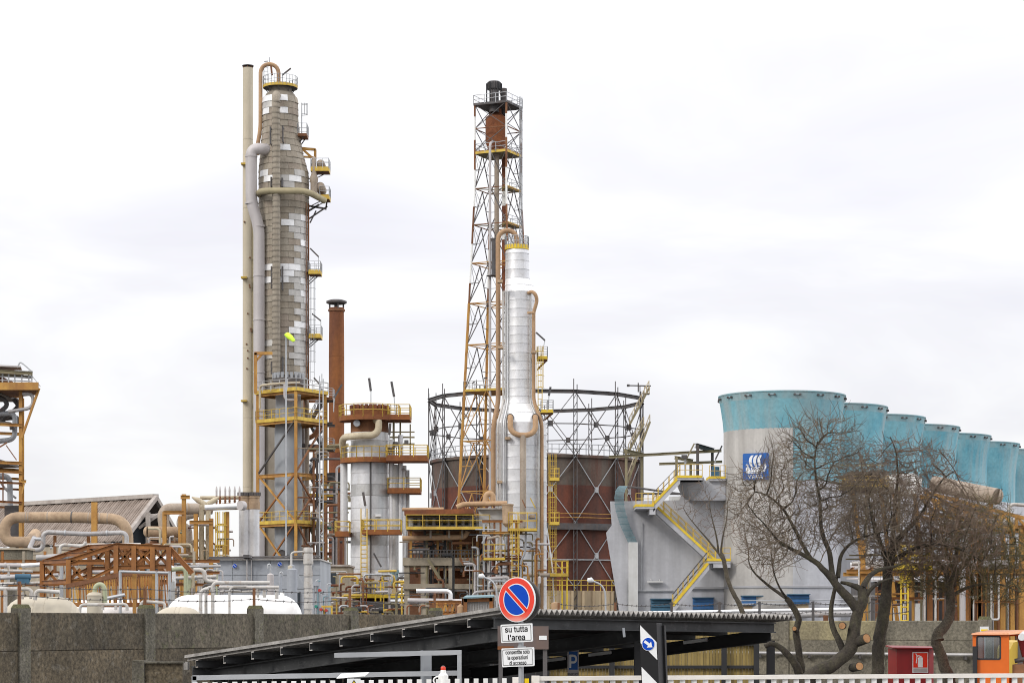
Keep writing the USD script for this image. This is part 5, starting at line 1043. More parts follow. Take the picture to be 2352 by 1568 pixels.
def truss_bridge():
    t = thing('orange_truss_bridge', 'rusty orange steel truss pipe bridge stepping up to the right', 'truss bridge', V(80)(250, 1427) * [1, 1, 0])
    for D, dx, dy in ((78, 0, 0), (84, -62, 3)):
        v = V(D); B = lambda a, b, w=.14, nm='chord': part(t, nm, G().ibeam(v(a[0] + dx * .98, a[1] + dy), v(b[0] + dx * .98, b[1] + dy), w, w * 1.15), 'orange_steel', False)
        B((160, 1287), (267, 1252)); B((267, 1252), (389, 1257)); B((157, 1334), (390, 1336)); B((389, 1257), (442, 1316)); B((160, 1290), (240, 1290))
        for x, y0, y1 in ((158, 1285, 1372), (267, 1252, 1336), (308, 1253, 1336), (351, 1256, 1310), (388, 1256, 1336)): B((x, y0), (x, y1), .16, 'post')
        for a, b in (((267, 1256), (308, 1300)), ((308, 1256), (267, 1298)), ((308, 1256), (351, 1300)), ((351, 1258), (308, 1300)), ((351, 1258), (388, 1300)), ((388, 1258), (351, 1300)), ((160, 1332), (185, 1306)), ((200, 1334), (267, 1300)), ((222, 1334), (267, 1316)), ((165, 1300), (190, 1330))): B(a, b, .09, 'diagonal')
        B((267, 1302), (389, 1300), .12)
    va, vb = V(78), V(84)
    for x, y in ((160, 1287), (213, 1270), (267, 1252), (308, 1254), (351, 1256), (389, 1257), (158, 1334), (267, 1336), (389, 1336)): part(t, 'cross_beam', G().ibeam(va(x, y), vb(x - 60, y + 3), .12, .14), 'orange_steel', False)
truss_bridge()

def lattice_walkway():
    v = V(67); s = v.s
    t = thing('slatted_walkway', 'low rusty orange slatted walkway rising to the right above the beige tanks', 'walkway', v(260, 1427) * [1, 1, 0])
    top = lambda x: float(np.interp(x, [150, 285, 366], [1346, 1317, 1314]))
    for d in (0, 1.6):
        part(t, 'top_rail', G().bar(v(152, top(152), d), v(285, top(285), d), .09, .12).bar(v(285, top(285), d), v(366, top(366), d), .09, .12), 'rust_brown', False)
        part(t, 'bottom_rail', G().bar(v(160, 1388, d), v(366, 1388, d), .09, .12), 'orange_steel', False)
        for x in np.arange(156, 364, 5.6):
            lean = 4 * math.sin(x * .3)
            part(t, 'slat', G().bar(v(x, top(x), d), v(x + 3 + lean, 1388, d), .035, .035), 'ochre' if int(x) % 3 else 'orange_steel', False)
    for x in (313, 358): part(t, 'post', G().bar(v(x, 1520, -.3) * [1, 1, 0], v(x, 1318, -.3), .1), 'ochre', False)
    for x in (283, 366, 395): part(t, 'grey_post', G().cyl(v(x, 1520, -.5) * [1, 1, 0], v(x, 1312, -.5), .045, n=8), 'galvanised')
    part(t, 'handrail', G().cyl(v(283, 1313, -.5), v(395, 1316, -.5), .04, n=8).cyl(v(245, 1377, -1), v(300, 1366, -1), .05, n=8), 'galvanised')
    part(t, 'deck', G().box(v(160, 1391, 0), v(366, 1389, 1.6)), 'rust_brown', False)
lattice_walkway()

# ------------------------------------------------------------------ storage tanks behind the wall
def horiz_tank(name, label, D, x0, x1, yc, r, mat, L0=None, L1=None, dd=0):
    v = V(D); s = v.s; t = thing(name, label, 'tank', v((x0 + x1) / 2, 1427) * [1, 1, 0])
    part(t, 'shell', G().cyl(v(x0, yc), v(x1, yc, dd), r * s, n=44), mat, 50)
    part(t, 'end_cap', G().dome(v(x0, yc), (-1, 0, 0), r * s, (L0 or r * .6) * s, 44, 8), mat, 60); part(t, 'end_cap', G().dome(v(x1, yc, dd), (1, 0, 0), r * s, (L1 or r * .6) * s, 44, 8), mat, 60)
    for x in (x0 + 6, x1 - 6): part(t, 'saddle', G().box([v.X(x) - .25, D - r * s * .7, 0], [v.X(x) + .25, D + r * s * .7, v.Z(yc + r * .6)]), 'pale_concrete', False)
    for x in np.linspace(x0, x1, 4)[1:-1]: part(t, 'weld_band', G().cyl(v(x - .6, yc), v(x + .6, yc), r * s + .008, n=44), mat)
    return t, v
def tanks():
    t, v = horiz_tank('storage_tank', 'beige round-ended storage tank nearest the left picture edge', 56, 62, 132, 1429, 59, 'tank_beige', 56, 56)
    for pts, r in (([(4, 1500), (4, 1352), (88, 1353), (90, 1372)], 4), ([(29, 1500), (29, 1354)], 4.5), ([(96, 1378), (98, 1356), (152, 1360)], 4.6), ([(67, 1376), (67, 1360)], 4), ([(86, 1375), (86, 1362)], 3)):
        part(t, 'vent_pipe', G().tube([v(*p, -.8) for p in pts], r * v.s, 10, .1), 'pipe_pale')
    t, v = horiz_tank('storage_tank', 'long low white storage tank between two beige tanks', 70, 190, 330, 1432, 56, 'tank_white')
    for pts in ([(181, 1450), (184, 1388), (292, 1387), (292, 1402)], [(236, 1400), (236, 1388)], [(266, 1400), (266, 1390)], [(322, 1450), (324, 1380), (378, 1384), (378, 1396)]):
        part(t, 'vent_pipe', G().tube([V(60)(*p) for p in pts], 3.6 * V(60).s, 10, .1), 'pipe_pale')
    w = V(64); h = thing('hooded_vent', 'beige vessel top with hooped vent pipe above the white tank', 'vent', w(222, 1427) * [1, 1, 0])
    part(h, 'vessel', G().lathe(w(218, 0)[:2], [(18 * w.s, 0), (18 * w.s, w.Z(1370)), (18.8 * w.s, w.Z(1369)), (18.8 * w.s, w.Z(1366)), (14 * w.s, w.Z(1361)), (.02, w.Z(1358))], 24), 'tank_beige')
    part(h, 'hoop_pipe', G().tube([w(217, 1362), w(219, 1344), w(234, 1340), w(241, 1352), w(241, 1385)], 5.4 * w.s, 12, .12), 'pipe_green')
    t, v = horiz_tank('storage_tank', 'low beige tank showing only its curved top left of the big white tank', 54, 395, 425, 1446, 53, 'tank_beige', 50, 50)
    t, v = horiz_tank('storage_tank', 'biggest bright white storage tank with rounded right end', 60, 430, 645, 1424, 58, 'tank_white', 50, 50)
    for pts, r, d in (([(490, 1450), (491, 1358), (508, 1354)], 4, -2.5), ([(500, 1450), (500, 1352), (518, 1350)], 3.6, -2.3), ([(516, 1450), (516, 1341), (642, 1341)], 4.2, -2.4), ([(553, 1450), (553, 1351), (590, 1349)], 2.8, -2.4), ([(520, 1350), (654, 1350)], 4, -1.5), ([(520, 1360), (610, 1358)], 3, -1.2), ([(597, 1372), (597, 1352)], 3, -.5), ([(612, 1372), (612, 1354)], 4, -.5), ([(640, 1375), (640, 1352)], 4.5, -.5)):
        part(t, 'vent_pipe', G().tube([v(*p, d) for p in pts], r * v.s, 10, .12), 'pipe_pale')
    part(t, 'manhole', G().cyl(v(648, 1372, 0), v(648, 1360, 0), 5 * v.s, n=14), 'white_paint'); part(t, 'manhole', G().cyl(v(604, 1372, 0), v(604, 1362, 0), 7 * v.s, n=14), 'steel_grey')
    w = V(75); p = thing('small_pump', 'small rounded grey pump housing left of the grey building', 'pump', w(462, 1427) * [1, 1, 0])
    part(p, 'housing', G().cyl(w(452, 1374), w(476, 1374), 13 * w.s, n=18).dome(w(452, 1374), (-1, 0, 0), 13 * w.s, 9 * w.s, 18), 'duct_grey'); part(p, 'coupling', G().cyl(w(476, 1370), w(482, 1369), 5 * w.s, n=12), 'valve_red'); part(p, 'base', G().box(w(445, 1520) * [1, 1, 0], w(480, 1386, .6)), 'pale_concrete', False)
    part(p, 'pipe', G().tube([w(465, 1360), w(468, 1342), w(490, 1344)], 3 * w.s, 8, .1), 'dark_steel')
tanks()

# ------------------------------------------------------------------ grey clad building
def grey_house():
    v = V(104); s = v.s
    t = thing('grey_panel_building', 'low grey panel-clad building with two round blue signs', 'building', v(612, 1427) * [1, 1, 0])
    part(t, 'core', G().box([v.X(490.5), 104.03, 0], [v.X(735.5), 110, v.Z(1284)]), 'steel_grey', False)
    xs = [490, 535, 579, 622, 664, 700, 736]; ys = [1600, 1386, 1353, 1321, 1284]
    for i in range(len(xs) - 1):
        for j in range(len(ys) - 1): part(t, 'wall_panel', G().box([v.X(xs[i]) + .012, 103.95, max(0, v.Z(ys[j])) + .012], [v.X(xs[i + 1]) - .012, 104.02, v.Z(ys[j + 1]) - .012]), 'house_grey', False)
    part(t, 'parapet', G().box([v.X(488), 103.8, v.Z(1286)], [v.X(738), 110.1, v.Z(1283)]), 'pipe_pale', False)
    part(t, 'roof_pipe', G().cyl(v(478, 1279, .3), v(736, 1276, .3), 1.8 * s, n=8).cyl(v(478, 1283, -.3), v(736, 1281, -.3), 1.5 * s, n=8), 'dark_steel')
    part(t, 'down_pipe', G().cyl(v(569, 1350, -.25), v(569, 1275, -.25), 2.4 * s, n=8).cyl(v(579, 1350, -.25), v(579, 1278, -.25), 1.3 * s, n=8), 'pipe_grey'); part(t, 'roof_box', G().box(v(562, 1281, -.6), v(576, 1274, .4)), 'dark_steel', False)
    for x, y in ((540, 1299), (643, 1295)):
        d = part(t, 'round_sign', G().cyl(v(x, y, -.13), v(x, y, -.06), 5.4 * s, n=24), 'sign_white'); part(d, 'blue_disc', G().cyl(v(x, y, -.16), v(x, y, -.13), 4.7 * s, n=24), 'sign_blue')
        part(d, 'bar', G().bar(v(x - 2.8, y - 2.6, -.17), v(x + 2.8, y + 2.6, -.17), .03, .02), 'sign_white', False)
    part(t, 'door', G().box(v(683, 1420, -.12), v(690, 1361, -.06)), 'shed_dark', False)
grey_house()

def mid_vessels():
    v = V(92); s = v.s
    t = thing('slim_grey_vessel', 'slim grey vertical vessel with domed top in front of the grey building', 'vessel', v(670, 1427) * [1, 1, 0])
    part(t, 'shell', G().lathe(v(671, 0)[:2], [(12 * s, 0), (12 * s, v.Z(1308)), (6 * s, v.Z(1304)), (5.5 * s, v.Z(1298)), (.02, v.Z(1296))], 20), 'house_grey'); part(t, 'nozzle', G().lathe(v(668, 0)[:2], [(7 * s, v.Z(1306)), (7 * s, v.Z(1299)), (.02, v.Z(1297))], 14), 'tank_beige')
    part(t, 'outlet_pipe', G().tube([v(669, 1300), v(669, 1268), v(700, 1266)], 2.4 * s, 10, .12), 'pipe_pale')
    w = V(88)
    u = thing('pale_upright_pipe', 'tall pale banded upright pipe right of the slim grey vessel', 'pipe', w(708, 1427) * [1, 1, 0])
    ys = [1600, 1400, 1375, 1352, 1325, 1297, 1270, 1257]
    for a, b in zip(ys[:-1], ys[1:]):
        r = 10.6 if b < 1290 else 9.4; part(u, 'pipe_section', G().lathe(w(708, 0)[:2], [(r * w.s, max(0, w.Z(a)) + .02), (r * w.s + .02, max(0, w.Z(a)) + .06), (r * w.s, w.Z(b)), (.02, w.Z(b) + .01)], 20), 'pipe_pale')
    part(u, 'support_arm', G().bar(w(682, 1350), w(700, 1350), .08).bar(w(684, 1320), w(700, 1345), .05).bar(w(716, 1302), w(735, 1302), .1), 'steel_grey', False)
    for name, x, y, y1, r, lab in (('small_vessel', 625, 1320, 1360, 8, 'small grey vessel with hooked pipe left of the slim grey vessel'), ('small_vessel', 647, 1322, 1365, 4, 'thin grey upright between small vessel and slim vessel')):
        q = thing(name, lab, 'vessel', w(x, 1427) * [1, 1, 0]); part(q, 'shell', G().lathe(w(x, 0, -.6)[:2], [(r * w.s, 0), (r * w.s, w.Z(y)), (.02, w.Z(y - 4))], 16), 'duct_grey' if r > 5 else 'house_grey')
        part(q, 'hook_pipe', G().tube([w(x, y, -.6), w(x, y - 24 if r > 5 else y - 8, -.6), w(x - (6 if r > 5 else -5), y - 24 if r > 5 else y - 8, -.6), w(x - (6 if r > 5 else -5), y - 14 if r > 5 else y, -.6)], 1.8 * w.s, 8, .08), 'galvanised')
    z = V(86); m = thing('valve_manifold', 'tangle of small grey pipes, valves and yellow rails at the foot of the towers', 'manifold', z(740, 1427) * [1, 1, 0])
    rng = np.random.default_rng(11)
    for k in range(10):
        x = 722 + k * 4.2; y = 1330 + rng.uniform(0, 50); part(m, 'pipe', G().tube([z(x, 1430), z(x, y), z(x + rng.uniform(4, 14), y)], rng.uniform(.8, 1.8) * z.s, 8, .05), ('steel_grey', 'galvanised', 'cable_teal')[k % 3])
    for x, y, mt in ((738, 1399, 'valve_red'), (750, 1401, 'valve_red'), (735, 1355, 'valve_red'), (727, 1392, 'valve_teal')): part(m, 'valve', G().cyl(z(x, y, -.3), z(x, y, .1), 3.5 * z.s, n=12), mt)
    part(m, 'yellow_frame', G().bar(z(745, 1430), z(745, 1392), .06).bar(z(762, 1430), z(762, 1392), .06).bar(z(738, 1392), z(764, 1392), .07), 'yellow', False)
    part(m, 'instrument_box', G().box(z(720, 1345, -.1), z(732, 1335, .1)), 'house_grey', False)
mid_vessels()

# ------------------------------------------------------------------ compressor deck between the two silver columns
def compressor_deck():
    v = V(184); s = v.s
    t = thing('compressor_house', 'two-storey compressor deck with rust-red roof edge, yellow walkway and concrete frame', 'building', v(1040, 1427) * [1, 1, 0])
    z1 = lambda x, y, d=0: np.array([v.X(x), 184 + d, max(0, v.Z(y))])
    part(t, 'hall_wall', G().box(z1(935, 1208, 2), z1(1118, 1182, 10)), 'facade_white', False)
    part(t, 'roof_edge', G().hexa([z1(930, 1184, -1.2), z1(1088, 1180, -1.2), z1(1088, 1176, 10), z1(930, 1180, 10), z1(930, 1173, -1.2), z1(1088, 1169, -1.2), z1(1088, 1168, 10), z1(930, 1170, 10)]), 'rust', False)
    for x in range(948, 1085, 17): part(t, 'window', G().box(z1(x, 1203, 1.9), z1(x + 8, 1189, 2.0)), 'shed_dark', False)
    for x in range(944, 1090, 17): part(t, 'pilaster', G().box(z1(x - 1.5, 1208, 1.8), z1(x + 1.5, 1182, 1.95)), 'facade_white', False)
    part(t, 'tower_block', G().box(z1(1100, 1222, .5), z1(1172, 1168, 8)), 'facade_white', False); part(t, 'block_roof', G().box(z1(1096, 1169, 0), z1(1176, 1166, 8.4)), 'pipe_pale', False)
    platform(t, rect(v.X(935), 182.2, v.X(1125), 185.8), v.Z(1213), 'dark_steel', 'yellow', 'yellow', rr=.035, toeh=.08, thick=.14, step=1.2, h=1.0)
    part(t, 'roof_pipe', G().tube([z1(1050, 1166, -1), z1(1064, 1159, -1), z1(1165, 1157, -1)], 6 * s, 14, .2), 'tan_orange'); part(t, 'roof_pipe', G().tube([z1(925, 1171, -1), z1(1020, 1170, -1)], 4 * s, 12), 'tan_orange')
    part(t, 'hoop_pipe', G().tube([z1(1115, 1158, -.8), z1(1116, 1135, -.8), z1(1132, 1134, -.8), z1(1133, 1158, -.8)], 6.4 * s, 14, .3), 'tan_orange')
    part(t, 'hopper', G().lathe(z1(1166, 0, -2)[:2], [(5 * s, v.Z(1212)), (12 * s, v.Z(1204)), (12.6 * s, v.Z(1164)), (14 * s, v.Z(1163)), (14 * s, v.Z(1160)), (.05, v.Z(1159))], 20), 'tan')
    part(t, 'long_pipe', G().tube([z1(925, 1237, -.6), z1(1068, 1233, -.6), z1(1074, 1220, -.6)], 6.2 * s, 14, .2), 'tan_orange')
    for x in (990, 1032, 1062): part(t, 'pipe_branch', G().tube([z1(x, 1236, -.8), z1(x, 1218, -.8)], 2.6 * s, 8), 'tan_grey')
    for y0, y1, x0, x1, d, m in ((1298, 1280, 925, 1108, 0, 'hut_concrete'), (1352, 1340, 925, 1108, 0, 'hut_concrete')): part(t, 'concrete_beam', G().box(z1(x0, y0, d), z1(x1, y1, d + 7)), m, False)
    for x0, x1 in ((966, 984), (1090, 1106), (928, 940), (1030, 1044)): part(t, 'concrete_post', G().box(z1(x0, 1560, .2), z1(x1, 1280.5, 1.4)), 'hut_concrete', False)
    part(t, 'inner_wall', G().box(z1(925, 1560, 9), z1(1112, 1209, 10)), 'rust_brown', False, label='dark inner back wall')
    for x, m in ((1005, 'ochre'), (1021, 'black_steel'), (1096, 'ochre'), (1058, 'ochre'), (975, 'dark_steel'), (943, 'ochre')): part(t, 'steel_post', G().ibeam(z1(x, 1281, .5), z1(x, 1214, .5), .2, .22), m, False)
    for x in range(938, 1110, 11): part(t, 'machine_pipe', G().tube([z1(x, 1281, 3 + (x % 3)), z1(x, 1240 + (x * 7) % 18, 3 + (x % 3)), z1(x + 9, 1238 + (x * 7) % 18, 3 + (x % 3))], (1.4 + (x % 4) * .5) * s, 8, .2), ('dark_steel', 'rust_brown', 'olive_steel', 'black_steel')[x % 4])
    part(t, 'machine', G().cyl(z1(1046, 1268, 2), z1(1078, 1268, 2), 9 * s, n=16), 'ochre'); part(t, 'machine', G().cyl(z1(1052, 1264, 3.4), z1(1052, 1252, 3.4), 7 * s, n=12), 'ochre'); part(t, 'machine', G().box(z1(1000, 1280, 3), z1(1040, 1262, 5)), 'dark_steel', False)
    g = G()
    for y in (1263, 1271): g.cyl(z1(938, y, -.2), z1(1100, y, -.2), .05, n=5)
    for x in range(940, 1100, 8): g.cyl(z1(x, 1280, -.2), z1(x, 1263, -.2), .04, n=5)
    part(t, 'dark_rail', g, 'dark_steel')
    part(t, 'strut', G().bar(z1(983, 1284, -.3), z1(1012, 1330, -.3), .22), 'olive_steel', False); part(t, 'strut', G().bar(z1(1056, 1281, -.3), z1(1066, 1297, -.3), .2).bar(z1(1076, 1281, -.3), z1(1066, 1297, -.3), .2).bar(z1(1087, 1281, -.3), z1(1096, 1297, -.3), .2), 'rust_brown', False)
    part(t, 'machine', G().cyl(z1(996, 1332, 1), z1(1030, 1332, 1), 5 * s, n=12).cyl(z1(1018, 1330, 1.6), z1(1040, 1330, 1.6), 8 * s, n=14), 'dark_steel'); part(t, 'machine', G().box(z1(1005, 1325, 3), z1(1080, 1308, 5)), 'rust', False)
    # cage of pipes and ladders right of it
    for x, m in ((1112, 'galvanised'), (1122, 'pipe_pale'), (1150, 'orange_steel'), (1186, 'orange_steel'), (1136, 'rust_brown'), (1168, 'rust_brown')): part(t, 'steel_post', G().ibeam(z1(x, 1560, -2), z1(x, 1196, -2), .16, .18), m, False)
    for y, m in ((1199, 'orange_steel'), (1225, 'ochre'), (1284, 'rust_brown'), (1318, 'dark_steel')): part(t, 'cross_beam', G().ibeam(z1(1108, y, -2.1), z1(1200, y, -2.1), .14, .2), m, False)
    platform(t, rect(v.X(1112), 181.0, v.X(1160), 183.0), v.Z(1284), 'rust_brown', 'yellow', 'yellow', rr=.035, step=.9, toeh=.06); platform(t, rect(v.X(1168), 180.4, v.X(1232), 182.0), v.Z(1219), 'rust_brown', 'yellow', 'yellow', rr=.035, step=.8, h=1.3, toeh=.08)
    ladder(t, z1(1183, 1340, -3.4), v.Z(1219), .5, mat='yellow', cage=.4, rr=.04, pitch=.45)
    for pts, r, m in (([(1196, 1410), (1196, 1290), (1206, 1270), (1208, 1215)], 2.4, 'galvanised'), ([(1140, 1318), (1142, 1296), (1180, 1296)], 4, 'rust_brown'), ([(1120, 1240), (1150, 1232), (1150, 1290)], 3, 'tan_grey'), ([(1118, 1330), (1170, 1326), (1172, 1400)], 4, 'duct_grey'), ([(1134, 1352), (1164, 1350)], 8, 'tan_grey'), ([(1085, 1376), (1090, 1360), (1140, 1356)], 3, 'pipe_grey')):
        part(t, 'process_pipe', G().tube([z1(*p, -2.6) for p in pts], r * s, 10, .3), m)
    lamp(t, None, z1(1108, 1250, -3), z1(1118, 1232, -3), 'galvanised', .15)
compressor_deck()

def small_plant():
    v = V(78); s = v.s
    t = thing('framed_container', 'small pale corrugated container in an orange frame with bluish roof', 'container', v(1098, 1427) * [1, 1, 0])
    part(t, 'body', G().box(v(1070, 1470) * [1, 1, 0], v(1128, 1380, 1.6)), 'pipe_pale', False)
    for x in range(1074, 1128, 6): part(t, 'rib', G().box(v(x, 1470, -.05) * [1, 1, 0], v(x + 2.5, 1382, 0)), 'pipe_grey', False)
    for x in (1069, 1128): part(t, 'post', G().bar(v(x, 1470, -.1) * [1, 1, 0], v(x, 1372, -.1), .12), 'orange_steel', False)
    part(t, 'top_beam', G().bar(v(1066, 1378, -.1), v(1131, 1376, -.1), .12), 'orange_steel', False)
    part(t, 'roof', G().hexa([v(1064, 1374, -.3), v(1134, 1371, -.3), v(1134, 1366, 2), v(1068, 1368, 2), v(1064, 1371, -.3), v(1134, 1368, -.3), v(1134, 1363, 2), v(1068, 1365, 2)]), 'cable_teal', False)
    for x in (1136, 1143, 1151, 1160): part(t, 'side_pipe', G().cyl(v(x, 1470, .2) * [1, 1, 0], v(x, 1366, .2), 1.8 * s, n=8), 'pipe_pale')
    part(t, 'drum', G().lathe(v(1058, 0)[:2], [(8 * s, 0), (8 * s, v.Z(1392)), (.02, v.Z(1386))], 16), 'tan_orange')
    w = V(88); q = thing('low_lattice_bridge', 'low rusty lattice pipe bridge in front of the squat silver vessel', 'pipe bridge', w(1020, 1427) * [1, 1, 0])
    for y in (1383, 1407): part(q, 'chord', G().ibeam(w(985, y), w(1060, y), .12, .14), 'orange_steel', False)
    for k in range(7): part(q, 'lattice', G().bar(w(988 + 10 * k, 1406), w(994 + 10 * k, 1384), .08).bar(w(994 + 10 * k, 1384), w(998 + 10 * k, 1406), .06), 'ochre' if k % 2 else 'orange_steel', False)
    part(q, 'silver_pipe', G().tube([w(955, 1356, .3), w(1026, 1356, .3), w(1034, 1360, .3), w(1034, 1377, .3)], 5 * w.s, 12, .2), 'pipe_shiny'); part(q, 'grey_pipe', G().cyl(w(935, 1378, .4), w(1060, 1380, .4), 5.5 * w.s, n=12), 'duct_grey')
    for x in (990, 1050): part(q, 'leg', G().ibeam(w(x, 1500) * [1, 1, 0], w(x, 1384), .12, .12), 'rust_brown', False)
    part(q, 'pump', G().cyl(w(800, 1398), w(830, 1398), 6 * w.s, n=12).cyl(w(870, 1400), w(880, 1400), 7 * w.s, n=12), 'black_steel')
    for x in (815, 845, 935, 965): part(q, 'red_pipe', G().tube([w(x, 1440), w(x, 1390), w(x + 12, 1390)], 1.6 * w.s, 8, .1), 'rust')
    # street lamps
    u = V(76)
    L = thing('street_lamp', 'curved street lamp left of the round no-parking sign', 'street lamp', u(1141, 1427) * [1, 1, 0])
    b = u(1141, 1427) * [1, 1, 0]
    part(L, 'post', G().tube([b, u(1141, 1365), u(1139, 1346), u(1130, 1332), u(1112, 1325)], .03, 8, .25), 'galvanised'); part(L, 'lamp_head', G().tube([u(1113, 1325), u(1108, 1322), u(1101, 1323), u(1099, 1325)], [.04, .09, .08, .02], 10), 'sign_white')
    again(L, (u.X(1141) + (1391 - 1141) * u.s, 76 + .0, -.13), 'curved street lamp in front of the beige base of the gas holder')
    x = V(72); k = thing('orange_hopper', 'small orange and white hopper by the yellow ladder cage', 'hopper', x(1275, 1427) * [1, 1, 0])
    part(k, 'body', G().lathe(x(1275, 0)[:2], [(6 * x.s, 0), (9 * x.s, x.Z(1400)), (9 * x.s, x.Z(1384)), (.02, x.Z(1382))], 14), 'tan_orange'); part(k, 'bag', G().lathe(x(1287, 0)[:2], [(6 * x.s, 0), (7 * x.s, x.Z(1408)), (3 * x.s, x.Z(1401)), (.02, x.Z(1400))], 12), 'white_paint')
small_plant()

# ------------------------------------------------------------------ the tangle of small bore pipework
def tangle(t, D, x0, x1, y0, y1, n, seed, mats, rmin=1.0, rmax=3.2, dd=3.0, vert=.45):
    rng = np.random.default_rng(seed); v = V(D); s = v.s
    for k in range(n):
        x, y, d, r, m = rng.uniform(x0, x1), rng.uniform(y0, y1), rng.uniform(0, dd), rng.uniform(rmin, rmax) ** 1.0 * s, mats[int(rng.integers(len(mats)))]
        L = rng.uniform(18, 70)
        if rng.random() < vert: pts = [v(x, 1600, d) * [1, 1, 0], v(x, y, d), v(x + rng.choice([-1, 1]) * L * .4, y, d)]
        elif rng.random() < .5: pts = [v(x, y + 14, d), v(x, y, d), v(min(x + L, x1), y, d), v(min(x + L, x1), y + rng.uniform(8, 24), d)]
        else: pts = [v(x - L / 2, y, d), v(x + L / 2, y - rng.uniform(-1, 1), d)]
        part(t, 'pipe', G().tube(pts, r, 8, r * 3), m)
    for k in range(n // 8):
        x, y, d = rng.uniform(x0, x1), rng.uniform(y0, y1), rng.uniform(0, dd); part(t, 'valve', G().cyl(v(x - 2.2, y, d - .2), v(x + 2.2, y, d - .2), 2.6 * s, n=10).cyl(v(x, y, d - .2), v(x, y - 6, d - .2), .8 * s, n=6).cyl(v(x - 2.6, y - 6, d - .2), v(x + 2.6, y - 6, d - .2), .7 * s, n=6), mats[k % len(mats)])
def tangles():
    for name, lab, args in (
        ('small_bore_pipes', 'tangle of thin grey and tan pipes behind the orange truss bridge', (99, 70, 400, 1245, 1345, 70, 1, ('pipe_grey', 'pipe_pale', 'tan_grey', 'duct_grey', 'galvanised', 'rust_brown', 'cream'))),
        ('small_bore_pipes', 'tangle of pale pipes between green bent pipe and grey panel building', (96, 395, 500, 1285, 1380, 34, 2, ('pipe_grey', 'pipe_pale', 'duct_grey', 'dark_steel', 'galvanised', 'pipe_green'))),
        ('small_bore_pipes', 'tangle of brown pipes under the ducts left of the silver vessel pair', (139, 330, 530, 1200, 1290, 40, 3, ('tan', 'tan_grey', 'rust_brown', 'duct_grey', 'olive_steel', 'cream'))),
        ('small_bore_pipes', 'dark tangle of pipes around the foot of the squat silver vessel', (201, 740, 1010, 1310, 1408, 95, 4, ('rust_brown', 'dark_steel', 'olive_steel', 'galvanised', 'rust', 'yellow', 'duct_grey'))),
        ('small_bore_pipes', 'rusty tangle of pipes and valves inside the compressor deck', (181, 1090, 1240, 1215, 1400, 70, 5, ('rust_brown', 'dark_steel', 'orange_steel', 'duct_grey', 'olive_steel', 'galvanised', 'ochre'))),
        ('small_bore_pipes', 'dark tangle of pipes hung on the concrete frame of the compressor deck', (183, 930, 1100, 1222, 1400, 60, 8, ('dark_steel', 'rust_brown', 'tan_grey', 'galvanised', 'olive_steel', 'black_steel', 'duct_grey'))),
        ('small_bore_pipes', 'dark tangle of pipes between stair tower and squat vessel', (229, 700, 800, 1010, 1290, 46, 6, ('rust_brown', 'dark_steel', 'olive_steel', 'duct_grey', 'tan_grey'))),
        ('small_bore_pipes', 'tangle of pipes between the columns of the ochre rack', (124, 1990, 2360, 1215, 1400, 80, 7, ('dark_steel', 'ochre', 'pipe_grey', 'rust_brown', 'orange_steel', 'pipe_pale', 'olive_steel')))):
        D, x0, x1 = args[0], args[1], args[2]
        t = thing(name, lab, 'pipes', V(D)((x0 + x1) / 2, 1427) * [1, 1, 0]); tangle(t, *args)
tangles()

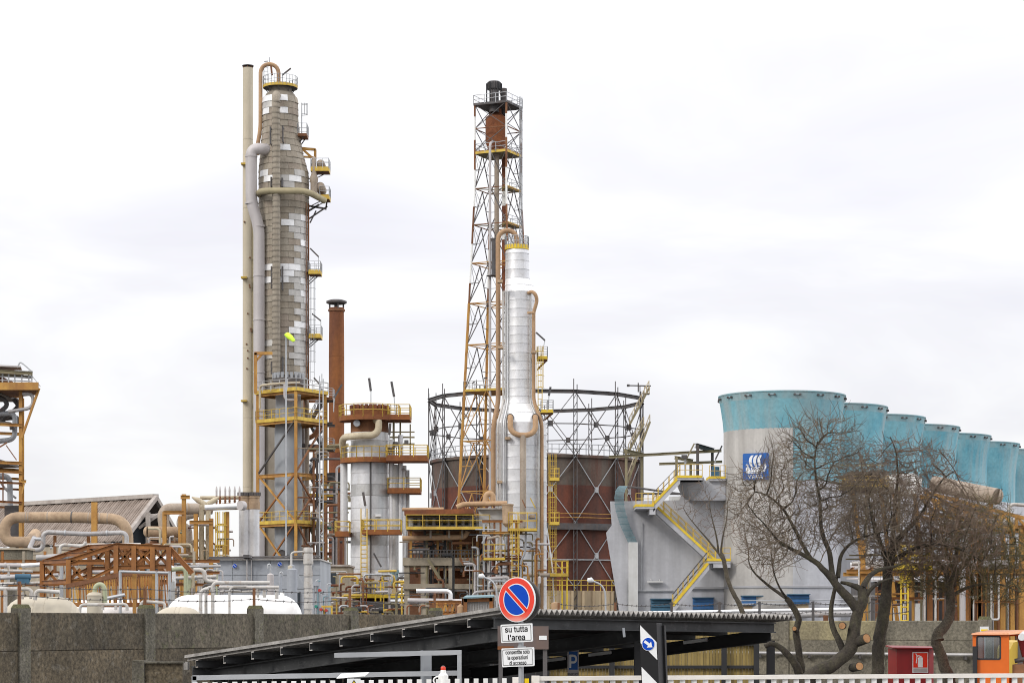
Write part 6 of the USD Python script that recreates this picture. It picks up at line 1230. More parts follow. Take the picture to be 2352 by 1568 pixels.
# ------------------------------------------------------------------ precast concrete walls
def walls():
    D0 = 36.0; a_, b_ = 225 / FOC * D0, .075 * D0; X0 = -1128 / FOC * D0
    top = 2.8 + 21 * D0 / FOC
    node = lambda k: np.array([X0 + a_ * k, D0 + b_ * k, 0])
    t = thing('concrete_wall', 'dark mossy precast concrete wall with posts across the left side', 'wall', node(2))
    rng = np.random.default_rng(5)
    def slab(A, B, n, z0, z1):               # precast panel with a bevelled face and a tongue behind the joint
        q = lambda a0, b0, o, za, zb: [a0 + n * o + [0, 0, za], b0 + n * o + [0, 0, za], b0 + n * o + [0, 0, zb], a0 + n * o + [0, 0, zb]]
        u = unit(B - A) * .012; v = q(A, B, -.05, z0, z1) + q(A, B, .036, z0, z1) + q(A + u, B - u, .05, z0 + .012, z1 - .012)
        f = [[0, 3, 2, 1]]
        for a, b in ((0, 4), (4, 8)): f += [[a + i, a + (i + 1) % 4, b + (i + 1) % 4, b + i] for i in range(4)]
        return G().add(v, f + [[8, 9, 10, 11]])
    def bay(p, q, mat, seams, tp):
        n = unit(np.cross(q - p, [0, 0, 1.0])); u = unit(q - p); L = np.linalg.norm(q - p)
        for z0, z1 in zip(seams[:-1], seams[1:]):
            o = n * rng.uniform(-.006, .006); A, B = p + u * .06 + o, q - u * .06 + o
            part(t, 'concrete_panel', slab(A, B, n, z0, z1), mat + ('', '_b', '', '_c')[int(rng.integers(4))], False)
    def post(p, q, mat, h, w=.13):
        u = unit(q - p); n = np.array([u[1], -u[0], 0]); b = []
        for z, k in ((0, 1.0), (h, 1.0)): b += [p - u * w + n * .09 + [0, 0, z], p + u * w + n * .09 + [0, 0, z], p + u * w - n * .09 + [0, 0, z], p - u * w - n * .09 + [0, 0, z]]
        s = part(t, 'wall_post', G().hexa(b), mat, False)
        c = []
        for z, k in ((h, 1.0), (h + .06, .75)): c += [p - u * w * k + n * .09 * k + [0, 0, z], p + u * w * k + n * .09 * k + [0, 0, z], p + u * w * k - n * .09 * k + [0, 0, z], p - u * w * k - n * .09 * k + [0, 0, z]]
        part(s, 'cap', G().hexa(c), 'cap_moss', False)
    seams = [0, .56, 1.12, 1.68, 2.38, top]
    seams = [0, .75, 1.52, 2.28 + .06, top]
    for k in range(-2, 5): bay(node(k), node(k + 1), 'wall_concrete', seams, top)
    for k in range(-2, 6): post(node(k), node(k + 1), 'post_concrete', top + .07 + .01 * (k % 3))
    # right-hand wall
    t2 = t
    t = thing('concrete_wall', 'paler precast concrete wall behind the trees on the right', 'wall', (4, 46, 0))
    p0, p1 = np.array([.3, 49.3, 0]), np.array([(2262 - 1176) / FOC * 43, 43.0, 0]); n = 5
    for k in range(n):
        A, B = p0 + (p1 - p0) * k / n, p0 + (p1 - p0) * (k + 1) / n
        rz = [0, 1.05, 1.75, 2.12 + .32, 2.82]
        for z0, z1 in zip(rz[:-1], rz[1:]):
            m = 'ochre_concrete' if (k == 3 and z1 > 2.5) else 'pale_concrete'
            nn = unit(np.cross(B - A, [0, 0, 1.0])); o = nn * rng.uniform(-.008, .008); uu = unit(B - A)
            Aa, Bb = A + uu * .08 + o, B - uu * .08 + o
            part(t, 'concrete_panel', slab(Aa, Bb, nn, z0, z1), m, False)
        post(A, B, 'pale_concrete', 2.86, .1)
    post(p1, p1 + (p1 - p0) / n, 'pale_concrete', 2.84, .1)
    tr = t
    # wire stakes and barbed wire along the wall tops
    wv = lambda x, D: (x - 1176) * D / FOC
    left = [node(k) for k in range(-1, 5)]; st = []
    for i, p in enumerate(left):
        h = .36 + .03 * math.sin(i * 2.1)
        q = p + [-.02, -.02, 0]; st.append((q, top + .1, h))
    rp = [(1285, 48), (1416, 47.4), (1545, 46.8), (1655, 46.2), (1748, 45.6), (1870, 45), (2003, 44.4), (2093, 43.8)]
    rs = []
    for x, D in rp:
        f = 0; X = wv(x, D); q = p0 + (p1 - p0) * ((X - p0[0]) / (p1[0] - p0[0])); rs.append((q, 2.84, .36))
    names = ['at the picture\'s left edge', 'leftmost in view, by the beige tank', 'left of the big white tank', 'beside the white tank end', 'in front of the squat vessel', 'near the slanting canopy roof']
    labs = [f'thin rusty wire stake on the dark wall {n}' for n in names]
    for i, (q, z, h) in enumerate(st):
        tag(solo('wire_stake', G().bar(q + [0, 0, z - .12], q + [0, 0, z + h], .05, .04), 'rust_brown', smooth=False), labs[i], 'stake', 'wire stakes on the wall')
    for i, (q, z, h) in enumerate(rs):
        tag(solo('wire_stake', G().bar(q + [0, 0, z - .12], q + [0, 0, z + h], .05, .04), 'rust_brown' if i < 2 else 'dark_steel', smooth=False),
            'thin rusty wire stake on the pale wall, ' + ['by the tan pipe of the silver column', 'before the sloping facade edge', 'below the foot of the yellow stairs', 'between two blue louvres', 'before the third blue louvre', 'right of the canopy end', 'between the two thick trunks', 'by the yellow ladder'][i], 'stake', 'wire stakes on the wall')
    tw = thing('barbed_wire', 'two sagging strands of barbed wire above both concrete walls', 'barbed wire', (0, 44, 2.9))
    for lst in (st, rs):
        for f in (.45, .92):
            pts = []
            for (q, z, h), (q2, z2, h2) in zip(lst[:-1], lst[1:]):
                for e in np.linspace(0, 1, 7)[:-1]: pts.append(q + (q2 - q) * e + [0, 0, (z + h * f) * (1 - e) + (z2 + h2 * f) * e - .05 * math.sin(math.pi * e)])
            pts.append(lst[-1][0] + [0, 0, lst[-1][1] + lst[-1][2] * f]); part(tw, 'strand', G().tube(pts, .006, 4), 'dark_steel')
            g = G()
            for a, b in zip(pts[:-1], pts[1:]):
                for e in (.25, .75):
                    c = a + (b - a) * e; g.bar(c - [0, 0, .025], c + [.01, 0, .025], .008).bar(c - [.025, 0, 0], c + [.025, 0, .01], .008)
            part(tw, 'barb', g, 'dark_steel', False, kind='stuff')
    # conduit along the right wall
    cd = thing('wall_conduit', 'grey horizontal service pipe on brackets low along the pale wall', 'pipe', (9, 43.5, 0)); nn = unit(np.cross(p1 - p0, [0, 0, 1.0]))
    zc = 2.8 - 74 * 44 / FOC
    g0 = p0 + (p1 - p0) * .42 + nn * .16; g1 = p1 + nn * .16
    part(cd, 'pipe', G().cyl(g0 + [0, 0, zc], g1 + [0, 0, zc], .03, n=10), 'pipe_grey')
    for e in np.linspace(0.05, .95, 6): c = g0 + (g1 - g0) * e; part(cd, 'bracket', G().box(c + [-.02, -.02, zc - .09], c + [.02, .14, zc - .03]), 'dark_steel', False)
    # low wall stub in front of the canopy corner
    v = V(34.5); t = thing('low_wall_stub', 'low mossy concrete wall stub beside the low corner of the canopy', 'wall', v(370, 1427) * [1, 1, 0])
    part(t, 'wall_post', G().box(v(303, 1427) * [1, 1, 0], v(331, 1516, .25)), 'post_concrete', False); part(t, 'concrete_panel', G().box(v(331, 1427, .05) * [1, 1, 0] + [.01, 0, 0], v(418, 1520, .18)), 'wall_concrete', False); part(t, 'coping', G().box(v(331, 1522, .0) + [.01, 0, 0], v(420, 1519, .24)), 'post_concrete', False)
walls()

# ------------------------------------------------------------------ car-port canopy
def canopy():
    t = thing('canopy', 'low lean-to canopy with corrugated fibre-cement roof on steel beams coloured dark as shade', 'canopy', (0, 36, 0))
    A, B, C = V(36)(430, 1519), V(32)(1150, 1411), V(36)(1822, 1424.5)
    Dd = A + C - B; u, w = (A - B), (C - B); up = np.array([0, 0, 1.0]); L = np.linalg.norm(w)
    nt = 60; amp = .045
    per = 10
    for sidx in range(nt // per):
        g = G(); v = []; f = []
        xs = np.linspace(sidx * per, (sidx + 1) * per, per * 4 + 1)
        for x in xs:
            ph = (x % 1.0); z = amp * (1 - abs(2 * ph - 1) * 2) + (.006 if sidx % 2 else 0)
            z = math.copysign(min(abs(z), amp * .8), z)
            for e in (0, 1):
                for th in (0, .012): v.append(B + w * x / nt + u * e + up * (z + th + .05))
        m = len(xs)
        for i in range(m - 1):
            a = i * 4; b = a + 4
            f += [[a, b, b + 2, a + 2], [a + 1, a + 3, b + 3, b + 1], [a, a + 1, b + 1, b], [a + 2, b + 2, b + 3, a + 3]]
        f += [[0, 2, 3, 1], [(m - 1) * 4, (m - 1) * 4 + 1, (m - 1) * 4 + 3, (m - 1) * 4 + 2]]
        part(t, 'roof_sheet', g.add(v, f), 'fibre_cement', False)
    n = unit(np.cross(u, w)); n = n if n[2] > 0 else -n; wu, uu = unit(w), unit(u)
    part(t, 'verge_strip', G().hexa([B - wu * .05 + up * .06, A - wu * .05 + up * .06, A + wu * .12 + up * .06, B + wu * .12 + up * .06, B - wu * .05 + up * .105, A - wu * .05 + up * .105, A + wu * .12 + up * .105, B + wu * .12 + up * .105]), 'fibre_cement', False)
    for k in range(10):                      # C purlins, their dark tone carries the shade under the roof
        p = B + u * (.09 + .097 * k); q = p + w * .99; p = p - wu * .03; g = G(); h, fl = .11, .055
        g.bar(p + up * (-h / 2), q + up * (-h / 2), .008, h); 
        g.bar(p - uu * fl / 2 + up * (-.004), q - uu * fl / 2 + up * (-.004), fl, .008).bar(p - uu * fl / 2 + up * (-h + .004), q - uu * fl / 2 + up * (-h + .004), fl, .008)
        pu = part(t, 'purlin', g, 'beam_shade_dark', False)
        e = p - wu * .004; g = G().bar(e + up * .002, e - up * (h + .002), .004, .014); g.bar(e - up * .003, e - uu * fl - up * .003, .004, .014).bar(e - up * (h - .003), e - uu * fl - up * (h - .003), .004, .014)
        part(pu, 'end_edge', g, 'pipe_pale', False)  # pale colour paints the daylight on the purlin end
    part(t, 'corner_block', G().box(A + [-.12, -.1, -.12], A + [.02, .1, .0]), 'fibre_cement', False)
    for e, m in ((.06, 'beam_shade_dark'), (.5, 'beam_shade_dark'), (.94, 'black_steel')):
        p = B + w * e - up * .22; part(t, 'rafter', G().ibeam(p + u * .02, p + u * .98, .12, .2), m, False)  # rafters darkened in colour for the shade under the roof
    part(t, 'eaves_beam', G().ibeam(B + uu * .12 - up * .10, B + w * .95 + uu * .12 - up * .10, .1, .16), 'beam_shade_dark', False); part(t, 'eaves_beam', G().ibeam(A - uu * .12 - up * .18, Dd - uu * .12 - up * .18, .1, .2), 'beam_shade_dark', False)
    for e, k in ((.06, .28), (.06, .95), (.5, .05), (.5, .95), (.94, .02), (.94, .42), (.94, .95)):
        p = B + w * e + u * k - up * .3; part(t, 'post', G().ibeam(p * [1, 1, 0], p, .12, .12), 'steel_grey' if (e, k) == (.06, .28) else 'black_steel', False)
    for k in range(4):
        p = B + w * .93 + u * (.2 + .15 * k) - up * .16; part(t, 'strip_light', G().bar(p, p + u * .07, .05, .05), 'sign_white', False)  # white bars painted in place of daylight passing between roof sheets
    part(t, 'hanging_bracket', G().bar(V(33.2)(1432, 1441), V(33.2)(1434, 1462), .035), 'steel_grey', False)
    # added black boards, back and low side, to block light under the roof
    s = thing('dark_boarding', 'added near-black boards blocking light at the low side under the canopy', 'screen', (-2, 39, 0))
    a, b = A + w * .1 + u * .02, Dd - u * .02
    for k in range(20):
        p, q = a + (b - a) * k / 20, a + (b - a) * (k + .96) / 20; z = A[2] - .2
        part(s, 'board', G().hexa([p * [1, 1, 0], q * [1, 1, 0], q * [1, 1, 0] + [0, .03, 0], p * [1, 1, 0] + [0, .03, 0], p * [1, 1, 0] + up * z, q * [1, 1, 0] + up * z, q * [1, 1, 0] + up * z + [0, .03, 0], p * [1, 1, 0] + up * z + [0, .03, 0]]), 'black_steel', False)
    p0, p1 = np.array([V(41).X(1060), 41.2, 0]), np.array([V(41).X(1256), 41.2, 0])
    for k in range(8): part(s, 'board', G().box(p0 + (p1 - p0) * k / 8, p0 + (p1 - p0) * (k + .97) / 8 + [0, .03, 2.5]), 'black_steel', False)  # more added boards, black in place of the shaded background
    v = V(41); r = thing('reed_screen', 'yellowish slatted reed screen in two rows behind the canopy', 'screen', v(1500, 1427) * [1, 1, 0])
    for row, (y0, y1) in enumerate(((1700, 1534), (1527, 1440))):
        for k in range(68):
            x = 1258 + k * 7.0; part(r, 'slat', G().box(v(x + .3, y0, (k % 2) * .012) * [1, 1, 1 if row else 0], v(x + 6.6, y1 - (k * 7 % 5) * .4, .02 + (k % 2) * .012)), 'reed' if (k * 5) % 3 else 'reed_dark', False)
    for y in (1530.5, 1478): part(r, 'rail', G().box(v(1254, y + 3.4, -.06), v(1738, y - 3.4, -.005)), 'black_steel', False)
    for x in (1256, 1405, 1662, 1736): part(r, 'post', G().box(v(x - 6, 1427, -.12) * [1, 1, 0], v(x + 6, 1450, -.062)), 'black_steel', False)
    f = thing('tube_frame', 'galvanised square tube goal-post frame in front of the canopy', 'frame', V(29)(900, 1427) * [1, 1, 0]); v = V(29)
    part(f, 'top_rail', G().bar(v(768, 1504), v(1060, 1497), .06), 'galvanised', False); part(f, 'upright', G().bar(v(1055, 1497) * [1, 1, 0], v(1055, 1500), .055), 'galvanised', False)
    part(f, 'mid_rail', G().bar(v(440, 1556, .1), v(1050, 1545, .1), .06), 'galvanised', False); part(f, 'upright', G().bar(v(980, 1700, .3) * [1, 1, 0], v(980, 1505, .3), .1, .08), 'steel_grey', False); part(f, 'upright', G().bar(v(444, 1700, .1) * [1, 1, 0], v(444, 1552, .1), .06), 'galvanised', False)
canopy()

# ------------------------------------------------------------------ gates
def gates():
    t = thing('white_gate', 'long cream-white barred sliding gate with a flat top rail, right half', 'gate', (3.2, 27, 0))
    a, b = V(26)(1236, 1557), V(27.7)(2420, 1549.5); n = 46
    part(t, 'top_rail', G().bar(a, b, .07, .048), 'gate_cream', False); part(t, 'bottom_rail', G().bar(a * [1, 1, 0] + [0, 0, .15], b * [1, 1, 0] + [0, 0, .15], .06, .1), 'gate_cream', False)
    for k in range(n):
        p = a + (b - a) * (k + .3) / n; part(t, 'bar', G().box(p * [1, 1, 0] + [-.03, -.015, .2], p + [.03, .015, -.025]), 'white_paint', False)
    part(t, 'end_post', G().bar(a * [1, 1, 0] - [.03, 0, 0], a - [.03, 0, -.03], .09), 'gate_cream', False)
    t = thing('white_picket_gate', 'white picket gate with bare bar tops, left half', 'gate', (-2, 25.5, 0))
    a, b = V(25.2)(448, 1566), V(26)(1180, 1556); n = 33
    for k in range(n):
        p = a + (b - a) * k / n
        if 14 < k < 17: continue
        part(t, 'bar', G().box(p * [1, 1, 0] + [-.026, -.015, .1], p + [.026, .015, 0]), 'white_paint', False)
    for z in (.25, 1.2): part(t, 'rail', G().bar(a * [1, 1, 0] + [0, .035, z], b * [1, 1, 0] + [0, .035, z], .04, .06), 'white_paint', False)
    part(t, 'end_post', G().bar(b * [1, 1, 0] + [.03, 0, 0], b + [.03, 0, .01], .09), 'gate_cream', False); part(t, 'yellow_tape', G().box(V(25.9)(1205, 1568), V(25.9)(1215, 1557, .01)), 'warn_yellow', False)
    v = V(24.9); w = thing('warning_sign', 'small white plate with a yellow warning triangle hung on the picket gate', 'sign', v(813, 1575))
    part(w, 'plate', G().box(v(797, 1600, 0), v(828, 1557.5, .006)), 'sign_white', False)
    T = lambda r, d0, d1: G().prism(Polygon([(813 + r * math.cos(a), 1572 - r * math.sin(a)) for a in (math.pi / 2, math.pi * 7 / 6, math.pi * 11 / 6)]), d0, d1, lambda x, y, d: v(x, y, d))
    part(w, 'black_triangle', T(12.5, -.004, 0), 'sign_black', False); part(w, 'yellow_triangle', T(9, -.008, -.004), 'warn_yellow', False)
    q = thing('white_sheet_cover', 'tilted white sheet cover just above the gate bars', 'cover', V(26.6)(808, 1552)); v = V(26.6)
    part(q, 'sheet', G().hexa([v(773, 1557.5), v(838, 1552, 0), v(842, 1546, .5), v(776, 1549.5, .5), v(773, 1556), v(838, 1550.5, 0), v(842, 1544.5, .5), v(776, 1548, .5)]), 'white_paint', False)
    part(q, 'stem', G().bar(v(806, 1700, .2) * [1, 1, 0], v(806, 1553, .2), .04), 'galvanised', False)
    v = V(26.2); c = v(1018, 0)[:2]; s = v.s
    h = thing('gate_beacon', 'white bottle-shaped gate beacon with a red cap and hooped bracket', 'beacon', (*c, 0))
    part(h, 'body', G().lathe(c, [(11 * s, 0), (11.5 * s, v.Z(1551)), (9.5 * s, v.Z(1547)), (6.6 * s, v.Z(1545)), (6 * s, v.Z(1538)), (5.2 * s, v.Z(1537))], 24), 'white_paint', 40)
    part(h, 'red_lens', G().lathe(c, [(5.6 * s, v.Z(1538)), (5.6 * s, v.Z(1532)), (4 * s, v.Z(1529.5)), (.003, v.Z(1529))], 20), 'beacon_red', 50); part(h, 'cap', G().lathe(c, [(4.2 * s, v.Z(1530)), (3 * s, v.Z(1528)), (.003, v.Z(1527.5))], 14), 'dark_steel')
    part(h, 'hoop', G().tube([v(1010, 1570), v(997, 1569), v(995, 1558), v(1003, 1553), v(1009, 1552)], 1.7 * s, 8, .03), 'white_paint')
gates()

# ------------------------------------------------------------------ traffic signs
def signs():
    D = 25.0; v = V(D); s = v.s
    th, ro = math.radians(36), math.radians(2.4)
    X, nrm = np.array([math.cos(th), -math.sin(th), 0]), np.array([-math.sin(th), -math.cos(th), 0]); Z = np.array([0, 0, 1.0])
    ux, uz = X * math.cos(ro) + Z * math.sin(ro), Z * math.cos(ro) - X * math.sin(ro)
    t = thing('no_parking_sign', 'round red and blue no-parking sign with two white text plates on a grey post', 'traffic sign', v(1198, 1427) * [1, 1, 0])
    part(t, 'post', G().cyl(v(1198.5, 1427) * [1, 1, 0], v(1196, 1330), 6 * s, n=14), 'galvanised')
    zf = usdkit.material(stage, '/World/Looks/sign_red_worn', {'g': ('geometry', {}), 'x': ('separate_xyz', {}), 'r': ('map_range', {'from_min': v.Z(1422), 'from_max': v.Z(1395), 'clamp': True}), 'n': ('noise_texture', {'scale': 9.0, 'detail': 3.0}), 'a': ('math', {'math_type': 'multiply_add', 'value2': .5}),
        'c': ('rgb_ramp', {'ramp': [(.15, (.70, .28, .23)), (.55, (.66, .09, .05)), (1.0, (.66, .038, .018))]}), 'p': ('principled_bsdf', {'roughness': .4})},
        [('g.position', 'x.vector'), ('x.z', 'r.value'), ('g.position', 'n.vector'), ('n.fac', 'a.value1'), ('r.result', 'a.value3'), ('a.value', 'c.fac'), ('c.color', 'p.base_color')], surface='p.BSDF'); LOOK['sign_red_worn'] = zf
    O = v(1194, 1376.5) + nrm * .06; R = 51.3 * s
    M = lambda x, y, d: O + ux * x * R + uz * y * R + nrm * d
    disc = Point(0, 0).buffer(1.0, 32)
    rot = lambda poly, a: __import__('shapely.affinity', fromlist=['rotate']).rotate(poly, a, origin=(0, 0))
    bar = rot(sbox(-1, -.08, 1, .08), -45); barw = rot(sbox(-1, -.118, 1, .118), -45)
    inner, innerw = Point(0, 0).buffer(.675, 32), Point(0, 0).buffer(.72, 32)
    part(t, 'plate', G().prism(disc, -.02, 0, M), 'sign_white', False)
    part(t, 'red_ring', G().prism(Point(0, 0).buffer(.965, 32), 0, .002, M), 'sign_red_worn', False)
    part(t, 'white_ring', G().prism(innerw.difference(barw.intersection(innerw.buffer(.1)).intersection(bar)), .002, .004, M), 'sign_white', False)
    for i, pc in enumerate(inner.difference(barw).geoms): part(t, 'blue_field', G().prism(pc, .004, .006, M), 'sign_blue', False)
    part(t, 'red_bar', G().prism(bar.intersection(Point(0, 0).buffer(.73, 32)), .004, .006, M), 'sign_red', False)
    def plate(xc, yc, wd, hg, lines, hh, sx):
        o = v(xc, yc) + nrm * .055; N = lambda x, y, d: o + ux * x + uz * y + nrm * d
        W, H = wd * s / 2, hg * s / 2
        p = part(t, 'text_plate', G().prism(sbox(-W + .012, -H + .012, W - .012, H - .012).buffer(.012), -.012, 0, N), 'sign_white', False)
        fr = sbox(-W + .03, -H + .03, W - .03, H - .03); part(p, 'border', G().prism(fr.buffer(.016).difference(fr.buffer(.011)), 0, .002, N), 'sign_black', False)
        for txt, y in lines: part(p, 'lettering', G().text(txt, hh, N(0, y, 0), ux, uz, nrm, .002, True, sx=sx), 'sign_black', False)
        return p
    plate(1193, 1453, 89, 42, [('su tutta', .014), ("l'area", -.074)], .060, 1.08)
    plate(1196, 1508, 91, 43, [('consentite solo', .036), ('le operazioni', -.023), ('di accesso', -.081)], .041, .80)
    part(t, 'clamp', G().box(v(1189, 1487, -.03), v(1208, 1483, .03)), 'galvanised', False)
    part(t, 'second_disc', G().prism(disc, -.10, -.08, lambda x, y, d: M(x * .97, y * .97 - .03, d) + X * .015), 'dark_steel', False, label='grey back of a second round sign behind')
    # lane marker board
    D = 23.0; v = V(D); s = v.s
    q = thing('lane_marker', 'black and white striped marker post with a round blue arrow sign', 'traffic sign', v(1495, 1427) * [1, 1, 0])
    th = math.radians(18); X = np.array([math.cos(th), -math.sin(th), 0]); nrm = np.array([-math.sin(th), -math.cos(th), 0]); ro = math.radians(2.2)
    ux, uz = X * math.cos(ro) + Z * math.sin(ro), Z * math.cos(ro) - X * math.sin(ro); k = s
    O = v(1490, 1478); N = lambda x, y, d: O + ux * x * k + uz * y * k + nrm * d
    W = 19.6; box_ = sbox(-W, -230, W, 47)
    part(q, 'box', G().prism(box_.buffer(.8), -.21, 0, N), 'sign_black', False)
    part(q, 'back_board', G().prism(sbox(-W + 6, -230, W + 6, 42), -.28, -.215, N), 'sign_black', False)
    zz = lambda y: [(-W + 1, y + 43), (W - 1, y), (W - 1, y - 40), (-W + 1, y + 3)]
    for y in (2, -94, -190): part(q, 'white_stripe', G().prism(Polygon([(-W + .8, y + 42), (W - .8, y + 2), (W - .8, y - 39), (-W + .8, y + 1)]).intersection(box_), .0, .003, N), 'sign_white', False)
    part(q, 'arrow_disc', G().prism(Point(-.5, 0).buffer(15.6, 24), .003, .006, N), 'sign_white', False); part(q, 'blue_disc', G().prism(Point(-.5, 0).buffer(14.3, 24), .006, .009, N), 'sign_blue', False)
    ar = Polygon([(-11, 3), (2, 3), (2, 8.5), (12, 0), (2, -8.5), (2, -3), (-11, -3)])
    part(q, 'arrow', G().prism(__import__('shapely.affinity', fromlist=['x']).translate(rot(ar, -38), -.5, 0), .009, .012, N), 'sign_white', False)
    # parking sign
    v = V(36.5); p = thing('parking_sign', 'narrow grey parking plate with a white letter P on blue', 'traffic sign', v(1316, 1427) * [1, 1, 0])
    part(p, 'board', G().box(v(1303.5, 1556, 0), v(1329.5, 1487.5, .012)), 'duct_grey', False); part(p, 'post', G().cyl(v(1316, 1427, .05) * [1, 1, 0], v(1316, 1490, .05), .025, n=8), 'galvanised')
    part(p, 'blue_panel', G().box(v(1306.5, 1537, -.003), v(1327, 1495, 0)), 'logo_blue', False)
    part(p, 'letter', G().text('P', .20, v(1316.5, 1532, -.003), (1, 0, 0), (0, 0, 1), (0, -1, 0), .003, True, sx=.85), 'sign_white', False); part(p, 'lettering', G().text('RISERVATO', .031, v(1316.5, 1549, 0), (1, 0, 0), (0, 0, 1), (0, -1, 0), .003, True, sx=.75), 'sign_black', False)
    # brown board behind the no-parking sign
    v = V(27.4); b = thing('brown_board', 'dull brown sheet board with small white label behind the text plates', 'board', v(1200, 1427) * [1, 1, 0])
    part(b, 'board', G().box(v(1143, 1490, 0), v(1260, 1437, .02)), 'panel_brown', False); part(b, 'rust_strip', G().box(v(1143, 1491, -.004), v(1180, 1483, 0)), 'rust_orange', False)
    part(b, 'label_plate', G().box(v(1238, 1468.5, -.004), v(1256, 1459, 0)), 'sign_white', False)
    for x in (1150, 1252): part(b, 'post', G().bar(v(x, 1427, .05) * [1, 1, 0], v(x, 1440, .05), .05), 'dark_steel', False)
signs()

# ------------------------------------------------------------------ fire box and orange machine
def right_front():
    v = V(33.5); s = v.s
    t = thing('fire_hose_box', 'dark red fire equipment box with extinguisher sign', 'fire box', v(2100, 1427) * [1, 1, 0])
    z1 = lambda x, y, d=0: np.array([v.X(x), 33.5 + d, max(0, v.Z(y))])
    part(t, 'body', G().hexa([z1(2060, 1900), z1(2134, 1900), z1(2140, 1900, .55), z1(2054, 1900, .55), z1(2060, 1489), z1(2134, 1489), z1(2140, 1489, .55), z1(2054, 1489, .55)]), 'red_paint', False)
    part(t, 'side_leaf', G().hexa([z1(2134, 1900, .06), z1(2150, 1900, .2), z1(2150, 1900, .5), z1(2134, 1900, .5), z1(2134, 1490, .06), z1(2150, 1490, .2), z1(2150, 1490, .5), z1(2134, 1490, .5)]), 'red_paint', False)
    part(t, 'roof', G().hexa([z1(2048, 1488, -.08), z1(2153, 1489.5, -.08), z1(2153, 1486.5, .62), z1(2050, 1484.5, .62), z1(2048, 1485.5, -.08), z1(2153, 1487, -.08), z1(2153, 1484, .62), z1(2050, 1482, .62)]), 'red_paint', False)
    g = thing('extinguisher_sign', 'small red sign with a white extinguisher symbol on the dark red box', 'sign', z1(2113, 1520, -.02)); P = lambda x, y, d: z1(x, y, -.012 + d)
    S = lambda pl, a, b: G().prism(pl, a, b, lambda x, y, d: P(x, y, d))
    part(g, 'plate', S(sbox(2095.5, 1496.5, 2131.5, 1544), 0, .011), 'sign_white', False); part(g, 'red_field', S(sbox(2097.3, 1498.5, 2129.7, 1532), -.003, 0), 'sign_red', False)
    ext = unary_union([sbox(2109, 1510, 2118, 1530).buffer(1.2), Polygon([(2110, 1509), (2117, 1509), (2115.5, 1505), (2112, 1505)]), Polygon([(2112, 1505), (2106.5, 1507), (2105, 1522), (2103, 1522), (2104.5, 1505.5), (2111, 1503)]), Polygon([(2104.5, 1505), (2102, 1500), (2103.5, 1499.5), (2107, 1504)])])
    part(g, 'symbol', S(ext, -.006, -.003), 'sign_white', False); part(g, 'lower_plate', S(sbox(2097.3, 1533.5, 2129.7, 1542.5), -.003, 0), 'pipe_grey', False)
    # orange yard machine
    v = V(31.5); ca, sa, xp = math.cos(.30), math.sin(.30), v.X(2234)
    z1 = lambda x, y, d=0: np.array([xp + (v.X(x) - xp) * ca + d * sa, 31.5 - (v.X(x) - xp) * sa + d * ca, max(0, v.Z(y))])
    m = thing('orange_vehicle', 'bright orange yard machine with a square cab, cut by the right edge', 'vehicle', v(2300, 1427, 1) * [1, 1, 0])
    x0, x1, yt = 2234, 2316, 1457
    rb = lambda xa, xb, ya, yb, da, db: G().hexa([z1(xa, ya, da), z1(xb, ya, da), z1(xb, ya, db), z1(xa, ya, db), z1(xa, yb, da), z1(xb, yb, da), z1(xb, yb, db), z1(xa, yb, db)])
    fr = sbox(x0, yt, x1, 1600).difference(sbox(2246, 1465, 2294, 1508).buffer(4))
    part(m, 'cab_front', G().prism(fr, 0, .03, lambda x, y, d: z1(x, y, d)), 'orange_paint', False)
    wn = part(m, 'window', G().prism(sbox(2247, 1464, 2293, 1509).buffer(3.5), .012, .018, lambda x, y, d: z1(x, y, d)), 'glass', False)
    part(wn, 'rubber_seal', G().prism(sbox(2247, 1464, 2293, 1509).buffer(5).difference(sbox(2248.5, 1465.5, 2291.5, 1507.5).buffer(3)), -.006, .012, lambda x, y, d: z1(x, y, d)), 'rubber', False)
    part(m, 'cab_side', rb(x0, x0 + 2, 1600, yt, .032, 1.268), 'orange_paint', False); part(m, 'cab_pillar', G().bar(z1(2338, 1600, 1.25), z1(2336, 1452, 1.25), .07), 'orange_paint', False)
    part(m, 'cab_back', G().prism(sbox(x0, yt, x1 + 26, 1600).difference(sbox(2239, 1461, 2334, 1560)), 1.27, 1.3, lambda x, y, d: z1(x, y, d)), 'orange_paint', False)
    part(m, 'roof', G().hexa([z1(x0 - 2, 1457, -.05), z1(x1 + 2, 1456.5, -.05), z1(x1 + 40, 1452, 1.4), z1(x0 + 2, 1452, 1.4), z1(x0 - 1, 1453.5, -.05), z1(x1 + 1, 1453, -.05), z1(x1 + 38, 1446, 1.4), z1(x0 + 10, 1447, 1.4)]), 'orange_roof_sheen', False)
    part(m, 'hinge_bar', G().bar(z1(2240, 1600, -.05), z1(2240, 1483, -.05), .055, .04), 'rubber', False)
    part(m, 'boom', G().bar(z1(2352, 1530, .5), z1(2336, 1458, .4), .09, .07), 'red_paint', False, label='dark red lifting arm')
    part(m, 'seat', rb(2258, 2284, 1562, 1548, .2, .75), 'rubber', False)
    part(m, 'engine', rb(2322, 2420, 1700, 1525, .1, 1.2), 'rust_brown', False); part(m, 'engine_pipe', G().cyl(z1(2326, 1517, .2), z1(2350, 1512, .2), .03, n=8), 'dark_steel')
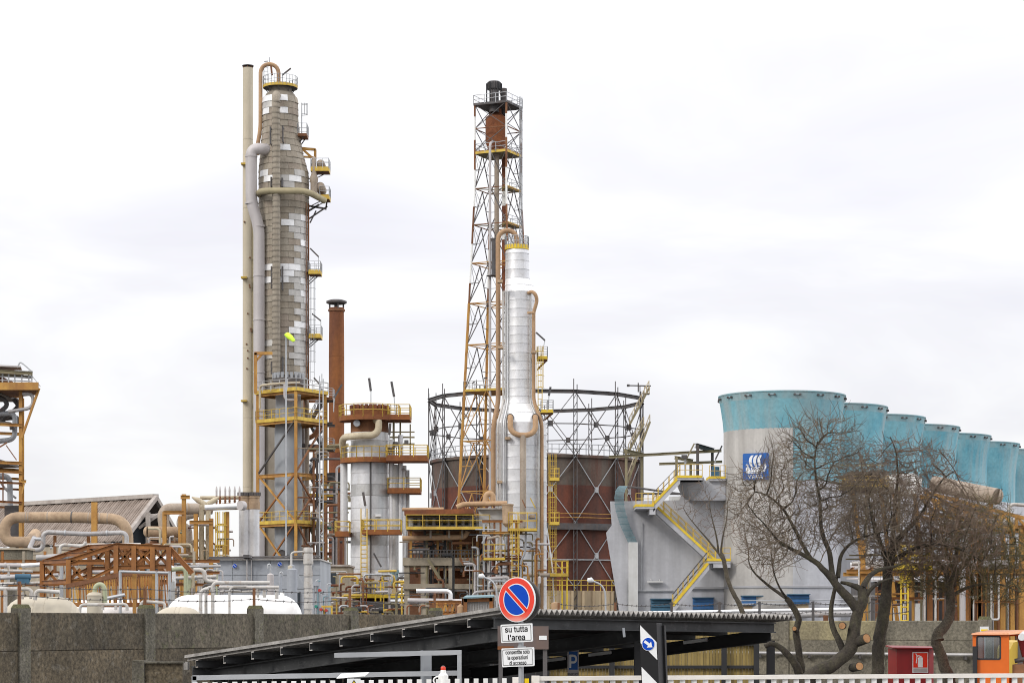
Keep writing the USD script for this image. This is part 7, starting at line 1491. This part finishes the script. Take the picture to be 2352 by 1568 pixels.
    part(m, 'chassis', G().hexa([z1(2228, 1427) * [1, 1, 0] + [0, -.1, .35], z1(2430, 1427) * [1, 1, 0] + [0, -.1, .35], z1(2430, 1427) * [1, 1, 0] + [0, 1.4, .35], z1(2228, 1427) * [1, 1, 0] + [0, 1.4, .35], z1(2228, 1427) * [1, 1, 0] + [0, -.1, .95], z1(2430, 1427) * [1, 1, 0] + [0, -.1, .95], z1(2430, 1427) * [1, 1, 0] + [0, 1.4, .95], z1(2228, 1427) * [1, 1, 0] + [0, 1.4, .95]]), 'orange_paint', False)
    for x in (2262, 2400):
        for d in (-.15, 1.2):
            c = z1(x, 1427, d) * [1, 1, 0] + [0, 0, .4]; wh = part(m, 'wheel', G().cyl(c, c + [0, .22, 0], .4, n=24), 'rubber'); part(wh, 'rim', G().cyl(c - [0, .01, 0], c, .2, n=16), 'orange_paint')
    part(m, 'beacon', G().lathe(z1(2346, 0, .9)[:2], [(8 * v.s, v.Z(1455)), (8 * v.s, v.Z(1440)), (4 * v.s, v.Z(1434)), (.003, v.Z(1433))], 16), 'beacon_amber'); part(m, 'work_lamp', G().cyl(z1(2343, 1462, .1), z1(2343, 1457, .5), .05, n=12), 'sign_white')
    w = V(38); y = thing('yellow_machine', 'yellow machine part seen through the side of the orange cab', 'machine', w(2335, 1427) * [1, 1, 0])
    part(y, 'body', G().prism(Polygon([(2318, 1600), (2320, 1490), (2328, 1474), (2350, 1470), (2352, 1600)]), 0, 1.0, lambda x, yy, d: np.array([w.X(x), 38 + d, max(0, w.Z(yy))])), 'yellow', False)
    part(y, 'arm', G().bar(w(2338, 1600) * [1, 1, 0], w(2345, 1465), .1), 'dark_steel', False)
    n = thing('notice_plate', 'small white notice plate with yellow band peeping over the orange cab roof', 'sign', V(40)(2260, 1427) * [1, 1, 0]); k = V(40)
    part(n, 'plate', G().box(k(2251, 1451, 0), k(2271, 1438, .01)), 'sign_white', False); part(n, 'band', G().box(k(2253, 1448, -.004), k(2269, 1444, 0)), 'warn_yellow', False); part(n, 'post', G().bar(k(2261, 1427, .03) * [1, 1, 0], k(2261, 1440, .03), .04), 'galvanised', False)
right_front()

# ------------------------------------------------------------------ bare pruned trees
def tree(label, D, limbs, crowns, seed, twig='twig', natt=1500, step=.075, cuts=(), bark='bark', base=None, infl=.6, kill=.13):
    """limbs: (points (x, y, depth), r0, r1) on the survey grid; crowns: (x, y, rx, ry, depth, rdepth, weight); twigs grow by space colonisation"""
    rng = np.random.default_rng(seed); v = V(D); s = v.s
    t = thing('bare_tree', label, 'tree', v(*(base or limbs[0][0][0][:2])) * [1, 1, 0])
    nodes, parent, fixed = [], [], []
    for li, (pts, r0, r1) in enumerate(limbs):
        if li: r0, r1 = r0 * .84, r1 * .62
        P = np.array([v(x, y, d) for x, y, d in pts]); 
        if li == 0: P[0, 2] = 0
        seg = np.linalg.norm(np.diff(P, axis=0), axis=1); cum = np.r_[0, np.cumsum(seg)]; m = max(4, int(cum[-1] / .07))
        tt = np.linspace(0, cum[-1], m)
        from scipy.interpolate import CubicSpline
        Q = CubicSpline(cum, P)(tt) if len(P) > 2 else np.stack([np.interp(tt, cum, P[:, k]) for k in range(3)], 1)
        wob = np.stack([np.convolve(rng.normal(0, 1, m + 6), np.ones(7) / 7, 'valid')[:m] for _ in range(3)], 1) * r0 * .35; wob[0] = 0; Q = Q + wob
        rr = (r1 + (r0 - r1) * (1 - tt / cum[-1]) ** (1.0 if li == 0 else 1.25)) * (1 + .09 * np.convolve(rng.normal(0, 1, m + 4), np.ones(5) / 5, 'valid')[:m])
        part(t, 'trunk' if li == 0 else 'limb', G().tube(Q, rr, 12), bark, 60)
        for k in range(0, m, 2 if li else 3):
            if li == 0 and k < m * .55: continue
            nodes.append(Q[k]); parent.append(-1); fixed.append(rr[k])
    for (x, y, d, r, dirx, diry) in cuts:     # sawn branch stubs
        p = v(x, y, d); q = p + np.array([dirx, -.10, diry]); c = part(t, 'cut_stub', G().tube([p + np.array([-dirx, .12, -diry]) * 1.5, q], r, 12), bark, 60); part(c, 'cut_face', G().cyl(q, q + unit(q - p) * .006, r * .84, n=14), 'cut_wood')
    att = []
    wsum = sum(c[6] for c in crowns)
    for (x, y, rx, ry, d, rd, w) in crowns:
        n = int(natt * w / wsum); g = rng.normal(size=(n, 3)); g = g / np.linalg.norm(g, axis=1, keepdims=True) * rng.uniform(.12, 1, (n, 1)) ** .45
        att.append(v(x, y, d) + g * [rx * s, rd, ry * s])
    att = np.vstack(att); nodes, fixed = list(nodes), list(fixed)
    frm = np.array(nodes); n0 = len(nodes); par = [-1] * n0
    live = np.ones(len(att), bool); N = np.array(nodes)
    for it in range(90):
        tree_ = cKDTree(N); dist, idx = tree_.query(att[live])
        sel = dist < infl * (3.0 if it < 12 else 1.0)
        if not sel.any(): break
        A = att[live][sel]; I = idx[sel]; acc = {}
        for a, i in zip(A, I): acc.setdefault(i, []).append(a)
        new, np_ = [], []
        for i, L in acc.items():
            d = sum(unit(a - N[i]) for a in L); d = unit(unit(d) + rng.normal(0, .22, 3) + [0, 0, .10]); new.append(N[i] + d * step); np_.append(i)
        if not new: break
        new = np.array(new); dd, _ = cKDTree(N).query(new); ok = dd > step * .35
        new, np_ = new[ok], [p for p, o in zip(np_, ok) if o]
        if not len(new): break
        par += np_; N = np.vstack([N, new])
        d2, _ = cKDTree(new).query(att); live &= ~(d2 < kill)
        if not live.any(): break
    n = len(N); kids = np.zeros(n, int); rad = np.zeros(n); rmin, ex = .0036, 2.6
    acc = np.zeros(n)
    for i in range(n - 1, n0 - 1, -1):
        rad[i] = max(rmin, acc[i] ** (1 / ex)) if acc[i] > 0 else rmin
        acc[par[i]] += rad[i] ** ex; kids[par[i]] += 1
    for i in range(n0): rad[i] = fixed[i]
    # chains -> tubes
    ch = {}
    for i in range(n0, n): ch.setdefault(par[i], []).append(i)
    g, gb = G(), G(); starts = [(p, c) for p in range(n) for c in ch.get(p, []) if p < n0 or c != max(ch[p], key=lambda k: rad[k])]
    for p, c in starts:
        chain = [p, c]
        while chain[-1] in ch: chain.append(max(ch[chain[-1]], key=lambda k: rad[k]))
        P = N[chain]; R = rad[chain].copy(); R[0] = min(R[0], R[1] * 1.25)
        if len(P) > 3: P[1:-1] = .5 * P[1:-1] + .25 * (P[:-2] + P[2:])
        big = R[1] > .011; R[-1] *= .6
        (gb if big else g).tube(P, R, 6 if big else 3, caps=False)
    # fine straight shoots
    tips = [i for i in range(n0, n) if rad[i] < .0075]; k = min(len(tips), int(natt * 1.3))
    for i in rng.choice(tips, k, replace=False) if tips else []:
        d0 = unit(N[i] - N[par[i]]); d = unit(d0 * .5 + rng.normal(0, .6, 3) + [0, 0, .28]); L = rng.uniform(.08, .32); b = rng.normal(0, .16, 3)
        g.tube([N[i], N[i] + d * L * .5 + b * L * .25, N[i] + unit(d + b) * L], [.0036, .003, .0018], 3, caps=False)
    if gb.n: part(t, 'branch', gb, bark, 50, kind='stuff')
    part(t, 'twigs', g, twig, False, kind='stuff')
    return t

def trees():
    tree('biggest bare pruned tree, forked trunk with orange saw cuts, before the curved concrete shaft', 31.0, [
        ([(1850, 1700, 0), (1880, 1545, 0), (1926, 1512, 0), (1955, 1480, 0), (1964, 1440, 0), (1977, 1395, 0), (1978, 1352, 0)], .150, .075),
        ([(1975, 1405, 0), (1950, 1372, -.05), (1908, 1326, -.1), (1878, 1298, -.12), (1845, 1275, -.1), (1814, 1258, -.05), (1780, 1235, 0)], .085, .03),
        ([(1862, 1286, -.1), (1848, 1255, .1), (1830, 1215, .2), (1812, 1180, .25), (1790, 1150, .3), (1740, 1125, .3)], .038, .014),
        ([(1914, 1330, -.1), (1913, 1296, .1), (1908, 1262, .15), (1893, 1215, .2), (1888, 1160, .2), (1880, 1090, .3), (1884, 1010, .3)], .05, .016),
        ([(1927, 1325, .1), (1933, 1290, .2), (1945, 1262, .3), (1970, 1240, .3), (2010, 1225, .2), (2050, 1215, .1)], .04, .013),
        ([(1978, 1352, 0), (1955, 1342, 0), (1935, 1336, .1)], .05, .035),
        ([(1982, 1350, 0), (1996, 1326, .1), (2020, 1310, .2), (2050, 1302, .3), (2090, 1290, .4)], .055, .02),
        ([(1984, 1385, 0), (2006, 1345, -.1), (2030, 1332, -.1), (2046, 1328, -.1)], .045, .022),
        ([(1942, 1500, .1), (1924, 1460, .1), (1914, 1420, .15), (1920, 1370, .2), (1926, 1322, .2)], .062, .036),
    ], [(1760, 1140, 95, 95, .1, .7, 1.1), (1860, 1090, 120, 140, .2, .8, 2.0), (1900, 1010, 100, 70, .3, .6, .8), (1950, 1150, 110, 110, .2, .8, 1.5), (1780, 1250, 80, 70, 0, .5, .8), (2010, 1180, 110, 90, .3, .8, 1.2), (1850, 1200, 110, 70, .1, .7, 1.1)], 21, 'twig', 6500, step=.062, kill=.088,
        cuts=[(1934, 1436, -.05, .052, -.02, .0), (1965, 1530, -.12, .06, .02, .01), (1975, 1470, -.1, .07, .06, .03)])
    tree('tall straight dark-trunked bare tree between the forked tree and the red box', 32.0, [
        ([(2008, 1760, 0), (2014, 1560, 0), (2020, 1470, 0), (2024, 1400, 0), (2032, 1330, 0), (2044, 1285, 0), (2058, 1250, 0)], .125, .065),
        ([(2040, 1300, 0), (2028, 1250, .1), (2015, 1200, .2), (2000, 1130, .3), (1985, 1060, .3)], .045, .014),
        ([(2058, 1252, 0), (2085, 1215, .1), (2120, 1180, .2), (2150, 1130, .2), (2200, 1080, .2)], .05, .014),
        ([(2050, 1265, 0), (2060, 1210, .2), (2066, 1150, .3), (2070, 1080, .3), (2052, 1000, .3)], .05, .013),
        ([(2046, 1290, 0), (2090, 1262, -.1), (2140, 1250, -.2), (2200, 1262, -.2), (2250, 1290, -.2)], .045, .013),
    ], [(2060, 1170, 130, 110, .2, .9, 2.0), (2150, 1190, 130, 100, .2, .9, 1.8), (2020, 1100, 100, 90, .3, .7, .9), (2100, 1070, 120, 70, .3, .7, .8), (2200, 1240, 110, 90, -.1, .9, 1.3), (2080, 1270, 110, 60, 0, .7, 1.0)], 22, 'twig_red', 9500, step=.058, kill=.078)
    tree('leaning pale-barked bare tree with twisted trunk before the red box', 32.5, [
        ([(2180, 1760, 0), (2172, 1540, 0), (2158, 1500, 0), (2152, 1466, 0), (2160, 1448, 0), (2174, 1425, 0), (2182, 1380, 0), (2190, 1330, 0)], .125, .06),
        ([(2154, 1470, -.05), (2148, 1452, -.05), (2152, 1446, -.1)], .09, .06),
        ([(2188, 1345, 0), (2215, 1300, .1), (2250, 1270, .2), (2300, 1250, .2), (2345, 1250, .1)], .05, .014),
        ([(2186, 1350, 0), (2170, 1300, .2), (2140, 1262, .2), (2110, 1240, .2)], .045, .014),
        ([(2190, 1335, 0), (2200, 1280, .2), (2215, 1220, .3), (2240, 1160, .3)], .05, .014),
        ([(2186, 1370, 0), (2225, 1348, -.1), (2280, 1342, -.2), (2330, 1360, -.2)], .035, .012),
    ], [(2200, 1270, 130, 85, .2, .9, 2.0), (2290, 1280, 95, 80, .1, .9, 1.5), (2240, 1190, 100, 55, .2, .8, .7), (2150, 1320, 90, 55, .1, .7, .9), (2290, 1350, 85, 45, -.1, .7, .8)], 23, 'twig_olive', 7500, step=.058, kill=.082, bark='bark_pale')
    tree('slim bare tree leaning right past the fourth blue louvre', 33.0, [
        ([(1850, 1760, 0), (1840, 1545, 0), (1831, 1470, 0), (1829, 1445, 0), (1834, 1420, 0), (1824, 1395, 0), (1806, 1372, 0)], .085, .04),
        ([(1838, 1555, 0), (1820, 1515, -.1), (1795, 1490, -.1), (1766, 1478, -.1), (1758, 1484, -.1)], .075, .055),
        ([(1806, 1372, 0), (1786, 1358, .1), (1764, 1342, .1), (1740, 1322, .1), (1722, 1270, .1)], .035, .012),
        ([(1812, 1378, 0), (1790, 1352, -.1), (1775, 1310, -.1), (1772, 1260, -.1)], .022, .009),
    ], [(1760, 1265, 60, 75, 0, .4, 1.0), (1722, 1230, 40, 60, .1, .3, .6)], 24, 'twig_red', 900, kill=.10, cuts=[(1826, 1446, -.08, .036, -.03, .02)])
    tree('thin reddish bare sapling in front of the yellow stairs', 41.5, [
        ([(1716, 1640, 0), (1707, 1412, 0), (1690, 1376, 0), (1674, 1345, 0), (1664, 1300, 0), (1657, 1270, 0)], .07, .036),
        ([(1660, 1285, 0), (1640, 1255, .1), (1615, 1225, .1), (1590, 1195, .1), (1570, 1165, .1)], .028, .010),
        ([(1657, 1272, 0), (1660, 1235, 0), (1668, 1195, 0), (1672, 1150, 0)], .026, .010),
        ([(1650, 1268, 0), (1642, 1225, -.1), (1632, 1180, -.1), (1628, 1140, -.1)], .024, .009),
    ], [(1650, 1180, 75, 65, 0, .5, 1.4), (1590, 1165, 50, 45, .1, .4, .7), (1690, 1180, 45, 50, 0, .4, .6), (1640, 1115, 60, 30, 0, .3, .3)], 25, 'twig_red', 620, step=.09, bark='bark_pale', kill=.16)
trees()
